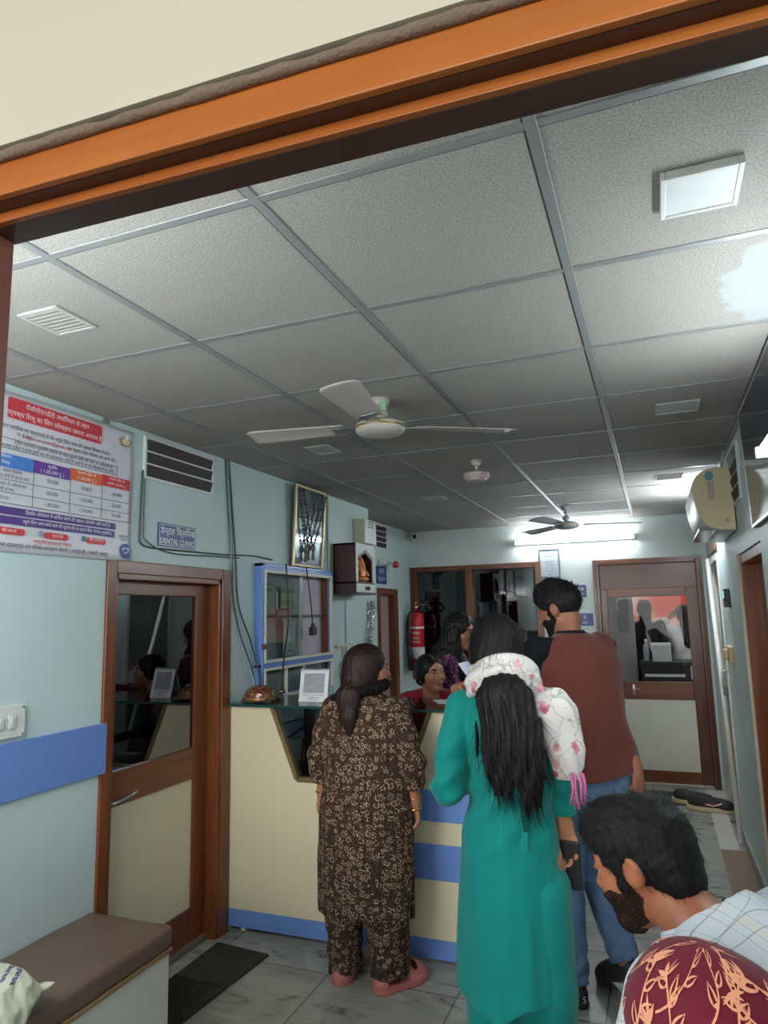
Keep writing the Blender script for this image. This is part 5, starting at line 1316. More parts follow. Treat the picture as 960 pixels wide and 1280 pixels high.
def skin(name, c):
    t = NT(name); v = t.coord(); a = lin(c)
    col = t.ramp(t.noise(v, 22, 4), [(.3, tuple(q*.9 for q in a)), (.7, tuple(min(1, q*1.06) for q in a))])
    t.bump(t.noise(v, 260, 2), .08, .002)
    t.b.inputs['Subsurface Weight'].default_value = .12; t.b.inputs['Subsurface Radius'].default_value = (.012, .005, .003); t.b.inputs['Subsurface Scale'].default_value = .4
    return t.set(col, .45, 0, .4)
def cloth(name, c, rough=.75, weave=420, var=.08, sheen=.2, spec=.2):
    t = NT(name); v = t.coord(); a = lin(c)
    col = t.ramp(t.noise(v, 5, 4), [(.3, tuple(q*(1-var) for q in a)), (.7, tuple(min(1, q*(1+var)) for q in a))])
    t.bump(t.noise(v, weave, 2), .12, .002)
    t.b.inputs['Sheen Weight'].default_value = sheen
    return t.set(col, rough, 0, spec)
def hairm(name, c, c2, rough=.5, axis=(90, 90, 6), spec=.22):
    t = NT(name); v = t.coord(axis)
    n = t.noise(v, 1.6, 5, .65)
    t.bump(n, .35, .006)
    return t.set(t.ramp(n, [(.3, lin(c)), (.75, lin(c2))]), rough, 0, spec)
LIP = pm('lip_rose', (166, 100, 88), .45); BROW = pm('brow_dark', (44, 34, 30), .7); IRIS = pm('iris_dark', (38, 26, 20), .15)

def add_strands(o, n, L, comb, width, seed=1, lift=.4, zmin=-9, bend=.4):
    """loose strand ribbons growing out of a hair mesh, kept in the same mesh"""
    rs = random.Random(seed); me = o.data; bm = bmesh.new(); bm.from_mesh(me); bm.verts.ensure_lookup_table(); bm.normal_update()
    V = [v for v in bm.verts if v.co.z > zmin]; new = []
    for i in range(n):
        v = rs.choice(V); nrm = v.normal.copy(); p = v.co.copy()
        c = Vector(comb(p)); c = (c-nrm*c.dot(nrm)); 
        if c.length < 1e-5: c = nrm.orthogonal()
        c.normalize(); c = (c+Vector((rs.gauss(0, .28), rs.gauss(0, .28), rs.gauss(0, .28)))).normalized()
        l = L*rs.uniform(.5, 1.15); side = c.cross(nrm); side = side.normalized()*width*rs.uniform(.6, 1.3) if side.length > 1e-4 else Vector((width, 0, 0))
        pts = []
        for k in range(4):
            u = k/3; pts.append(p-nrm*.002+c*l*u+nrm*(lift*l*u*(1-bend*u)))
        new.append((pts, side))
    for pts, side in new:
        r = [(bm.verts.new(q-side*(1-.9*i/3)), bm.verts.new(q+side*(1-.9*i/3))) for i, q in enumerate(pts)]
        for i in range(3): bm.faces.new((r[i][0], r[i][1], r[i+1][1], r[i+1][0])).smooth = True
    bm.to_mesh(me); bm.free()

def stubble():
    """short beard: dark hairs with the skin showing between them"""
    m = hairm('short_beard', (20, 14, 12), (50, 34, 27), .7, (200, 200, 200), .15); nt = m.node_tree; n, l = nt.nodes, nt.links
    tc = n.new('ShaderNodeTexCoord'); nz = n.new('ShaderNodeTexNoise'); nz.inputs['Scale'].default_value = 700; nz.inputs['Detail'].default_value = 2
    l.new(tc.outputs['Object'], nz.inputs['Vector'])
    rp = n.new('ShaderNodeValToRGB'); rp.color_ramp.elements[0].position = .50; rp.color_ramp.elements[1].position = .66; l.new(nz.outputs['Fac'], rp.inputs['Fac'])
    tr = n.new('ShaderNodeBsdfTransparent'); mx = n.new('ShaderNodeMixShader'); l.new(rp.outputs['Color'], mx.inputs[0])
    l.new(n['Principled BSDF'].outputs[0], mx.inputs[1]); l.new(tr.outputs[0], mx.inputs[2]); l.new(mx.outputs[0], n['Material Output'].inputs['Surface'])
    return m
sst = lambda a, b, x: (lambda t: t*t*(3-2*t))(np.clip((x-a)/(b-a), 0, 1))

# ------------------------------------------------------------------ 1: woman in brown printed kurta
w1 = Fig('person', 'woman in brown printed kurta and trousers standing at the counter with arms down', (-1.29, 3.02, 0), 0, dict(
    pelvis=(0, 0, .74), waist=(0, 0, .95), chest=(0, 0, 1.10), shL=(-.155, 0, 1.185), shR=(.155, 0, 1.175), elL=(-.226, -.015, .955), elR=(.232, -.015, .945),
    wrL=(-.228, .02, .795), wrR=(.226, .02, .785), hipL=(-.085, 0, .70), hipR=(.085, 0, .70), knL=(-.11, .01, .40), knR=(.09, .01, .40), anL=(-.135, .03, .075), anR=(.095, .03, .07),
    toeL=(-.15, .17, .022), toeR=(.185, .15, .022), head=(.018, .005, 1.352), head_rot=(math.radians(-58), math.radians(-3), 0), hs=.97,
    handL=dict(d=(.0, .06, -1), n=(.9, -.5, 0), curl=(.2, .26, .32, .38), s=.95), handR=dict(d=(.08, .1, -1), n=(-.8, -.5, 0), curl=(.2, .26, .32, .38), s=.95)), .88)
SK1 = skin('skin_brown_warm', (158, 108, 80))
w1.body((-.34, -.2, -.01), (.34, .24, 1.52), .007, [SK1, LIP, BROW], w1.facemat()); w1.eyes(IRIS)
def print_mat(name, base, mid, light, sc=30):
    t = NT(name); v = t.coord()
    nz = t.n('ShaderNodeTexNoise'); nz.inputs['Scale'].default_value = 60; t.l(v, nz.inputs['Vector'])
    wv = t.n('ShaderNodeVectorMath'); wv.operation = 'MULTIPLY_ADD'; t.l(nz.outputs['Color'], wv.inputs[0]); wv.inputs[1].default_value = (.008,)*3; t.l(v, wv.inputs[2])
    v1 = t.n('ShaderNodeTexVoronoi'); v1.inputs['Scale'].default_value = sc; v1.inputs['Randomness'].default_value = .55; t.l(wv.outputs[0], v1.inputs['Vector'])
    v2 = t.n('ShaderNodeTexVoronoi'); v2.inputs['Scale'].default_value = sc*4.2; v2.feature = 'DISTANCE_TO_EDGE'; t.l(wv.outputs[0], v2.inputs['Vector'])
    rings = t.math('SINE', t.math('MULTIPLY', v1.outputs['Distance'], 21))
    pet = t.math('GREATER_THAN', v2.outputs['Distance'], .14)
    msk = t.math('MULTIPLY', t.math('GREATER_THAN', rings, -.45), pet)
    big = t.math('LESS_THAN', v1.outputs['Distance'], .58)
    fl = t.math('MULTIPLY', msk, big)
    vine = t.math('MULTIPLY', pet, .6)
    col = t.mix(vine, lin(base), lin(mid)); col = t.mix(fl, col, lin(light))
    t.bump(t.noise(v, 400, 2), .1, .002)
    return t.set(col, .8, 0, .15)
PR1 = print_mat('brown_floral_print', (36, 23, 19), (104, 78, 60), (176, 150, 122), 33)
def kf1(th, z):
    a = sst(.95, .45, z)
    return .018*a*np.sin(5*th+2.2+z*2)+.012*a*np.sin(9*th+z*4)+.012*np.sin(3*th+z*9)*sst(.6, 1., z)*sst(1.25, 1.05, z)
PROF1 = [(.30, -.01, .0, .222, .145), (.50, -.005, 0, .226, .148), (.72, 0, 0, .222, .152), (.82, 0, 0, .212, .14), (.95, 0, 0, .192, .118), (1.06, 0, 0, .190, .118), (1.15, 0, 0, .176, .108), (1.21, 0, 0, .125, .08), (1.25, 0, 0, .075, .06)]
def kurta1(p):
    d = loft(p, PROF1, kf1)
    d = smin(d, cap(p, (-.14, 0, 1.18), (.14, 0, 1.172), .055), .04)
    for s, el, wr in ((-1, A_(-.226, -.015, .955), A_(-.231, .008, .79)), (1, A_(.232, -.015, .945), A_(.231, .008, .78))):
        a = chain(p, (A_(s*.152, 0, 1.175), A_(s*.195, -.01, 1.06), el, wr), (.062, .058, .052, .047), .03)
        a = a+.004*np.sin(p[:, 2]*70+p[:, 1]*30)*sst(1.1, .95, p[:, 2])
        d = smin(d, smax(a, .835-p[:, 2]+.0*p[:, 0], .004), .014)
    d = d+.0025*vnoise(p, 22, 9)
    # side slits
    for s in (-1, 1): d = smax(d, -np.maximum(np.abs(p[:, 1]+.02)-.010*sst(.56, .3, p[:, 2]), np.maximum(.15-s*p[:, 0], p[:, 2]-.56)), .004)
    return smax(d, -(.305+.012*np.sin(p[:, 0]*14+1)-p[:, 2])*-1*1.0 if False else (.305+.010*np.sin(p[:, 0]*14+1))-p[:, 2], .004)
sdf_obj('kurta', kurta1, (-.34, -.2, .28), (.34, .2, 1.28), .0065, PR1, w1.t)
def pants1(p):
    d = chain(p, (A_(-.075, 0, .60), A_(-.115, .0, .33), A_(-.128, .02, .06)), (.11, .092, .074), .03)
    d = smin(d, chain(p, (A_(.075, 0, .60), A_(.088, 0, .33), A_(.092, .02, .05)), (.11, .098, .084), .03), .02)
    d = d+.004*np.sin(p[:, 2]*55+6*np.sin(p[:, 0]*20))*sst(.3, .1, p[:, 2])+.003*vnoise(p, 28, 4)
    return smax(d, .048+.012*np.sin(p[:, 0]*9)-p[:, 2], .004)
sdf_obj('trousers', pants1, (-.26, -.16, .02), (.26, .18, .66), .0065, PR1, w1.t)
PINKS = pm('pink_rubber', (186, 106, 98), .5, var=.06)
for a, an, toe in (('L', A_(-.128, -.01, 0), A_(-.15, .19, 0)), ('R', A_(.075, -.02, 0), A_(.20, .15, 0))):
    h = unit(toe-an); sd = np.cross(h, A_(0, 0, 1)); L = np.linalg.norm(toe-an)
    def sandal(p, an=an, h=h, sd=sd, L=L):
        q = np.stack([(p-an)@sd, (p-an)@h, p[:, 2]], 1)
        sole = smax(sU(.05, ell(q, (0, .0, .02), (.042, .05, .09)), ell(q, (0, L*.75, .02), (.05, .075, .09)), ell(q, (0, L*.4, .02), (.043, .08, .09))), np.maximum(-q[:, 2], q[:, 2]-.034), .005)
        st = smax(np.abs(ell(q, (0, L*.72, .02), (.05, .06, .062)))-.004, .015-q[:, 2], .004)
        st = smax(st, -cap(q, (-.08, L*.66, .075), (.08, L*.70, .075), .014), .004)
        hl = smax(np.abs(ell(q, (0, .0, .03), (.043, .047, .05)))-.004, np.maximum(q[:, 1]-.0, np.abs(q[:, 2]-.045)-.012), .004)
        return sU(.006, sole, st, hl)
    c = (an+toe)/2
    sdf_obj('sandal', sandal, c-A_(.17, .19, .03)*A_(1, 1, .5), c+A_(.17, .19, .12), .0055, PINKS, w1.t)
HR1 = hairm('dark_brown_hair', (22, 14, 13), (56, 34, 30), .5)
def hair1(p):
    q = w1.hq(p)
    d = ell(q, (0, -.016, .03), (.089, .106, .093))
    d = smin(d, ell(q, (0, -.055, -.04), (.072, .06, .075)), .05)
    d = smin(d, ell(np.stack([np.abs(q[:, 0]), q[:, 1], q[:, 2]], 1), (.066, -.008, -.03), (.026, .042, .075)), .03)
    d = smax(d, -ell(q, (0, .095, -.04), (.066, .075, .104)), .014)
    d = smax(d, -.135-q[:, 2], .02)
    pt = [w1.hw((0, -.075, -.07)), A_(-.035, -.112, 1.235), A_(-.03, -.125, 1.15), A_(-.022, -.122, 1.07)]
    d = smin(d, fcap(p, pt[0], pt[1], .052, .042, (0, 1, 0), .5), .03); d = smin(d, fcap(p, pt[1], pt[2], .042, .030, (0, 1, 0), .45), .03); d = smin(d, fcap(p, pt[2], pt[3], .030, .006, (0, 1, 0), .5), .02)
    return d+.0008*np.sin(q[:, 0]*330+4*np.sin(q[:, 2]*14))+.0006*np.sin(q[:, 0]*610+q[:, 2]*30)
ho = sdf_obj('hair', hair1, (-.16, -.22, 1.03), (.16, .16, 1.50), .005, HR1, w1.t)
add_strands(ho, 700, .05, lambda p: (0, -.1, -1), .0009, 2, .06)
def coll1(p):
    r = np.sqrt((p[:, 0]/.098)**2+((p[:, 1]+.004)/.085)**2)
    ring = (np.abs(r-1)*.085)
    d = np.sqrt(ring**2+((p[:, 2]-1.262-.02*p[:, 0]/.1)*.8)**2)-.021
    d = smin(d, cap(p, (-.07, -.07, 1.25), (-.125, -.075, 1.225), .028, .012), .03)
    return d+.004*vnoise(p, 60, 8)+.002*np.sin(np.arctan2(p[:, 1], p[:, 0])*24)
sdf_obj('black_neck_scarf', coll1, (-.17, -.14, 1.19), (.15, .12, 1.32), .005, cloth('black_cotton', (14, 12, 13), .9, sheen=.0), w1.t)
for wr_, zz in ((w1.J['wrL'], (.0,)), (w1.J['wrR'], (.012, -.034))):
    for z in zz:
        b = B(); c = wr_+A_(0, -.004, z); b.tube([(c[0]+.031*math.cos(a), c[1]+.029*math.sin(a), c[2]+.005*math.sin(a+1)) for a in [k*2*math.pi/24 for k in range(24)]], .0034, 7, True)
        b.obj('gold_bangle', pm('gold', (222, 164, 76), .25, .9), w1.t, True, True)
b = B(); b.ball(w1.hw((.083, -.004, -.04)), .006, 10); b.obj('earring', pm('gold', (222, 164, 76), .25, .9), w1.t, True, True)

# ------------------------------------------------------------------ 2: woman in teal
w2 = Fig('person', 'woman in long teal kurta with long black hair and a white floral scarf', (-.505, 2.42, 0), math.radians(4), dict(
    pelvis=(0, 0, .84), waist=(0, 0, 1.04), chest=(0, 0, 1.20), shL=(-.155, 0, 1.285), shR=(.16, 0, 1.27), elL=(-.198, -.06, 1.02), elR=(.168, .03, 1.03),
    wrL=(-.12, .17, 1.07), wrR=(.166, .06, .895), hipL=(-.085, 0, .80), hipR=(.085, 0, .80), knL=(-.09, .01, .44), knR=(.09, .01, .44), anL=(-.08, -.01, .08), anR=(.09, -.01, .08),
    toeL=(-.10, .17, .022), toeR=(.11, .16, .022), head=(-.03, .03, 1.478), head_rot=(math.radians(12), math.radians(-14), math.radians(0)), hs=.98,
    handL=dict(d=(.5, .85, .1), n=(.5, -.2, .8), curl=(.5, .55, .6, .6)), handR=dict(d=(.12, .05, -1), n=(-.25, -1, 0), curl=(.42, .45, .48, .5), s=.95, thumb=.4)), .88)
SK2 = skin('skin_wheat', (176, 124, 94))
w2.body((-.34, -.22, -.01), (.36, .4, 1.64), .008, [SK2, LIP, BROW], w2.facemat()); w2.eyes(IRIS)
TEAL = cloth('teal_cotton', (0, 126, 118), .7, 380, .05, .15)
def kf2(th, z):
    a = sst(1.0, .55, z)
    return .024*a*np.sin(4*th+1+z*1.5)+.020*a*np.sin(7*th+2+z*3)+.012*a*np.sin(13*th-z*5)+.005*np.sin(19*th+z*7)
PROF2 = [(.26, -.025, -.01, .176, .15), (.50, -.02, -.005, .172, .145), (.74, -.012, 0, .166, .138), (.86, -.008, 0, .158, .130), (1.0, 0, 0, .138, .108), (1.12, 0, 0, .143, .11), (1.22, 0, 0, .158, .108), (1.29, 0, 0, .135, .085), (1.335, 0, 0, .075, .06)]
def kurta2(p):
    d = loft(p, PROF2, kf2)
    d = smin(d, cap(p, (-.135, 0, 1.275), (.14, 0, 1.265), .054), .04)
    x, y, z = p.T
    a = chain(p, (A_(-.152, 0, 1.275), A_(-.182, -.03, 1.14), A_(-.199, -.06, 1.015), A_(-.16, .06, 1.035), A_(-.135, .14, 1.06)), (.06, .058, .052, .046, .04), .02)
    a = a+.005*np.sin(z*55+y*45+3*np.sin(x*20))*sst(1.22, 1.1, z)
    c = chain(p, (A_(.145, 0, 1.262), A_(.162, .015, 1.14), A_(.168, .03, 1.03), A_(.168, .055, .92)), (.06, .056, .05, .042), .02)
    c = smax(c+.003*np.sin(z*60+x*30), .925-z, .004)
    d = smin(smin(d, a, .012), c, .012)
    # drag folds at the waist and a centre pull
    d = d+.006*np.sin(x*42-z*34+4*np.sin(z*9))*sst(1.12, 1.0, z)*sst(.78, .92, z)*sst(.02, -.05, y)
    d = d+.0022*vnoise(p, 20, 12)
    for s in (-1, 1): d = smax(d, -np.maximum(np.abs(y-.015)-.014*sst(.80, .3, z), np.maximum(.11-s*(x+.015), z-.80)), .004)
    hem = np.where(y < .02, .405-.045*np.exp(-((x+.06)/.09)**2), .37)+.006*np.sin(x*45)
    return smax(d, hem-z, .004)
sdf_obj('kurta', kurta2, (-.34, -.2, .18), (.34, .24, 1.38), .006, TEAL, w2.t)
def pants2(p):
    d = chain(p, (A_(-.075, 0, .70), A_(-.088, 0, .4), A_(-.085, .0, .07)), (.105, .09, .08), .03)
    d = smin(d, chain(p, (A_(.078, 0, .70), A_(.088, 0, .4), A_(.092, .0, .07)), (.105, .09, .08), .03), .008)
    return smax(d+.004*vnoise(p*A_(1, 1, .4), 40, 3), .06-p[:, 2], .004)
sdf_obj('trousers', pants2, (-.24, -.16, .03), (.24, .16, .8), .008, TEAL, w2.t)
for s in (-1, 1):
    b = B(); b.prism([(-.045, -.05), (.045, -.05), (.05, .12), (.03, .19), (-.03, .19), (-.05, .12)], (s*.09, 0, .001), (1, 0, 0), (0, 1, 0), (0, 0, .022), .006); b.obj('sandal', pm('tan_sandal', (120, 84, 60), .6), w2.t, False, True)
b = B(); b.tube([(.03, -.118, 1.02), (.045, -.128, .98), (.05, -.132, .93), (.055, -.14, .90)], .004, 6); b.prism([(0, 0), (.02, -.005), (.014, -.06), (-.012, -.055)], (.05, -.142, .92), (1, 0, 0), (0, 0, 1), (0, -.004, 0)); b.obj('back_tie', TEAL, w2.t, False, True)
HR2 = hairm('black_hair', (8, 8, 8), (36, 32, 30), .48)
def hair2(p):
    q = w2.hq(p); x, y, z = p.T
    d = ell(q, (0, -.016, .03), (.088, .108, .092))
    d = smin(d, ell(q, (.0, -.05, -.05), (.078, .062, .085)), .05)
    d = smin(d, ell(np.stack([np.abs(q[:, 0]), q[:, 1], q[:, 2]], 1), (.066, -.008, -.03), (.026, .042, .075)), .03)
    d = smax(d, -ell(q, (0, .098, -.04), (.066, .075, .106)), .014)
    w = .05*np.sin(z*14+1)*.35
    pt = [A_(-.02, -.075, 1.40), A_(.02, -.135, 1.29), A_(.038, -.148, 1.17), A_(.052, -.14, 1.08), A_(.066, -.125, .985)]
    P = p-np.stack([w*.4*sst(1.3, 1.1, z), 0*z, 0*z], 1)
    rs_ = (.060, .082, .084, .072, .032)
    for i in range(4): d = smin(d, fcap(P, pt[i], pt[i+1], rs_[i], rs_[i+1], (0, 1, 0), .42), .035)
    wav = x*260+5*np.sin(z*11+x*4)+2.5*np.sin(z*23+1)
    lo_ = sst(1.36, 1.28, z)
    d = d+(.0007+.0022*lo_)*np.sin(wav)+(.0005+.0022*lo_)*np.sin(x*120+4*np.sin(z*13+2))
    tip = 1.0+.05*np.sin(x*55)+.03*np.sin(x*140+2)
    return smax(d, (tip-z)*.6, .02)
ho = sdf_obj('hair', hair2, (-.16, -.24, .92), (.2, .2, 1.62), .0048, HR2, w2.t)
add_strands(ho, 3200, .11, lambda p: (.22*math.sin(p.z*15+p.x*7)+.06, -.02, -1) if p.z < 1.36 else (0, -.5, -1), .0008, 5, .03, .93)
add_strands(ho, 160, .08, lambda p: (.25*math.sin(p.z*30), -.1, -1), .0007, 8, .10, .95)
# scarf wrapped round the neck and falling over the right shoulder
def under2(p):
    d = kurta2(p); d = smin(d, cap(p, (0, 0, 1.28), (-.01, .02, 1.42), .062, .06), .04)
    return smin(d, smax(hair2s(p), 1.16-p[:, 2], .02)+.006, .03)
def hair2s(p):
    pt = [A_(-.02, -.06, 1.42), A_(.02, -.11, 1.29), A_(.03, -.12, 1.2)]
    return smin(fcap(p, pt[0], pt[1], .06, .082, (0, 1, 0), .42), fcap(p, pt[1], pt[2], .082, .08, (0, 1, 0), .42), .03)
def scarf2(p):
    x, y, z = p.T
    th = np.arctan2(y+.01, x)
    # neck band: tilted torus, low on the left, high at the back
    zc = 1.372+.032*np.cos(th+1.2)
    r = np.sqrt((x+.005)**2+(y+.012)**2)
    band = np.sqrt(((r-.098-.035*(z-1.37)*-4)*.75)**2+((z-zc)*.40)**2)-.022
    band = band+.0022*np.sin((z-.06*np.cos(th+1.2))*130+1.5*th)+.0025*vnoise(p, 22, 6)
    reg = chain(p, (A_(.06, -.10, 1.36), A_(.13, -.05, 1.30), A_(.195, -.02, 1.20), A_(.215, -.02, 1.10)), (.055, .078, .088, .075), .03)
    un = smin(kurta2s(p), cap(p, (0, 0, 1.28), (0, .02, 1.4), .07), .04)
    drape = smax(np.abs(un-.018-.005*np.sin(x*60+z*25)-.004*np.sin(y*110+z*40))-.006, reg, .008)
    drape = smax(drape, 1.075+.02*np.sin(y*40)-z, .004)
    return smin(band, drape, .014)
def kurta2s(p):
    d = loft(p, PROF2); d = smin(d, cap(p, (-.135, 0, 1.275), (.14, 0, 1.265), .054), .04)
    return smin(d, chain(p, (A_(.145, 0, 1.262), A_(.165, .015, 1.14), A_(.17, .03, 1.03)), (.06, .058, .054), .02), .02)
t = NT('white_floral_scarf'); v = t.coord()
nz = t.n('ShaderNodeTexNoise'); nz.inputs['Scale'].default_value = 26; nz.inputs['Detail'].default_value = 4; t.l(v, nz.inputs['Vector'])
wv = t.n('ShaderNodeVectorMath'); wv.operation = 'MULTIPLY_ADD'; t.l(nz.outputs['Color'], wv.inputs[0]); wv.inputs[1].default_value = (.05,)*3; t.l(v, wv.inputs[2])
vo = t.n('ShaderNodeTexVoronoi'); vo.inputs['Scale'].default_value = 19; t.l(wv.outputs[0], vo.inputs['Vector'])
ran = t.ramp(vo.outputs['Color'], [(.36, (0,)*3), (.4, (1,)*3)])
flo = t.ramp(vo.outputs['Distance'], [(.3, (1,)*3), (.4, (0,)*3)]); flo = t.mix(1., flo, ran, 'MULTIPLY')
col = t.mix(flo, lin((228, 222, 216)), t.ramp(nz.outputs['Fac'], [(.4, lin((196, 92, 122))), (.6, lin((236, 176, 180)))]))
vw = t.n('ShaderNodeTexVoronoi'); vw.inputs['Scale'].default_value = 11; vw.feature = 'DISTANCE_TO_EDGE'; t.l(wv.outputs[0], vw.inputs['Vector'])
col = t.mix(t.ramp(vw.outputs['Distance'], [(.01, (.5,)*3), (.022, (0,)*3)]), col, lin((120, 112, 96)))
blo = t.noise(v, 16, 3); col = t.mix(t.ramp(blo, [(.6, (0,)*3), (.66, (.7,)*3)]), col, lin((132, 146, 136)))
t.set(col, .8, 0, .15)
sdf_obj('scarf', scarf2, (-.17, -.2, 1.02), (.34, .16, 1.46), .005, t.m, w2.t)
b = B(); rr = random.Random(3)
for k in range(15):
    x = .225+rr.uniform(-.02, .02); y = -.085+rr.uniform(-.02, .03); z = 1.085
    b.tube([(x, y, z), (x+rr.uniform(-.008, .008), y-.004, z-.035), (x+rr.uniform(-.012, .012), y, z-.075-rr.uniform(0, .03))], .0035, 5)
b.obj('pink_tassel', pm('pink_tassel', (200, 112, 156), .9), w2.t, True, True)
b = B(); hw = w2.J['wrR']; b.box(-.038, .038, -.006, .006, -.075, .075, .004, M=Matrix.Translation(tuple(hw+A_(.012, -.018, -.125))) @ Matrix.Rotation(math.radians(-12), 4, 'Z'))
ph = b.obj('phone_tmp', M_BLACK); me_ = ph.data; ph.name = 'mobile_phone'
ph.matrix_world = WM[w2.t.name] @ Matrix.Translation(ph.location); ph.location = ph.matrix_world.translation.copy(); tag(ph, 'black mobile phone held low in the hand of the woman in teal', 'phone')

# ------------------------------------------------------------------ 3: man in maroon waistcoat
m1 = Fig('person', 'man in maroon waistcoat, black tee and blue jeans leaning at the counter end', (-.335, 3.22, 0), math.radians(42), dict(
    pelvis=(0, 0, .92), waist=(0, .0, 1.10), chest=(0, .02, 1.30), shL=(-.195, .045, 1.44), shR=(.15, .045, 1.425), elL=(-.245, .14, 1.205), elR=(.11, .02, 1.16),
    wrL=(-.13, .33, 1.165), wrR=(.165, -.12, .935), hipL=(-.09, 0, .88), hipR=(.09, 0, .88), knL=(-.105, .05, .50), knR=(.07, .08, .48), anL=(-.10, .035, .09), anR=(.085, -.07, .16),
    toeL=(-.115, .235, .03), toeR=(.105, .11, .035), head=(-.01, .11, 1.605), head_rot=(math.radians(30), math.radians(-20), 0), hs=1.02,
    handL=dict(d=(.35, .9, -.1), n=(.6, 0, -.7), curl=(.4, .45, .5, .5)), handR=dict(d=(.0, -.15, -1), n=(-.3, 1, 0), curl=(.9, 1.0, 1.05, 1.1), s=1.0, thumb=.4)), 1.0, True)
SK3 = skin('skin_ruddy', (168, 112, 88))
m1.body((-.4, -.24, -.01), (.4, .6, 1.78), .009, [SK3, LIP, BROW], m1.facemat()); m1.eyes(IRIS)
MAR = cloth('maroon_suiting', (114, 59, 49), .8, 300, .05, .2)
PV = [(.90, .012, .0, .252, .17), (1.0, .008, 0, .236, .157), (1.12, 0, .005, .21, .138), (1.26, 0, .015, .212, .135), (1.38, 0, .02, .215, .125), (1.44, 0, .03, .165, .1), (1.50, 0, .05, .075, .07)]
def vest(p):
    x, y, z = p.T
    d = loft(p, PV, lambda th, zz: .012*np.sin(4*th+zz*4)*sst(1.3, 1., zz)+.006*np.sin(9*th+zz*9))
    d = smin(d, cap(p, (-.15, .035, 1.43), (.15, .03, 1.43), .05), .04)
    d = smin(d, cap(p, (.15, .05, 1.43), (.19, .085, 1.38), .072), .03)
    d = smax(d, -ell(p, (-.245, .05, 1.38), (.06, .085, .12)), .012)
    d = d+.003*vnoise(p, 16, 5)+.0025*np.sin(z*26+x*14)*sst(1.25, 1.1, z)*sst(.9, 1., z)
    return smax(d, .905+.012*np.sin(x*9)-z, .004)
sdf_obj('waistcoat', vest, (-.3, -.22, .87), (.3, .26, 1.54), .007, MAR, m1.t)
def tee(p):
    d = loft(p, [(a, b_, c, e*.93, g*.92) for a, b_, c, e, g in PV if a > 1.0]+[(1.515, 0, .055, .062, .062)])
    d = smin(d, cap(p, (-.17, .04, 1.435), (.17, .035, 1.435), .052), .03)
    for s, el, wr in ((-1, m1.J['elL'], m1.J['wrL']), (1, m1.J['elR'], m1.J['wrR'])):
        a = chain(p, (A_(s*(.19 if s < 0 else .15), .042, 1.42), el), (.07, .064) if s < 0 else (.055, .05), .02)
        v_ = unit(el-A_(s*.17, .042, 1.425)); a = smax(a, (p-el)@v_+.0, .004)
        d = smin(d, a+.003*vnoise(p, 30, 7), .015)
    return d
sdf_obj('tee_shirt', tee, (-.36, -.2, .98), (.36, .3, 1.56), .008, cloth('black_jersey', (20, 22, 27), .8, sheen=.03), m1.t)
def denim():
    t = NT('blue_denim'); v = t.coord(); n = t.noise(v, 4, 4); f = t.noise(t.coord((260, 260, 40)), 3, 2)
    c = t.ramp(n, [(.35, lin((60, 86, 122))), (.68, lin((108, 140, 176)))]); c = t.mix(t.math('MULTIPLY', f, .35), c, lin((150, 170, 196)))
    t.bump(f, .2, .002); return t.set(c, .8, 0, .2)
DEN = denim()
def jeans(p):
    x, y, z = p.T
    d = loft(p, [(.80, 0, 0, .165, .12), (.88, 0, -.005, .178, .128), (.97, 0, 0, .172, .118), (1.0, 0, 0, .168, .115)])
    d = smin(d, chain(p, (A_(-.085, 0, .86), A_(-.108, .045, .50), A_(-.103, .035, .10)), (.095, .075, .062), .03), .04)
    d = smin(d, chain(p, (A_(.085, 0, .86), A_(.068, .075, .48), A_(.083, -.06, .19)), (.095, .075, .062), .03), .04)
    d = smin(d, ell(p, (-.08, -.075, .86), (.075, .055, .09)), .03); d = smin(d, ell(p, (.08, -.075, .86), (.075, .055, .09)), .03)
    k = sst(.3, .12, z)+.7*np.exp(-((z-.48)/.08)**2)+.5*np.exp(-((z-.78)/.06)**2)
    d = d+.005*k*np.sin(z*75+8*np.sin(x*16+y*12))+.002*vnoise(p, 24, 6)
    e = np.where(x < -.01, .085-z, ((p-A_(.083, -.06, .165))@unit(A_(.03, -.14, -.30))))
    return smax(d, e, .004)
sdf_obj('jeans', jeans, (-.26, -.24, .05), (.26, .22, 1.03), .008, DEN, m1.t)
for sx in (-1, 1):                                     # back pockets
    b = B(); b.prism([(-.055, .06), (.055, .06), (.055, -.04), (0, -.075), (-.055, -.04)], (sx*.085, -.128, .86), (1, .25*sx, 0), (0, -.06, 1), (0, .012, 0), .003); b.obj('pocket', DEN, m1.t, False, True)
SHO = pm('dark_shoe', (40, 40, 42), .5)
def mshoe(an, toe, nm):
    h = toe-an; L = np.linalg.norm(h); h = h/L; up = unit(A_(0, 0, 1)-h*h[2]); sd = np.cross(h, up)
    def f(p):
        q = np.stack([(p-an)@sd, (p-an)@h, (p-an)@up], 1)
        d = sU(.04, ell(q, (0, .015, .035), (.041, .055, .05)), ell(q, (0, .12, .03), (.046, .10, .042)), ell(q, (0, .2, .022), (.045, .06, .03)))
        d = smax(d, -q[:, 2], .006); d = smax(d, -ell(q, (0, .0, .10), (.03, .06, .05)), .008)
        s_ = smax(sU(.05, ell(q, (0, .02, 0), (.046, .062, .06)), ell(q, (0, .17, 0), (.052, .095, .06)), ell(q, (0, .09, 0), (.043, .08, .06))), np.abs(q[:, 2]-.004)-.011, .004)
        return smin(d, s_, .003)
    c = (an+toe)/2
    return sdf_obj(nm, f, c-.2, c+.2, .006, SHO, m1.t)
mshoe(A_(-.103, .005, .012), A_(-.125, .255, .012), 'shoe'); mshoe(A_(.087, -.095, .115), A_(.105, .10, .02), 'shoe')
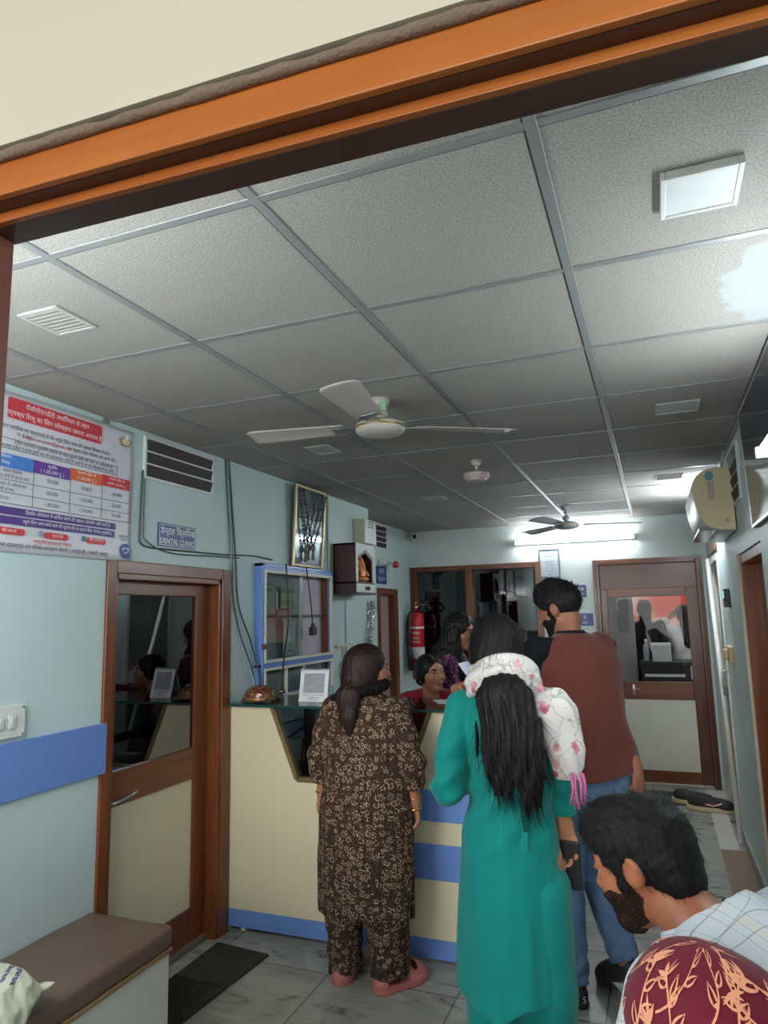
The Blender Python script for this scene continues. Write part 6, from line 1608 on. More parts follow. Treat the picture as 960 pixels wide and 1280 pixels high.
lettering([('S P', .035, 0, 0, 'CENTER')], M_WHITEINK, m1.t, WM[m1.t.name] @ Vector((-.098, -.043, .045)), WM[m1.t.name].to_3x3() @ Vector((1, 0, 0)), (0, 0, 1), 'heel_lettering', .002)
HRM = hairm('mans_black_hair', (12, 12, 14), (40, 38, 38), .5, (60, 60, 60))
def mhair(fg, top=.105, back=-.02, amp=.006, seed=3):
    def f(p):
        q = fg.hq(p)
        d = ell(q, (0, -.016, .036), (.081, .103, .086))
        d = smin(d, ell(q, (0, .012, .078), (.064, .084, top-.05)), .03)
        d = smax(d, -ell(q, (0, .11, -.03), (.075, .085, .10)), .012)
        d = smax(d, -(q[:, 2]-(-.065-.25*q[:, 1])), .012)
        ax = np.abs(q[:, 0]); sb = np.maximum(q[:, 1]-.0, .0)
        d = smax(d, -ell(np.stack([ax, q[:, 1], q[:, 2]], 1), (.088, -.004, -.018), (.03, .03, .045)), .008)
        return d+amp*vnoise(q, 75, seed)*sst(.02, .09, q[:, 2])+.0015*vnoise(q, 240, seed+1)
    return f
hf = mhair(m1, .125); lo, hi = m1.hc-.16, m1.hc+.19
ho = sdf_obj('hair', hf, lo, hi, .005, HRM, m1.t); add_strands(ho, 1400, .022, lambda p: (math.sin(p.x*60), .6, .5), .0011, 4, .8)
def beard_f(fg, cut=.0):
    def f(p):
        q = fg.hq(p); d = head_sdf(q, True)-.0035+.002*vnoise(q, 200, 3)
        ax = np.abs(q[:, 0])
        reg = sU(.01, ell(np.stack([ax, q[:, 1], q[:, 2]], 1), (.045, .045, -.062), (.034, .055, .042)), ell(q, (0, .075, -.095), (.045, .045, .032)), ell(np.stack([ax, q[:, 1], q[:, 2]], 1), (.064, .018, -.03), (.02, .014, .045)), ell(q, (0, .09, -.043), (.026, .02, .0055)))
        reg = reg+.006*vnoise(q, 130, 7)
        d = smax(d, reg, .004)
        return smax(d, -ell(q, (0, .095, -.06), (.020, .02, .0085)), .003)
    return f
sdf_obj('beard', beard_f(m1), m1.hc-.15, m1.hc+.15, .005, HRM, m1.t)

# ------------------------------------------------------------------ 4: seated man in plaid shirt
m2 = Fig('person', 'bearded man in white plaid shirt sitting bent forward at the lower right', (.118, 1.285, .0), math.radians(58), dict(
    fw=(0, 1, .4), pelvis=(0, -.13, .55), waist=(0, -.06, .72), chest=(0, .03, .94), shL=(-.19, .045, 1.05), shR=(.19, .045, 1.045), elL=(-.20, .12, .76), elR=(.20, .12, .76),
    wrL=(-.09, .28, .64), wrR=(.09, .28, .64), hipL=(-.1, -.1, .53), hipR=(.1, -.1, .53), knL=(-.13, .33, .52), knR=(.13, .33, .52), anL=(-.12, .36, .09), anR=(.12, .36, .09),
    toeL=(-.13, .55, .03), toeR=(.13, .55, .03), neck=(0, .07, 1.045), head=(0, .205, 1.152), head_rot=(math.radians(13), math.radians(-20), math.radians(-2)), hs=.91,
    handL=dict(d=(.4, .8, -.3), n=(.6, 0, -.7), curl=(.5, .5, .5, .5)), handR=dict(d=(-.4, .8, -.3), n=(-.6, 0, -.7), curl=(.5, .5, .5, .5))), 1.0, True)
SK4 = skin('skin_deep_tan', (166, 104, 72))
m2.body((-.36, -.3, -.01), (.36, .66, 1.32), .0075, [SK4, LIP, BROW], m2.facemat()); m2.eyes(IRIS)
def plaid():
    t = NT('white_plaid_cotton'); tc = t.n('ShaderNodeTexCoord'); sp = t.n('ShaderNodeSeparateXYZ')
    mp = t.n('ShaderNodeMapping'); mp.inputs['Rotation'].default_value = (.6, .25, .3); t.l(tc.outputs['Object'], mp.inputs['Vector']); t.l(mp.outputs['Vector'], sp.inputs[0])
    def lines(sock, per, w, ph=0.):
        fr = t.math('FRACT', t.math('ADD', t.math('MULTIPLY', sock, 1/per), ph)); return t.math('LESS_THAN', fr, w)
    col = lin((206, 212, 218))
    col = t.mix(t.math('MULTIPLY', lines(sp.outputs[0], .075, .22, .3), .45), col, lin((222, 208, 188)))
    col = t.mix(t.math('MULTIPLY', lines(sp.outputs[1], .09, .2, .1), .45), col, lin((206, 214, 226)))
    for s_, per, w, ph in ((0, .075, .022, 0), (0, .075, .02, .3), (0, .075, .02, .52), (1, .09, .02, .1), (1, .09, .018, .3), (2, .08, .022, .2), (2, .08, .018, .45)):
        col = t.mix(t.math('MULTIPLY', lines(sp.outputs[s_], per, w*.7, ph), .6), col, lin((112, 116, 128)))
    t.bump(t.noise(t.coord(), 420, 2), .1, .002); return t.set(col, .8, 0, .2)
PLA = plaid()
def shirt(p):
    x, y, z = p.T
    J = m2.J; fw = unit(A_(0, 1, .35))
    d = fcap(p, J['pelvis']+A_(0, 0, .02), J['waist'], .165, .15, fw, .78)
    d = smin(d, fcap(p, J['waist'], A_(0, .02, .95), .15, .17, fw, .75), .08)
    d = smin(d, cap(p, (-.15, .035, 1.035), (.15, .035, 1.03), .064), .07)
    d = smin(d, cap(p, (0, .03, 1.04), (0, .06, 1.08), .085, .07), .05)
    for s, el, wr in ((-1, J['elL'], J['wrL']), (1, J['elR'], J['wrR'])):
        a = chain(p, (A_(s*.185, .04, 1.035), el, el*.5+wr*.5), (.075, .066, .055), .03)
        d = smin(d, a, .03)
    d = d+.004*vnoise(p, 17, 3)+.004*np.sin(x*30+z*40+3*np.sin(y*14))*sst(1.03, .9, z)
    d = smax(d, -cap(p, (0, .10, 1.11), (0, .15, 1.2), .07, .09), .01)
    return d
sdf_obj('shirt', shirt, (-.36, -.32, .42), (.36, .46, 1.16), .0065, PLA, m2.t)
def collar(p):
    x, y, z = p.T
    a = A_(0, .065, 1.048); n = unit(A_(0, .55, .84)); q = p-a; h = q@n; e2 = np.cross(n, A_(1, 0, 0)); u, v = q[:, 0], q@e2
    r = np.sqrt((u/1.0)**2+(v/1.0)**2)
    return smax(np.abs(r-.078+.16*(h-.03))-.006, np.abs(h-.025)-.034, .006)+.001*vnoise(p, 60, 2)
sdf_obj('collar', collar, (-.13, -.06, .97), (.13, .2, 1.18), .0045, PLA, m2.t)
def trous(p):
    J = m2.J
    d = sU(.05, cap(p, J['hipL'], J['knL'], .10, .075), cap(p, J['hipR'], J['knR'], .10, .075), cap(p, (-.06, -.13, .54), (.06, -.13, .54), .125))
    d = sU(.03, d, cap(p, J['knL'], J['anL'], .075, .06), cap(p, J['knR'], J['anR'], .075, .06))
    return smax(d+.003*vnoise(p, 24, 8), .09-p[:, 2], .004)
sdf_obj('trousers', trous, (-.28, -.3, .06), (.28, .5, .7), .011, cloth('dark_grey_trousers', (58, 60, 66)), m2.t)
def hair4(p):
    q = m2.hq(p)
    d = ell(q, (0, -.014, .036), (.083, .099, .087))
    d = smin(d, ell(q, (0, .028, .08), (.064, .080, .044)), .03)
    d = smin(d, ell(q, (0, -.065, -.03), (.062, .038, .072)), .04)
    d = smax(d, -ell(q, (0, .12, -.035), (.082, .085, .10)), .012)
    ax = np.stack([np.abs(q[:, 0]), q[:, 1], q[:, 2]], 1)
    d = smax(d, -ell(ax, (.092, .004, -.025), (.034, .034, .05)), .008)
    d = smax(d, -(q[:, 2]-(-.105-.5*np.clip(q[:, 1]+.02, -.02, .1)*-1)), .014)
    d = smin(d, smax(head_sdf(q, True)-.004, ell(ax, (.073, .026, -.005), (.02, .012, .045)), .006), .006)
    return d+.005*vnoise(q, 60, 13)*sst(.0, .1, q[:, 2])+.0022*vnoise(q, 170, 5)+.0010*vnoise(q, 420, 6)
HR4 = hairm('near_black_hair', (7, 7, 8), (26, 24, 23), .6, (160, 160, 60), .25)
ho = sdf_obj('hair', hair4, m2.hc-.17, m2.hc+.19, .0042, HR4, m2.t)
def comb4(p):
    q = m2.HR.T@(np.array(p)-m2.hc); return tuple(m2.HR@A_(.25*math.sin(q[0]*40), .55 if q[2] > .05 else -.25, .35 if q[2] > .07 else -.8))
add_strands(ho, 8000, .024, comb4, .0005, 11, .14); add_strands(ho, 1200, .026, comb4, .0005, 12, .4, m2.hc[2]+.06)
bo_ = sdf_obj('beard', beard_f(m2), m2.hc-.15, m2.hc+.15, .0042, stubble(), m2.t)
add_strands(bo_, 2600, .008, lambda p: (0, .2, -1), .0004, 21, .5)
for s in (-1, 1):
    b = B(); b.prism([(-.045, -.05), (.045, -.05), (.05, .12), (.03, .2), (-.03, .2), (-.05, .12)], (s*.12, .36, .001), (1, 0, 0), (0, 1, 0), (0, 0, .024), .006); b.obj('sandal', pm('black_sandal', (40, 38, 36), .6), m2.t, False, True)
# wall bench carrying the two seated people
wb = thing('box_bench', 'white box bench with brown cushion along the right wall under the seated pair', 'bench', (.24, 1.35, 0))
b = B(); b.box(.02, XR-.003, .66, 2.0, 0, .36, .004); b.obj('base', pm('white_laminate', (214, 212, 200), .4), wb)
b = B(); b.box(.01, XR-.003, .65, 2.01, .362, .43, .02, 3); b.obj('cushion', pm('brown_leatherette', (112, 88, 74), .42), wb)

# ------------------------------------------------------------------ 5: person under the maroon floral dupatta
w3 = Fig('person', 'person with head covered by a maroon floral dupatta at the bottom right corner', (.118, .965, 0), math.radians(62), dict(
    fw=(0, 1, .3), pelvis=(0, -.10, .55), waist=(0, -.03, .74), chest=(0, .03, .87), shL=(-.14, .03, .915), shR=(.14, .03, .915), elL=(-.19, .16, .70), elR=(.19, .16, .70),
    wrL=(-.07, .30, .62), wrR=(.07, .30, .62), hipL=(-.09, -.08, .53), hipR=(.09, -.08, .53), knL=(-.11, .30, .50), knR=(.11, .30, .50), anL=(-.1, .32, .09), anR=(.1, .32, .09),
    toeL=(-.11, .48, .03), toeR=(.11, .48, .03), neck=(0, .05, .93), head=(0, .125, 1.062), head_rot=(0, math.radians(-14), 0), hs=.84,
    handL=dict(d=(.5, .8, -.2), n=(.5, 0, -.8), curl=(.5, .5, .5, .5)), handR=dict(d=(-.5, .8, -.2), n=(-.5, 0, -.8), curl=(.5, .5, .5, .5))), .86)
w3.body((-.3, -.26, -.01), (.3, .58, 1.26), .010, [SK2, LIP, BROW], w3.facemat()); w3.eyes(IRIS)
hq3 = w3.hq
def dup_core(p):
    q = hq3(p)
    d = ell(q, (0, -.014, .028), (.094, .112, .108))*.84
    d = smin(d, fcap(p, w3.hw((0, -.075, -.02)), A_(0, -.05, .88), .075, .13, unit(A_(0, 1, .3)), .7), .07)
    d = smin(d, cap(p, (-.13, .02, .885), (.13, .02, .885), .07), .07)
    return d
def dup(p):
    d = dup_core(p); q = hq3(p)
    sh = np.maximum(d, -(d+.014))
    op = ell(q, (0, .14, -.03), (.072, .10, .115))*.84
    sh = smax(sh, -op, .008)
    return smax(sh+.002*np.sin(p[:, 0]*60+p[:, 2]*30), .70+.05*np.sin(p[:, 0]*14)-p[:, 2], .006)
MARO = cloth('maroon_viscose', (106, 20, 40), .65, 300, .04, .12, .2)
sdf_obj('dupatta', dup, (-.28, -.26, .64), (.28, .32, 1.26), .006, MARO, w3.t)
def suit(p):
    J = w3.J
    d = sU(.08, fcap(p, J['pelvis'], J['waist'], .15, .135, (0, 1, .3), .8), fcap(p, J['waist'], J['chest'], .135, .145, (0, 1, .3), .75), cap(p, (-.12, .03, .90), (.12, .03, .90), .055))
    for e, w_ in (('elL', 'wrL'), ('elR', 'wrR')):
        s = -1 if e == 'elL' else 1; d = smin(d, chain(p, (A_(s*.14, .03, .90), J[e], J[e]*.3+J[w_]*.7), (.058, .054, .042), .02), .02)
    return sU(.04, d, cap(p, J['hipL'], J['knL'], .10, .085), cap(p, J['hipR'], J['knR'], .10, .085), cap(p, J['knL'], J['anL']+A_(0, 0, .06), .08, .07), cap(p, J['knR'], J['anR']+A_(0, 0, .06), .08, .07))
sdf_obj('salwar_suit', suit, (-.3, -.28, .05), (.3, .42, .96), .011, cloth('maroon_suit', (98, 24, 42), .7), w3.t)
sdf_obj('hair', lambda p: smax(ell(hq3(p), (0, -.016, .03), (.083, .103, .09)), -ell(hq3(p), (0, .1, -.04), (.066, .08, .1)), .012), w3.hc-.15, w3.hc+.15, .008, HR2, w3.t)
for s in (-1, 1):
    b = B(); b.prism([(-.04, -.05), (.04, -.05), (.045, .11), (.03, .17), (-.03, .17), (-.045, .11)], (s*.1, .32, .001), (1, 0, 0), (0, 1, 0), (0, 0, .022), .006); b.obj('sandal', pm('tan_sandal', (120, 84, 60), .6), w3.t, False, True)
# the printed vine: stems, outlined leaves and star flowers laid on the cloth
def vine_print():
    rs = random.Random(23); polys = []
    def ribbon(pts, w):
        for i in range(len(pts)-1):
            (x0, y0), (x1, y1) = pts[i], pts[i+1]; L = math.hypot(x1-x0, y1-y0) or 1; nx, ny = -(y1-y0)/L*w, (x1-x0)/L*w
            polys.append([(x0-nx, y0-ny), (x1-nx, y1-ny), (x1+nx, y1+ny), (x0+nx, y0+ny)])
    def leaf(x, y, a, L, W, ring=True):
        out = []; inn = []; N = 10
        for k in range(N+1):
            u = k/N; w = W*math.sin(math.pi*u**.8)
            out.append((u*L, w)); inn.append((u*L*.86+L*.07, w*.45))
        P = lambda p, s: (x+p[0]*math.cos(a)-s*p[1]*math.sin(a), y+p[0]*math.sin(a)+s*p[1]*math.cos(a))
        for s in (1, -1):
            for k in range(N):
                if ring and 2 <= k <= N-2: polys.append([P(inn[k], s), P(inn[k+1], s), P(out[k+1], s), P(out[k], s)])
                else: polys.append([P((out[k][0], 0), s), P((out[k+1][0], 0), s), P(out[k+1], s), P(out[k], s)])
    def flower(x, y, a, n, L):
        for k in range(n): leaf(x, y, a+(k-(n-1)/2)*(3.0/n), L*rs.uniform(.8, 1.15), L*.11, rs.random() < .2)
    # a = angle round the head (rad), b = height angle (rad)
    for row, b0 in enumerate((-.55, -.05, .45, .95)):
        n = (12, 12, 11, 8)[row]
        for k in range(n):
            a0 = (k+.5*(row % 2)+rs.uniform(-.12, .12))*2*math.pi/n; cx = 1/max(.35, math.cos(b0))
            ang = rs.choice((1, -1))*rs.uniform(.5, 1.1)+math.pi/2; cur = rs.choice((1, -1))*rs.uniform(1.2, 2.2); x, y = a0, b0-.3; pts = [(x, y)]
            for st in range(14):
                ang += cur/14; x += math.cos(ang)*.072*cx; y += math.sin(ang)*.072; pts.append((x, y))
                if st in (2, 5, 8, 11):
                    s = 1 if (st//2) % 2 else -1; leaf(x, y, ang+s*.75, rs.uniform(.24, .32), .062, rs.random() < .8)
            ribbon(pts, .014)
            flower(x, y, ang, 5, .26)
            if rs.random() < .45: flower(a0+rs.uniform(.2, .3)*cx, b0+rs.uniform(-.2, .1), rs.uniform(0, 6), 6, .22)
    c0 = w3.hw((0, -.02, -.01))
    bm = bmesh.new()
    allp = np.array([q for po in polys for q in po]); A, Bq = allp[:, 0], np.clip(allp[:, 1], -.75, 1.5)
    D = np.stack([np.cos(Bq)*np.cos(A), np.cos(Bq)*np.sin(A), np.sin(Bq)], 1)
    lo_, hi_ = np.zeros(len(D)), np.full(len(D), .4)
    for it in range(26):
        mid = (lo_+hi_)/2; ins = dup_core(c0+D*mid[:, None])+.002*np.sin((c0+D*mid[:, None])[:, 0]*60+(c0+D*mid[:, None])[:, 2]*30) < 0; lo_ = np.where(ins, mid, lo_); hi_ = np.where(ins, hi_, mid)
    Pt = c0+D*(lo_+.0014)[:, None]
    qh = hq3(Pt); ok = (ell(qh, (0, .14, -.03), (.072, .10, .115)) > .008) & (Pt[:, 2] > .78)
    i = 0
    for po in polys:
        idx = range(i, i+len(po)); i += len(po)
        if all(ok[j] for j in idx): bm.faces.new([bm.verts.new(Pt[j]) for j in idx])
    me = bpy.data.meshes.new('floral_print'); bm.to_mesh(me); bm.free(); return me
o = link_mesh('floral_print', vine_print(), cloth('peach_print', (232, 158, 122), .7), w3.t, False, True)

# ------------------------------------------------------------------ 6: seated receptionist in red
w4 = Fig('person', 'receptionist in red kurta seated behind the counter handing over a slip', (-1.27, 3.98, 0), math.radians(196), dict(
    pelvis=(0, -.16, .58), waist=(0, -.12, .76), chest=(0, -.05, 1.0), shL=(-.15, -.02, 1.095), shR=(.15, -.02, 1.09), elL=(-.19, .23, 1.135), elR=(.19, .16, .90),
    wrL=(-.155, .46, 1.215), wrR=(.05, .30, .85), hipL=(-.09, -.14, .56), hipR=(.09, -.14, .56), knL=(-.11, .14, .52), knR=(.11, .14, .52), anL=(-.1, .05, .09), anR=(.1, .05, .09),
    toeL=(-.11, .19, .03), toeR=(.11, .19, .03), neck=(0, -.01, 1.09), head=(0, .045, 1.262), head_rot=(math.radians(36), math.radians(-2), math.radians(6)), hs=.93,
    handL=dict(d=(-.8, .5, .28), n=(.3, .2, -.9), curl=(.45, .5, .55, .6), thumb=.5, s=1.0), handR=dict(d=(-.3, .9, -.1), n=(0, 0, -1), curl=(.3,)*4)), .86)
w4.body((-.42, -.3, -.01), (.32, .62, 1.42), .006, [skin('skin_wheat_light', (190, 134, 104)), LIP, BROW], w4.facemat()); w4.eyes(IRIS)
RED = cloth('red_kurta', (140, 26, 42), .75)
def kur4(p):
    J = w4.J
    d = sU(.08, fcap(p, J['pelvis'], J['waist'], .165, .145, (0, 1, 0), .8), fcap(p, J['waist'], J['chest'], .145, .15, (0, 1, 0), .78), cap(p, (-.14, -.02, 1.09), (.14, -.02, 1.085), .06), cap(p, (-.08, -.14, .56), (.08, -.14, .56), .13))
    for e, w_, fr in (('elL', 'wrL', .22), ('elR', 'wrR', .3)):
        s = -1 if e == 'elL' else 1; en = J[e]*(1-fr)+J[w_]*fr
        a = chain(p, (A_(s*.148, -.02, 1.082), J[e], en), (.056, .05, .046), .02); a = smax(a, (p-en)@unit(J[w_]-J[e])+.02, .004); d = smin(d, a, .02)
    d = sU(.04, d, cap(p, J['hipL'], J['knL'], .10, .085), cap(p, J['hipR'], J['knR'], .10, .085))
    d = smax(d, -ell(p, (0, .06, 1.17), (.062, .085, .085)), .01)
    return d+.003*vnoise(p, 26, 4)
sdf_obj('kurta', kur4, (-.32, -.34, .4), (.32, .4, 1.22), .008, RED, w4.t)
sdf_obj('trousers', lambda p: smax(smin(cap(p, w4.J['knL'], w4.J['anL'], .075, .06), cap(p, w4.J['knR'], w4.J['anR'], .075, .06), .01), .09-p[:, 2], .004), (-.22, -.06, .06), (.22, .26, .64), .012, RED, w4.t)
def bunhair(fg):
    def f(p):
        q = fg.hq(p)
        d = ell(q, (0, -.016, .028), (.083, .102, .09))
        d = smin(d, ell(np.stack([np.abs(q[:, 0]), q[:, 1], q[:, 2]], 1), (.066, -.012, -.012), (.022, .036, .05)), .03)
        face = smin(ell(q, (0, .092, -.045), (.066, .074, .10)), ell(q, (0, .11, .012), (.052, .06, .062)), .02)
        d = smax(d, -face, .01)
        d = smax(d, -.085-q[:, 2], .02)
        d = smin(d, ell(q, (0, -.105, -.045), (.046, .042, .05)), .02)
        d = d+.004*np.exp(-(q[:, 0]/.004)**2)*(q[:, 2] > .05)          # parting
        return d+.0012*np.sin(q[:, 0]*300+q[:, 2]*60)+.0008*vnoise(q, 200, 3)
    return f
sdf_obj('hair', bunhair(w4), w4.hc-.17, w4.hc+.17, .005, HR2, w4.t)
for s in (-1, 1):
    b = B(); b.ball(w4.hw((s*.08, -.004, -.045)), .0065, 10); b.obj('earring', pm('gold', (222, 164, 76), .25, .9), w4.t, True, True)
b = B(); b.prism([(-.045, -.05), (.045, -.05), (.05, .10), (.03, .15), (-.03, .15), (-.05, .10)], (.1, .05, .001), (1, 0, 0), (0, 1, 0), (0, 0, .022), .006); b.obj('sandal', pm('tan_sandal', (120, 84, 60), .6), w4.t, False, True)
b = B(); b.prism([(-.045, -.05), (.045, -.05), (.05, .10), (.03, .15), (-.03, .15), (-.05, .10)], (-.1, .05, .001), (1, 0, 0), (0, 1, 0), (0, 0, .022), .006); b.obj('sandal', pm('tan_sandal', (120, 84, 60), .6), w4.t, False, True)

# ------------------------------------------------------------------ 7: woman in purple print
w5 = Fig('person', 'woman with long dark hair in purple printed top standing behind the receptionist', (-1.275, 4.50, 0), math.radians(-88), dict(
    pelvis=(0, 0, .84), waist=(0, 0, 1.04), chest=(0, 0, 1.20), shL=(-.155, 0, 1.30), shR=(.155, 0, 1.30), elL=(-.21, .02, 1.06), elR=(.21, .02, 1.06),
    wrL=(-.14, .22, 1.10), wrR=(.16, .18, .98), hipL=(-.085, 0, .80), hipR=(.085, 0, .80), knL=(-.09, .01, .44), knR=(.09, .01, .44), anL=(-.08, -.01, .08), anR=(.09, -.01, .08),
    toeL=(-.10, .17, .022), toeR=(.11, .16, .022), head=(0, .05, 1.485), head_rot=(math.radians(-14), math.radians(-14), 0), hs=1.0,
    handL=dict(d=(.3, .9, .1), n=(.5, -.2, -.8), curl=(.3,)*4), handR=dict(d=(0, .8, -.5), n=(-.5, 0, -.8), curl=(.3,)*4)), .9)
w5.body((-.32, -.2, -.01), (.32, .46, 1.64), .008, [SK2, LIP, BROW], w5.facemat()); w5.eyes(IRIS)
PUR = print_mat('purple_print', (58, 26, 58), (128, 58, 104), (206, 150, 186), 34)
def top5(p):
    d = loft(p, [(.45, 0, 0, .20, .15), (.8, 0, 0, .19, .14), (1.02, 0, 0, .155, .115), (1.2, 0, 0, .168, .12), (1.29, 0, 0, .13, .085), (1.34, 0, 0, .07, .06)], lambda th, z: .02*np.sin(6*th)*sst(1, .6, z))
    d = smin(d, cap(p, (-.13, 0, 1.285), (.13, 0, 1.285), .055), .04)
    for e, w_ in (('elL', 'wrL'), ('elR', 'wrR')):
        s = -1 if e == 'elL' else 1; d = smin(d, chain(p, (A_(s*.15, 0, 1.28), w5.J[e], w5.J[e]*.5+w5.J[w_]*.5), (.06, .058, .048), .02), .015)
    return d+.002*vnoise(p, 24, 3)
sdf_obj('kurta', top5, (-.32, -.2, .42), (.32, .24, 1.38), .009, PUR, w5.t)
sdf_obj('trousers', lambda p: smax(smin(cap(p, (-.08, 0, .6), (-.085, 0, .06), .095, .075), cap(p, (.08, 0, .6), (.09, 0, .06), .095, .075), .01), .05-p[:, 2], .004), (-.22, -.12, .03), (.22, .12, .7), .012, cloth('black_trousers', (28, 26, 30)), w5.t)
def hair5(p):
    q = w5.hq(p); x, y, z = p.T
    d = ell(q, (0, -.016, .03), (.09, .108, .092))
    d = smin(d, ell(np.stack([np.abs(q[:, 0]), q[:, 1], q[:, 2]], 1), (.066, -.008, -.03), (.026, .042, .075)), .03)
    d = smax(d, -ell(q, (0, .096, -.035), (.064, .072, .106)), .012)
    d = smin(d, fcap(p, w5.hw((0, -.06, -.03)), A_(0, -.115, 1.25), .078, .10, (0, 1, 0), .5), .04); d = smin(d, fcap(p, A_(0, -.115, 1.25), A_(0, -.115, 1.12), .10, .06, (0, 1, 0), .45), .03)
    d = smin(d, fcap(p, w5.hw((.06, .0, -.06)), A_(.12, .06, 1.22), .045, .05, (1, 0, 0), .5), .03)
    return d+.002*np.sin(x*240+8*np.sin(z*14))+.0015*np.sin(y*260+6*np.sin(z*12))
ho = sdf_obj('hair', hair5, (-.18, -.24, 1.02), (.22, .2, 1.62), .006, HR2, w5.t)
for s in (-1, 1):
    b = B(); b.prism([(-.045, -.05), (.045, -.05), (.05, .12), (.03, .19), (-.03, .19), (-.05, .12)], (s*.09, 0, .001), (1, 0, 0), (0, 1, 0), (0, 0, .022), .006); b.obj('sandal', pm('black_sandal', (40, 38, 36), .6), w5.t, False, True)
# the paper slip between them
sl = B(); sl.grid(lambda u, v: (-.958+.053*u+.062*(1-v), 3.455+.008*math.sin(u*3), 1.262+.088*v+.012*u+.012*(1-v)*u), 6, 8)
so = sl.obj('paper_slip', pm('bluish_paper', (206, 214, 232), .6, var=.02)); solidify(so, .0008); tag(so, 'pale blue paper slip held up by the receptionist in red', 'paper')

# ------------------------------------------------------------------ 8, 9: figures built beyond the far door for people reflected in its pane
def far_person(lbl, loc, yaw, H, top, legs, hairc, raised, longhair):
    k = H/1.65
    J = dict(pelvis=(0, 0, .88*k), waist=(0, 0, 1.06*k), chest=(0, 0, 1.24*k), shL=(-.17, 0, 1.35*k), shR=(.17, 0, 1.35*k), elL=(-.23, -.02, 1.08*k), elR=(.23, -.02, 1.08*k), wrL=(-.22, .08, .86*k), wrR=(.22, .08, .86*k),
        hipL=(-.09, 0, .84*k), hipR=(.09, 0, .84*k), knL=(-.09, .01, .46*k), knR=(.09, .01, .46*k), anL=(-.09, -.01, .08), anR=(.09, -.01, .08), toeL=(-.10, .17, .025), toeR=(.10, .17, .025), head=(0, .03, 1.535*k), head_rot=(.2, 0, 0), hs=1.,
        handL=dict(d=(0, .1, -1), n=(1, 0, 0)), handR=dict(d=(0, .1, -1), n=(-1, 0, 0)))
    if raised:
        J.update(elL=(-.33, .12, 1.30*k), wrL=(-.14, .20, 1.50*k), elR=(.23, -.05, 1.08*k), wrR=(.2, .1, .9*k)); J['handL'] = dict(d=(.7, .1, .6), n=(.3, -.9, 0), curl=(.6, .6, .6, .6))
    F = Fig('person', lbl, loc, yaw, J, .95)
    F.body((-.42, -.2, -.01), (.34, .4, H+.05), .012, [SK2, LIP, BROW], F.facemat()); F.eyes(IRIS)
    def tf(p):
        d = loft(p, [(.78*k, 0, 0, .20, .145), (.95*k, 0, 0, .185, .13), (1.08*k, 0, 0, .165, .12), (1.24*k, 0, 0, .18, .125), (1.34*k, 0, 0, .14, .09), (1.40*k, 0, 0, .07, .065)])
        d = smin(d, cap(p, (-.15, 0, 1.335*k), (.15, 0, 1.335*k), .055), .04)
        for a in 'LR': d = smin(d, chain(p, (F.J['sh'+a], F.J['el'+a], F.J['el'+a]*.25+F.J['wr'+a]*.75), (.065, .06, .05), .02), .015)
        return d+.003*vnoise(p, 22, 3)
    sdf_obj('top', tf, (-.42, -.2, .74*k), (.34, .3, 1.46*k+.1), .012, top, F.t)
    sdf_obj('trousers', lambda p: smax(sU(.03, cap(p, (-.085, 0, .84*k), (-.09, 0, .06), .11, .075), cap(p, (.085, 0, .84*k), (.09, 0, .06), .11, .075)), .05-p[:, 2], .004), (-.24, -.15, .03), (.24, .15, .98), .014, legs, F.t)
    def hf_(p):
        q = F.hq(p); d = smax(ell(q, (0, -.016, .03), (.085, .105, .092)), -ell(q, (0, .096, -.035), (.064, .072, .1)), .012)
        if longhair: d = smin(d, fcap(p, F.hw((0, -.06, -.03)), A_(.02, -.12, 1.2*k), .075, .06, (0, 1, 0), .5), .04)
        return d+.002*np.sin(p[:, 0]*200)
    sdf_obj('hair', hf_, (-.16, -.24, 1.1*k), (.18, .2, H+.1), .010, hairc, F.t)
    for s in (-1, 1):
        b = B(); b.prism([(-.045, -.05), (.045, -.05), (.05, .12), (.03, .19), (-.03, .19), (-.05, .12)], (s*.09, 0, .001), (1, 0, 0), (0, 1, 0), (0, 0, .022), .006); b.obj('sandal', pm('black_sandal', (40, 38, 36), .6), F.t, False, True)
far_person('reflected woman in white top with raised arm, built beyond the far door pane', (.30, 9.12, 0), .1, 1.64, cloth('white_cotton', (204, 202, 196)), cloth('cream_cotton', (186, 180, 168)), HR2, True, True)
far_person('reflected dark clothed person seen from behind, built beyond the far door pane', (-.14, 9.1, 0), -.2, 1.72, cloth('black_cotton_top', (34, 32, 34)), cloth('black_trousers', (28, 26, 30)), HR2, False, True)
# ================================================================== light and camera
tube_m = emis('tube_glow', (236, 246, 255), 1)
def tube_light(name, lbl, p0, p1, nrm, power):
    """a batten tube light: the glowing tube itself is the lamp"""
    p0, p1, nrm = Vector(p0), Vector(p1), Vector(nrm); d = (p1-p0).normalized(); up = d.cross(nrm); L = (p1-p0).length
    m = emis('tube_glow_%d' % int(power*10), (236, 246, 255), power/(math.pi*2*math.pi*.014*L)*1.0)
    t = thing(name, lbl, 'tube light', (p0+p1)/2)
    M = Matrix((d, nrm, up)).transposed().to_4x4(); M.translation = p0
    b = B(); b.box(-.01, L+.01, 0, .045, -.02, .02, .004, M=M); b.obj('batten', M_WHITE, t)
    b = B(); b.cone(M @ Vector((0, .075, 0)), M @ Vector((L, .075, 0)), .014, n=14); b.obj('tube', m, t, True)
    for x in (-.012, L+.012):
        b = B(); b.box(x-.012, x+.012, .01, .094, -.02, .02, .004, M=M); b.obj('end_holder', M_WHITE, t)
tube_light('tube_light', 'glowing white tube light high on the far wall above the doors', (-.15, YF, 2.295), (-1.28, YF, 2.295), (0, -1, 0), 11)
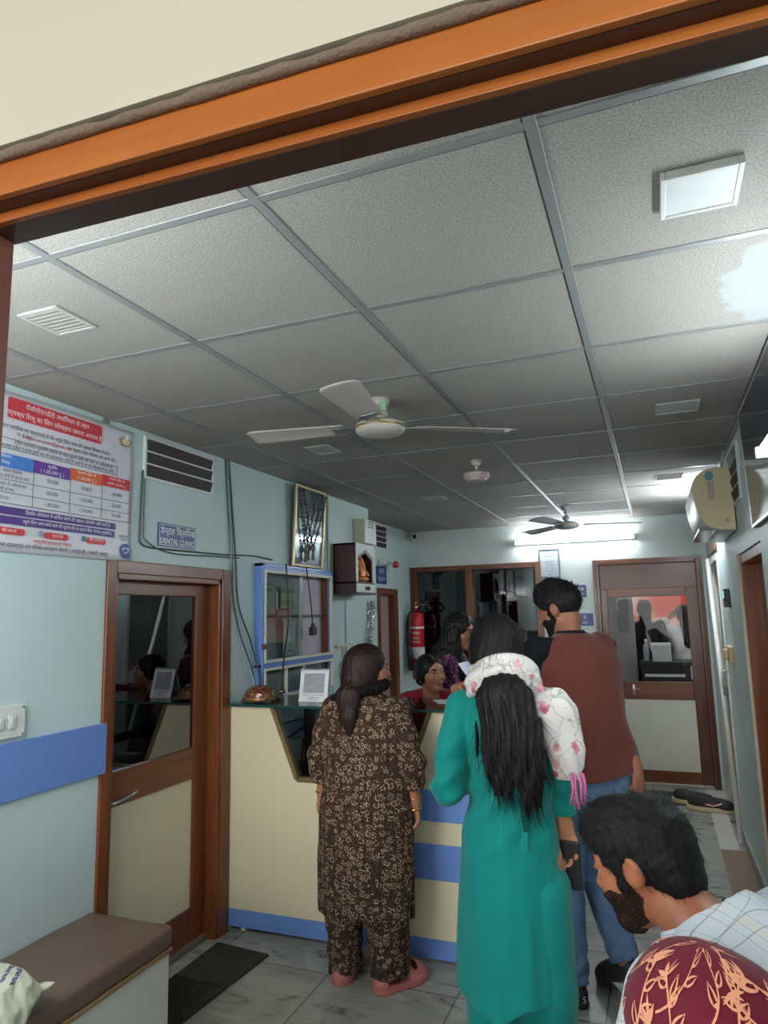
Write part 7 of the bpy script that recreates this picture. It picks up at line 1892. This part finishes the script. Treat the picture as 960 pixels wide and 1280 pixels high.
tube_light('tube_light', 'tube light on the right wall nearest the entrance', (XR, 1.5, 2.12), (XR, 2.6, 2.12), (-1, 0, 0), 11)
tube_light('tube_light', 'added fill tube light on the right wall, unseen beyond the air conditioner', (XR, 5.1, 2.25), (XR, 5.85, 2.25), (-1, 0, 0), 26)  # added lamp, brightens the middle of the room
tube_light('tube_light', 'added fill tube light over the inside of the entrance, out of view', (-.98, .53, 2.0), (-2.05, .486, 2.0), (-.04, 1, 0), 42)  # unseen lamp, added to light the room from the front

w = bpy.data.worlds.new('daylight'); SC.world = w; w.use_nodes = True
bg = w.node_tree.nodes['Background']; bg.inputs['Color'].default_value = (.93, .97, 1, 1); bg.inputs['Strength'].default_value = 1.0

# low soft daylight falling in from the street behind the entrance
sun = bpy.data.lights.new('street_daylight', 'SUN'); sun.energy = .9; sun.angle = math.radians(26); sun.color = (1, .985, .95)
so_ = bpy.data.objects.new('street_daylight', sun); COL.objects.link(so_); so_.location = (0, -6, 4)
so_.rotation_euler = Vector((.02, 1, -.17)).to_track_quat('-Z', 'Y').to_euler()

cam = bpy.data.cameras.new('camera'); co = bpy.data.objects.new('camera', cam); COL.objects.link(co)
yaw, pitch, roll = math.radians(21.203), math.radians(8.540), math.radians(-1.327)
f = Vector((-math.sin(yaw)*math.cos(pitch), math.cos(yaw)*math.cos(pitch), math.sin(pitch)))
r = Vector((math.cos(yaw), math.sin(yaw), 0)); u = r.cross(f)
r2 = r*math.cos(roll)+u*math.sin(roll); u2 = -r*math.sin(roll)+u*math.cos(roll)
M = Matrix((r2, u2, -f)).transposed().to_4x4(); M.translation = (0, 0, 1.6)
co.matrix_world = M
cam.sensor_fit = 'HORIZONTAL'; cam.sensor_width = 36; cam.lens = 36*859.8/960; cam.clip_start = .02; cam.clip_end = 200
SC.camera = co
SC.view_settings.view_transform = 'Standard'; SC.view_settings.look = 'None'
SC.view_settings.exposure = .6; SC.view_settings.gamma = 1; SC.view_settings.use_curve_mapping = False
SC.cycles.use_denoising = True
SC.cycles.max_bounces = 8; SC.cycles.transparent_max_bounces = 12
SC.cycles.sample_clamp_indirect = 6
SC.cycles.caustics_reflective = False; SC.cycles.caustics_refractive = False
